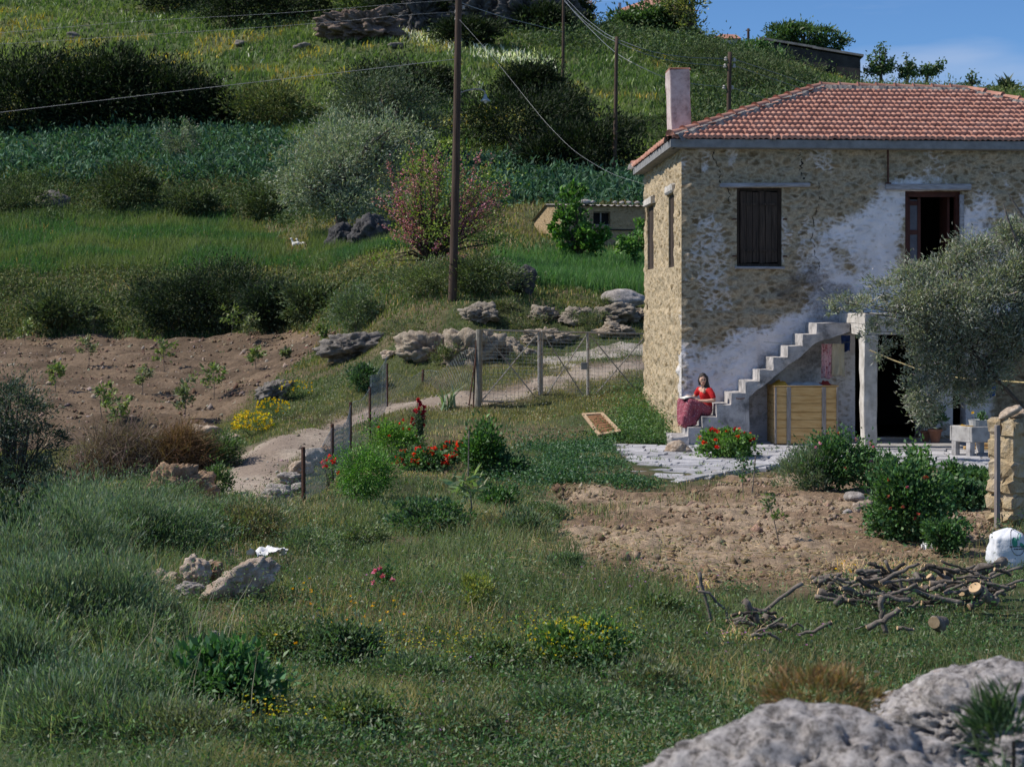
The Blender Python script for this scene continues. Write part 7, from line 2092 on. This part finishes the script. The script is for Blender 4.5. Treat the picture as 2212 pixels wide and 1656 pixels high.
# redbud with pink sprays
Yr = gnd(925, 590)[1]
rb = tree('redbud_tree', 'pink flowering redbud tree beside the tall wooden pole', 'tree', 925, 590, [(900, 400, 70, 70, 0), (960, 420, 90, 90, -.5), (1030, 430, 70, 80, .4), (880, 470, 60, 60, .5), (980, 500, 100, 50, -.6), (1050, 520, 50, 30, 0), (940, 340, 60, 40, .6), (850, 560, 50, 26, -.8)], 5200, .1, .085, [(.1, .15, .03), (.14, .18, .04), (.07, .1, .025)], Yr, r=.1, spread=.3, shell=.2, tips=5, fork=.2)
bb = on(925, Yr); Pp = []; m = MB()
for i in range(95):
    a = rng.uniform(-.2, math.pi + .2); el = rng.uniform(.15, 1.3)
    rr_ = math.sqrt(rng.uniform(.25, 1)); e = at(955 + 150 * rr_ * math.cos(a * 2), 428 + 140 * rr_ * math.sin(a * 2), Yr + rng.normal(0, .9))
    f = bb + np.array([0, 0, .5]); mid = (f + e) / 2 + np.array([rng.normal(0, .2), 0, .15])
    m.tube([f, mid, e], [.03, .018, .006], n=4)
    k = 70; t_ = rng.uniform(.35, 1, k)[:, None]
    q = np.where(t_ < .5, f + (mid - f) * t_ * 2, mid + (e - mid) * (t_ * 2 - 1))
    Pp.append(q + rng.normal(0, .06, (k, 3)))
m.build('branch', BARK, rb)
Pp = np.concatenate(Pp); n = len(Pp)
leafmesh('blossom', Pp, rdir(n), .085 * rng.uniform(.6, 1.2, n), .06, tints(n, [(.52, .19, .25), (.62, .29, .35), (.4, .12, .17)]), PETAL, rb)

for (u, v, w, h_, lab) in ((860, 40, 130, 60, 'dark bush above the brown outcrop at the hilltop'), (960, 50, 130, 80, 'dark bush behind the tall pole at the hilltop'), (1085, 40, 120, 70, 'dark bush between the two middle crags'), (1180, 70, 120, 60, 'dark bush under the crag by the second pole'), (1010, 95, 140, 50, 'dark scrub below the crags right of the tall pole'), (640, 45, 190, 80, 'dark bush left of the brown outcrop'), (500, 60, 170, 110, 'dark shaded bush at the top left of the slope'), (380, 30, 200, 80, 'dark bush on the top edge left of centre'), (785, 30, 120, 34, 'bright grassy cap bush over the brown outcrop')):
    thick('hilltop_bush', lab, u, v, w, h_, 4500, .42, .13, DKG if 'bright' not in lab else [(.09, .13, .05), (.12, .15, .06)], 'bushes on the hilltop', depth=.6, mat=LEAF_DULL)
for (u, v, w, h_, lab) in ((40, 470, 150, 70, 'dark bush in the terrace scrub at the far left'), (580, 470, 130, 66, 'dark scrub bush left of the big olive foot'), (130, 715, 160, 90, 'green bush at the left end of the field bank'), (670, 690, 130, 70, 'brownish bush above the right end of the field'), (1480, 330, 130, 90, 'grey green bush behind the left eave of the house'), (1350, 300, 90, 50, 'small bush right of the bare pole'), (420, 470, 110, 60, 'dark bush below the bracken near the young olive'), (1600, 205, 150, 90, 'dark bush on the slope behind the roof pole'), (1690, 200, 150, 80, 'dark bush under the wall of the hilltop barn'), (1530, 160, 130, 70, 'dark bush below the white hilltop shed')):
    bush('slope_bush', lab, 'bush', u, v, w, h_, 3800, .22, .07, [(.045, .065, .03), (.065, .085, .038), (.035, .05, .024)], 'single bushes on the middle slope', depth=.6, mat=LEAF_DULL)

# ------------------------------------------------------------------ stone hut and its trees
hb = on(1213, 78); s = pxm(78)
hut = thing('stone_hut', 'low stone hut with a tin roof behind the house', 'hut', hb)
hz0 = CAMZ - (548 - HV) * 78 / FPX
RH = rotz(math.radians(14))
def HT(V): return np.array([hb[0], hb[1], hz0]) + np.asarray(V, float) @ RH.T
HUTM = mat_wall('hut_wall', (.2, .135, .07), (.46, .34, .2), (.36, .27, .165), (.5, .47, .43))
hw_, hd, hh = 6.2, 5.0, 2.25
m = MB()
y0, y1 = 0.0, hd
wx0, wx1, wz0, wz1 = 1.55, 2.4, 1.35, 2.0
for (xa, xb, za, zb) in ((0, hw_, -.8, wz0), (0, wx0, wz0 + .002, wz1), (wx1, hw_, wz0 + .002, wz1), (0, hw_, wz1 + .002, hh)): m.box(((xa + xb) / 2, .2, (za + zb) / 2), (xb - xa, .4, zb - za))
m.prism([(.41, -.8), (hd, -.8), (hd, hh - .5), (hd * .5, hh + .14), (.41, hh + .04)], lambda a, b: (0.0, a, b), lambda a, b: (.4, a, b))
m.box((hw_ / 2 + .2, hd - .2, .7), (hw_ - .42, .38, 3.0)); m.box((hw_ - .2, hd / 2, .7), (.38, hd - .84, 3.0))
m.build('wall', HUTM, hut, xf=HT)
m = MB()
nx = 90; V = []
for i in range(nx + 1):
    x = -.12 + (hw_ + .24) * i / nx
    z_ = .03 * math.sin(i * 1.4)
    V += [(x, -.22, hh + .03 + z_), (x, hd * .5, hh + .2 + z_), (x, hd + .2, hh - .5 + z_)]
m.add(V, [(3 * i + j, 3 * i + j + 1, 3 * i + j + 4, 3 * i + j + 3) for i in range(nx) for j in range(2)])
m.build('roof', mat_noise('tin_roof', (.2, .19, .18), (.36, .34, .32), scale=3, bump=.2, c3=(.25, .17, .12)), hut, xf=HT)
m = MB(); m.box(((wx0 + wx1) / 2, .22, (wz0 + wz1) / 2), (.06, .06, wz1 - wz0)); m.box(((wx0 + wx1) / 2, .22, wz1 - .03), (wx1 - wx0, .062, .05)); m.box(((wx0 + wx1) / 2, .22, wz0 + .03), (wx1 - wx0, .062, .05))
wn = m.build('window', GREYWOOD, hut, xf=HT)
m = MB(); m.box(((wx0 + wx1) / 2, .36, (wz0 + wz1) / 2), (wx1 - wx0, .03, wz1 - wz0)); m.build('pane', DARK, wn, xf=HT)
m = MB(); m.box((hw_ * .6, -.03, 1.15), (hw_ * .8, .08, .06)); m.build('ledge', DARK, hut, xf=HT)
for i, x in enumerate((1.2, 1.5, 2.6, 2.95, 3.3, 3.7, 4.1)):
    rock('roof_stone', 'pale stone weighing down the tin roof of the hut', 'stone', HT([(x, -.02, hh + .2)])[0], (.13, .1, .07) if i else (.36, .26, .15), PALER, 3, .25, 'stones holding down the hut roof')
tree('fig_tree', 'bright green fig tree in front of the stone hut', 'tree', 1258, 585, [(1235, 445, 30, 34, 0), (1215, 480, 22, 30, 0), (1230, 520, 28, 26, 0), (1262, 505, 26, 26, -.3), (1290, 520, 28, 30, 0), (1245, 420, 20, 20, .3), (1305, 505, 14, 18, 0), (1262, 540, 34, 18, 0), (1240, 480, 30, 30, .2)], 2300, .2, .15, [(.045, .11, .022), (.07, .15, .03), (.03, .075, .018)], 70, 'fruit trees by the hut', r=.07, spread=.2, shell=.2, fork=.3)
tree('fig_tree', 'smaller green fruit tree beside the house wall before the hut', 'tree', 1373, 590, [(1368, 520, 30, 26, 0), (1385, 505, 20, 20, 0), (1355, 535, 20, 16, 0), (1385, 540, 18, 16, 0)], 1700, .17, .11, [(.05, .12, .03), (.075, .15, .04)], 68, 'fruit trees by the hut', r=.05, fork=.5)
for (u, v, w, h_, lab) in ((960, 790, 70, 40, 'low weed bush between the two tan bank rocks'), (880, 735, 90, 46, 'weed bush above the brown bank rock'), (1130, 712, 90, 34, 'low weeds on the ledge above the narrow gate leaf'), (1275, 712, 80, 34, 'low weeds in front of the grey bank rocks'), (1090, 672, 80, 26, 'turf tuft on the rock step near the tall pole'), (1300, 668, 80, 24, 'turf tuft beside the smooth pale boulder'), (1140, 795, 60, 26, 'low weeds at the foot of the bank behind the gate')):
    bush('bank_weed', lab, 'weed', u, v, w, h_, 1300, .1, .02, [(.05, .08, .035), (.085, .1, .045), (.1, .1, .06)], 'weeds on the rock bank', up=1, depth=.6, stems=0)
# white birds in the field
Yb = gnd(640, 535)[1]
def bird(label, u, v, dr, group):
    g = at(u, v - 3, Yb)
    ch = [[(*g, .13), (*(g + np.array([.16 * dr, 0, .02])), .14), (*(g + np.array([.36 * dr, 0, .03])), .06)],
          [(*(g + np.array([-.06 * dr, 0, .06])), .07), (*(g + np.array([-.12 * dr, 0, .2])), .045), (*(g + np.array([-.15 * dr, 0, .3])), .05), (*(g + np.array([-.24 * dr, 0, .29])), .02)]]
    t = thing('goose', label, 'goose', g, group)
    blob('body', ch, mat_noise('white_feathers', (.68, .66, .62), (.8, .78, .74), scale=9, bump=.1), t, vox=.03, it=2, xf=lambda V: np.atleast_2d(V))
    m = MB(); m.tube([g + np.array([-.24 * dr, 0, .29]), g + np.array([-.32 * dr, 0, .27])], [.02, .008], n=6); m.build('beak', mat_noise('beak', (.6, .25, .05), (.7, .32, .08), scale=5, bump=0), t)
    m = MB()
    for y in (-.05, .05): m.tube([g + np.array([.1 * dr, y, -.1]), g + np.array([.1 * dr, y, -.3])], .015, n=5)
    m.build('legs', mat_noise('legs', (.6, .25, .05), (.7, .32, .08), scale=5, bump=0), t)
bird('left white goose sitting in the green field', 636, 531, 1, 'white geese in the field')
bird('right white goose sitting with its tail to the boulder', 648, 532, 1, 'white geese in the field')

# ------------------------------------------------------------------ hilltop
Yt = 168
def bx3(m, u0, u1, v0, v1, Y, dep):
    a, b = at(u0, v1, Y), at(u1, v0, Y)
    m.box(((a[0] + b[0]) / 2, Y + dep / 2, (a[2] + b[2]) / 2), (b[0] - a[0], dep, b[2] - a[2]))
hb_ = thing('hilltop_barn', 'long dark stone barn with a flat roof on the hilltop', 'barn', at(1700, 200, 160))
DBARN = mat_noise('barn_wall', (.03, .027, .026), (.07, .063, .058), scale=1.2, bump=.5, bscale=5)
m = MB()
A = [(1640, 88, 169), (1755, 108, 168), (1858, 126, 167)]
for (u0, v0, Y0), (u1, v1, Y1) in zip(A[:-1], A[1:]):
    a, b = at(u0, v0, Y0), at(u1, v1, Y1)
    d = b - a; d[2] = 0; nrm = np.array([-d[1], d[0], 0]) / np.linalg.norm(d) * 4
    if nrm[1] < 0: nrm = -nrm
    lo = np.array([0, 0, -5.5])
    V = [a + lo, b + lo, b + lo + nrm, a + lo + nrm, a, b, b + nrm, a + nrm]
    m.add(V, [(0, 3, 2, 1), (4, 5, 6, 7), (0, 1, 5, 4), (1, 2, 6, 5), (2, 3, 7, 6), (3, 0, 4, 7)])
m.build('wall', DBARN, hb_)
m = MB()
for (u0, v0, Y0), (u1, v1, Y1) in zip(A[:-1], A[1:]):
    a, b = at(u0, v0, Y0) + np.array([0, -.3, .12]), at(u1, v1, Y1) + np.array([.3, -.3, .12])
    V = [a, b, b + np.array([.4, 5.6, .1]), a + np.array([.4, 5.6, .1])]; m.add(V + [q + np.array([0, 0, .22]) for q in V], [(0, 3, 2, 1), (4, 5, 6, 7), (0, 1, 5, 4), (1, 2, 6, 5), (2, 3, 7, 6), (3, 0, 4, 7)])
m.build('roof', mat_noise('barn_roof', (.14, .13, .125), (.3, .28, .26), scale=1.5, bump=.4), hb_)
m = MB(); a, b = at(1790, 132, 164.4), at(1822, 176, 162); m.box((a + b) / 2 + np.array([0, 4.1, 0]), (1.6, .2, 2.1)); m.build('door', DARK, hb_)
sh = thing('white_shed', 'small white hut on the skyline above the dark crag', 'shed', at(1570, 108, 174))
m = MB(); bx3(m, 1544, 1598, 84, 112, 174, 3.5); m.build('wall', mat_noise('shed_wall', (.5, .48, .46), (.62, .6, .57), scale=1.5, bump=.2), sh)
m = MB(); a, b, c_ = at(1540, 83, 173.7), at(1602, 83, 173.7), at(1556, 74, 174.5)
V = [a, b, at(1590, 75, 177), c_]; m.add(V + [q + np.array([0, 4.2, .1]) for q in V], [(0, 1, 2, 3), (7, 6, 5, 4), (0, 4, 5, 1), (1, 5, 6, 2), (2, 6, 7, 3), (3, 7, 4, 0)]); m.build('roof', ROOF_SKIN, sh)
m = MB(); a = at(1553, 102, 173.9); m.box(a, (.55, .12, .95)); m.build('door', DARK, sh)
hh_ = thing('hilltop_house', 'distant house with a tiled roof and chimney behind the hilltop trees', 'house', at(1440, 70, 186))
m = MB(); bx3(m, 1335, 1500, 22, 80, 186, 6); m.build('wall', mat_noise('far_wall', (.45, .4, .36), (.58, .52, .47), scale=1, bump=.2), hh_)
m = MB(); V = [at(1325, 24, 185.5), at(1510, 24, 185.5), at(1440, -6, 189), at(1400, -2, 189)]; m.add(V + [at(1325, 24, 193), at(1510, 24, 193)], [(0, 1, 2, 3), (3, 2, 5, 4), (0, 3, 4), (1, 5, 2)])
rf_ = m.build('roof', ROOF_SKIN, hh_)
m = MB(); bx3(m, 1336, 1342, 6, 30, 185.2, .35); m.build('chimney', CHIM, rf_)
GT = 'trees on the hilltop'
tree('hilltop_tree', 'round dark green tree before the distant tiled house', 'tree', 1420, 75, [(1420, 40, 44, 34, 0), (1385, 48, 40, 24, 0), (1345, 46, 34, 20, 0), (1450, 35, 26, 26, 0)], 6500, .5, .22, [(.035, .07, .025), (.05, .095, .03), (.028, .055, .02)], 172, GT, r=.25)
tree('hilltop_tree', 'yellow green airy tree right of the round dark one', 'tree', 1490, 95, [(1490, 15, 34, 40, 0), (1500, 50, 30, 34, 0), (1465, 5, 34, 30, 0), (1505, 85, 34, 26, 0)], 2600, .45, .2, [(.16, .17, .07), (.12, .14, .055), (.09, .12, .045)], 170, GT, r=.25)
tree('hilltop_tree', 'grey green tree under the yellowish one beside the slab', 'tree', 1495, 125, [(1490, 105, 40, 30, 0), (1455, 112, 34, 22, 0), (1530, 100, 26, 20, 0)], 4200, .42, .18, [(.05, .08, .035), (.07, .1, .045)], 165, GT, r=.2)
tree('hilltop_tree', 'wide leafy tree behind the roof of the dark barn', 'tree', 1740, 110, [(1735, 80, 60, 28, 0), (1690, 74, 40, 24, 0), (1785, 92, 40, 24, 0), (1715, 66, 34, 16, 0)], 5200, .42, .19, [(.035, .07, .028), (.05, .095, .035), (.03, .055, .022)], 182, GT, r=.25, base=at(1740, 122, 182))
tree('hilltop_tree', 'bright green bush beside the white shed', 'tree', 1625, 125, [(1625, 105, 34, 22, 0), (1600, 118, 26, 18, 0), (1660, 118, 30, 18, 0)], 3600, .42, .19, [(.04, .085, .03), (.055, .11, .04)], 166, GT, r=.15)
tree('hilltop_tree', 'dark bush at the left end of the skyline', 'tree', 1225, 60, [(1215, 10, 50, 30, 0), (1245, 35, 34, 28, 0), (1180, 20, 40, 30, 0)], 4200, .45, .2, DKG, 166, GT, r=.2)
tree('hilltop_tree', 'bare pinkish tree on the skyline left of the round one', 'tree', 1265, 60, [(1265, 22, 22, 24, 0), (1258, 40, 20, 14, 0)], 420, .4, .1, [(.2, .13, .12), (.16, .1, .1)], 174, GT, r=.12, tips=10)
Yk = 168
def pollard(label, u, vb, vt, arms, Y, nl):
    b = on(u, Y); b[2] = max(b[2] - .5, at(u, vb, Y)[2] - 1.5) if False else at(u, vb, Y)[2]
    t = thing('pollard_tree', label, 'tree', b, 'small pruned trees on the skyline')
    f = at(u + arms[0], arms[1], Y); m = MB(); m.tube([b - np.array([0, 0, 1.5]), b, f], [.22, .2, .16], n=7); P = []; D = []
    for (du, v1) in arms[2]:
        e = at(u + du, v1, Y + rng.normal(0, .4)); mid = (f + e) / 2 + np.array([(e - f)[0] * .18, 0, -.1 * abs(e - f)[2]])
        m.tube([f, mid, e], [.11, .07, .03], n=5)
        k = nl; tt = rng.uniform(.15, 1.02, k)[:, None]
        q = np.where(tt < .5, f + (mid - f) * tt * 2, mid + (e - mid) * (tt * 2 - 1)); P.append(q + rng.normal(0, .17, (k, 3))); D.append(rdir(k))
    m.build('trunk', BARK, t)
    P = np.concatenate(P); leafmesh('crown', P, np.concatenate(D), .32 * rng.uniform(.6, 1.2, len(P)), .2, tints(len(P), [(.04, .075, .03), (.06, .1, .035)]), None, t)
pollard('tallest pruned tree on the skyline right of the barn', 1902, 188, 90, (1, 160, [(-26, 118), (-12, 108), (-2, 98), (4, 112), (12, 104), (20, 128), (30, 126), (-36, 150), (-20, 140), (28, 142), (6, 95)]), Yk, 90)
pollard('middle pruned tree on the skyline', 1958, 188, 118, (3, 162, [(-18, 142), (-8, 150), (0, 118), (14, 132), (20, 146), (8, 140), (24, 160), (-14, 165)]), Yk, 80)
pollard('pruned tree leaning right on the skyline', 2001, 188, 130, (2, 162, [(-14, 152), (-6, 142), (4, 140), (18, 142), (36, 131), (34, 146), (14, 152), (26, 138)]), Yk, 80)
pollard('sparse sapling on the skyline above the end of the ridge', 2098, 196, 155, (0, 180, [(-6, 160), (2, 152), (12, 158), (18, 176), (-14, 182)]), Yk, 26)
for (u, v, lab) in ((2176, 192, 'spiky agave like bush on the right skyline'),):
    b = at(u, v, Yk); t = thing('spiky_bush', lab, 'bush', b); n = 60
    D = np.stack([rng.normal(0, 1, n), rng.normal(0, .7, n), np.abs(rng.normal(.5, .5, n))], 1)
    leafmesh('foliage', np.repeat(b[None], n, 0) + rng.normal(0, .15, (n, 3)), D, rng.uniform(.8, 2.0, n), .4, tints(n, [(.025, .04, .022), (.035, .055, .03)]), None, t)
    m = MB(); m.tube([b - np.array([0, 0, 1.0]), b], .15, n=6); m.build('stem', BARK, t)
scrub('skyline_weeds', 'low weeds along the skyline behind the roof', 7000, 150, [POL([(1860, 188), (2330, 205), (2330, 240), (1860, 230)])], 1850, 2330, 150, 168, .4, .12, [(.05, .075, .03), (.08, .1, .04)], .9, 1.0)
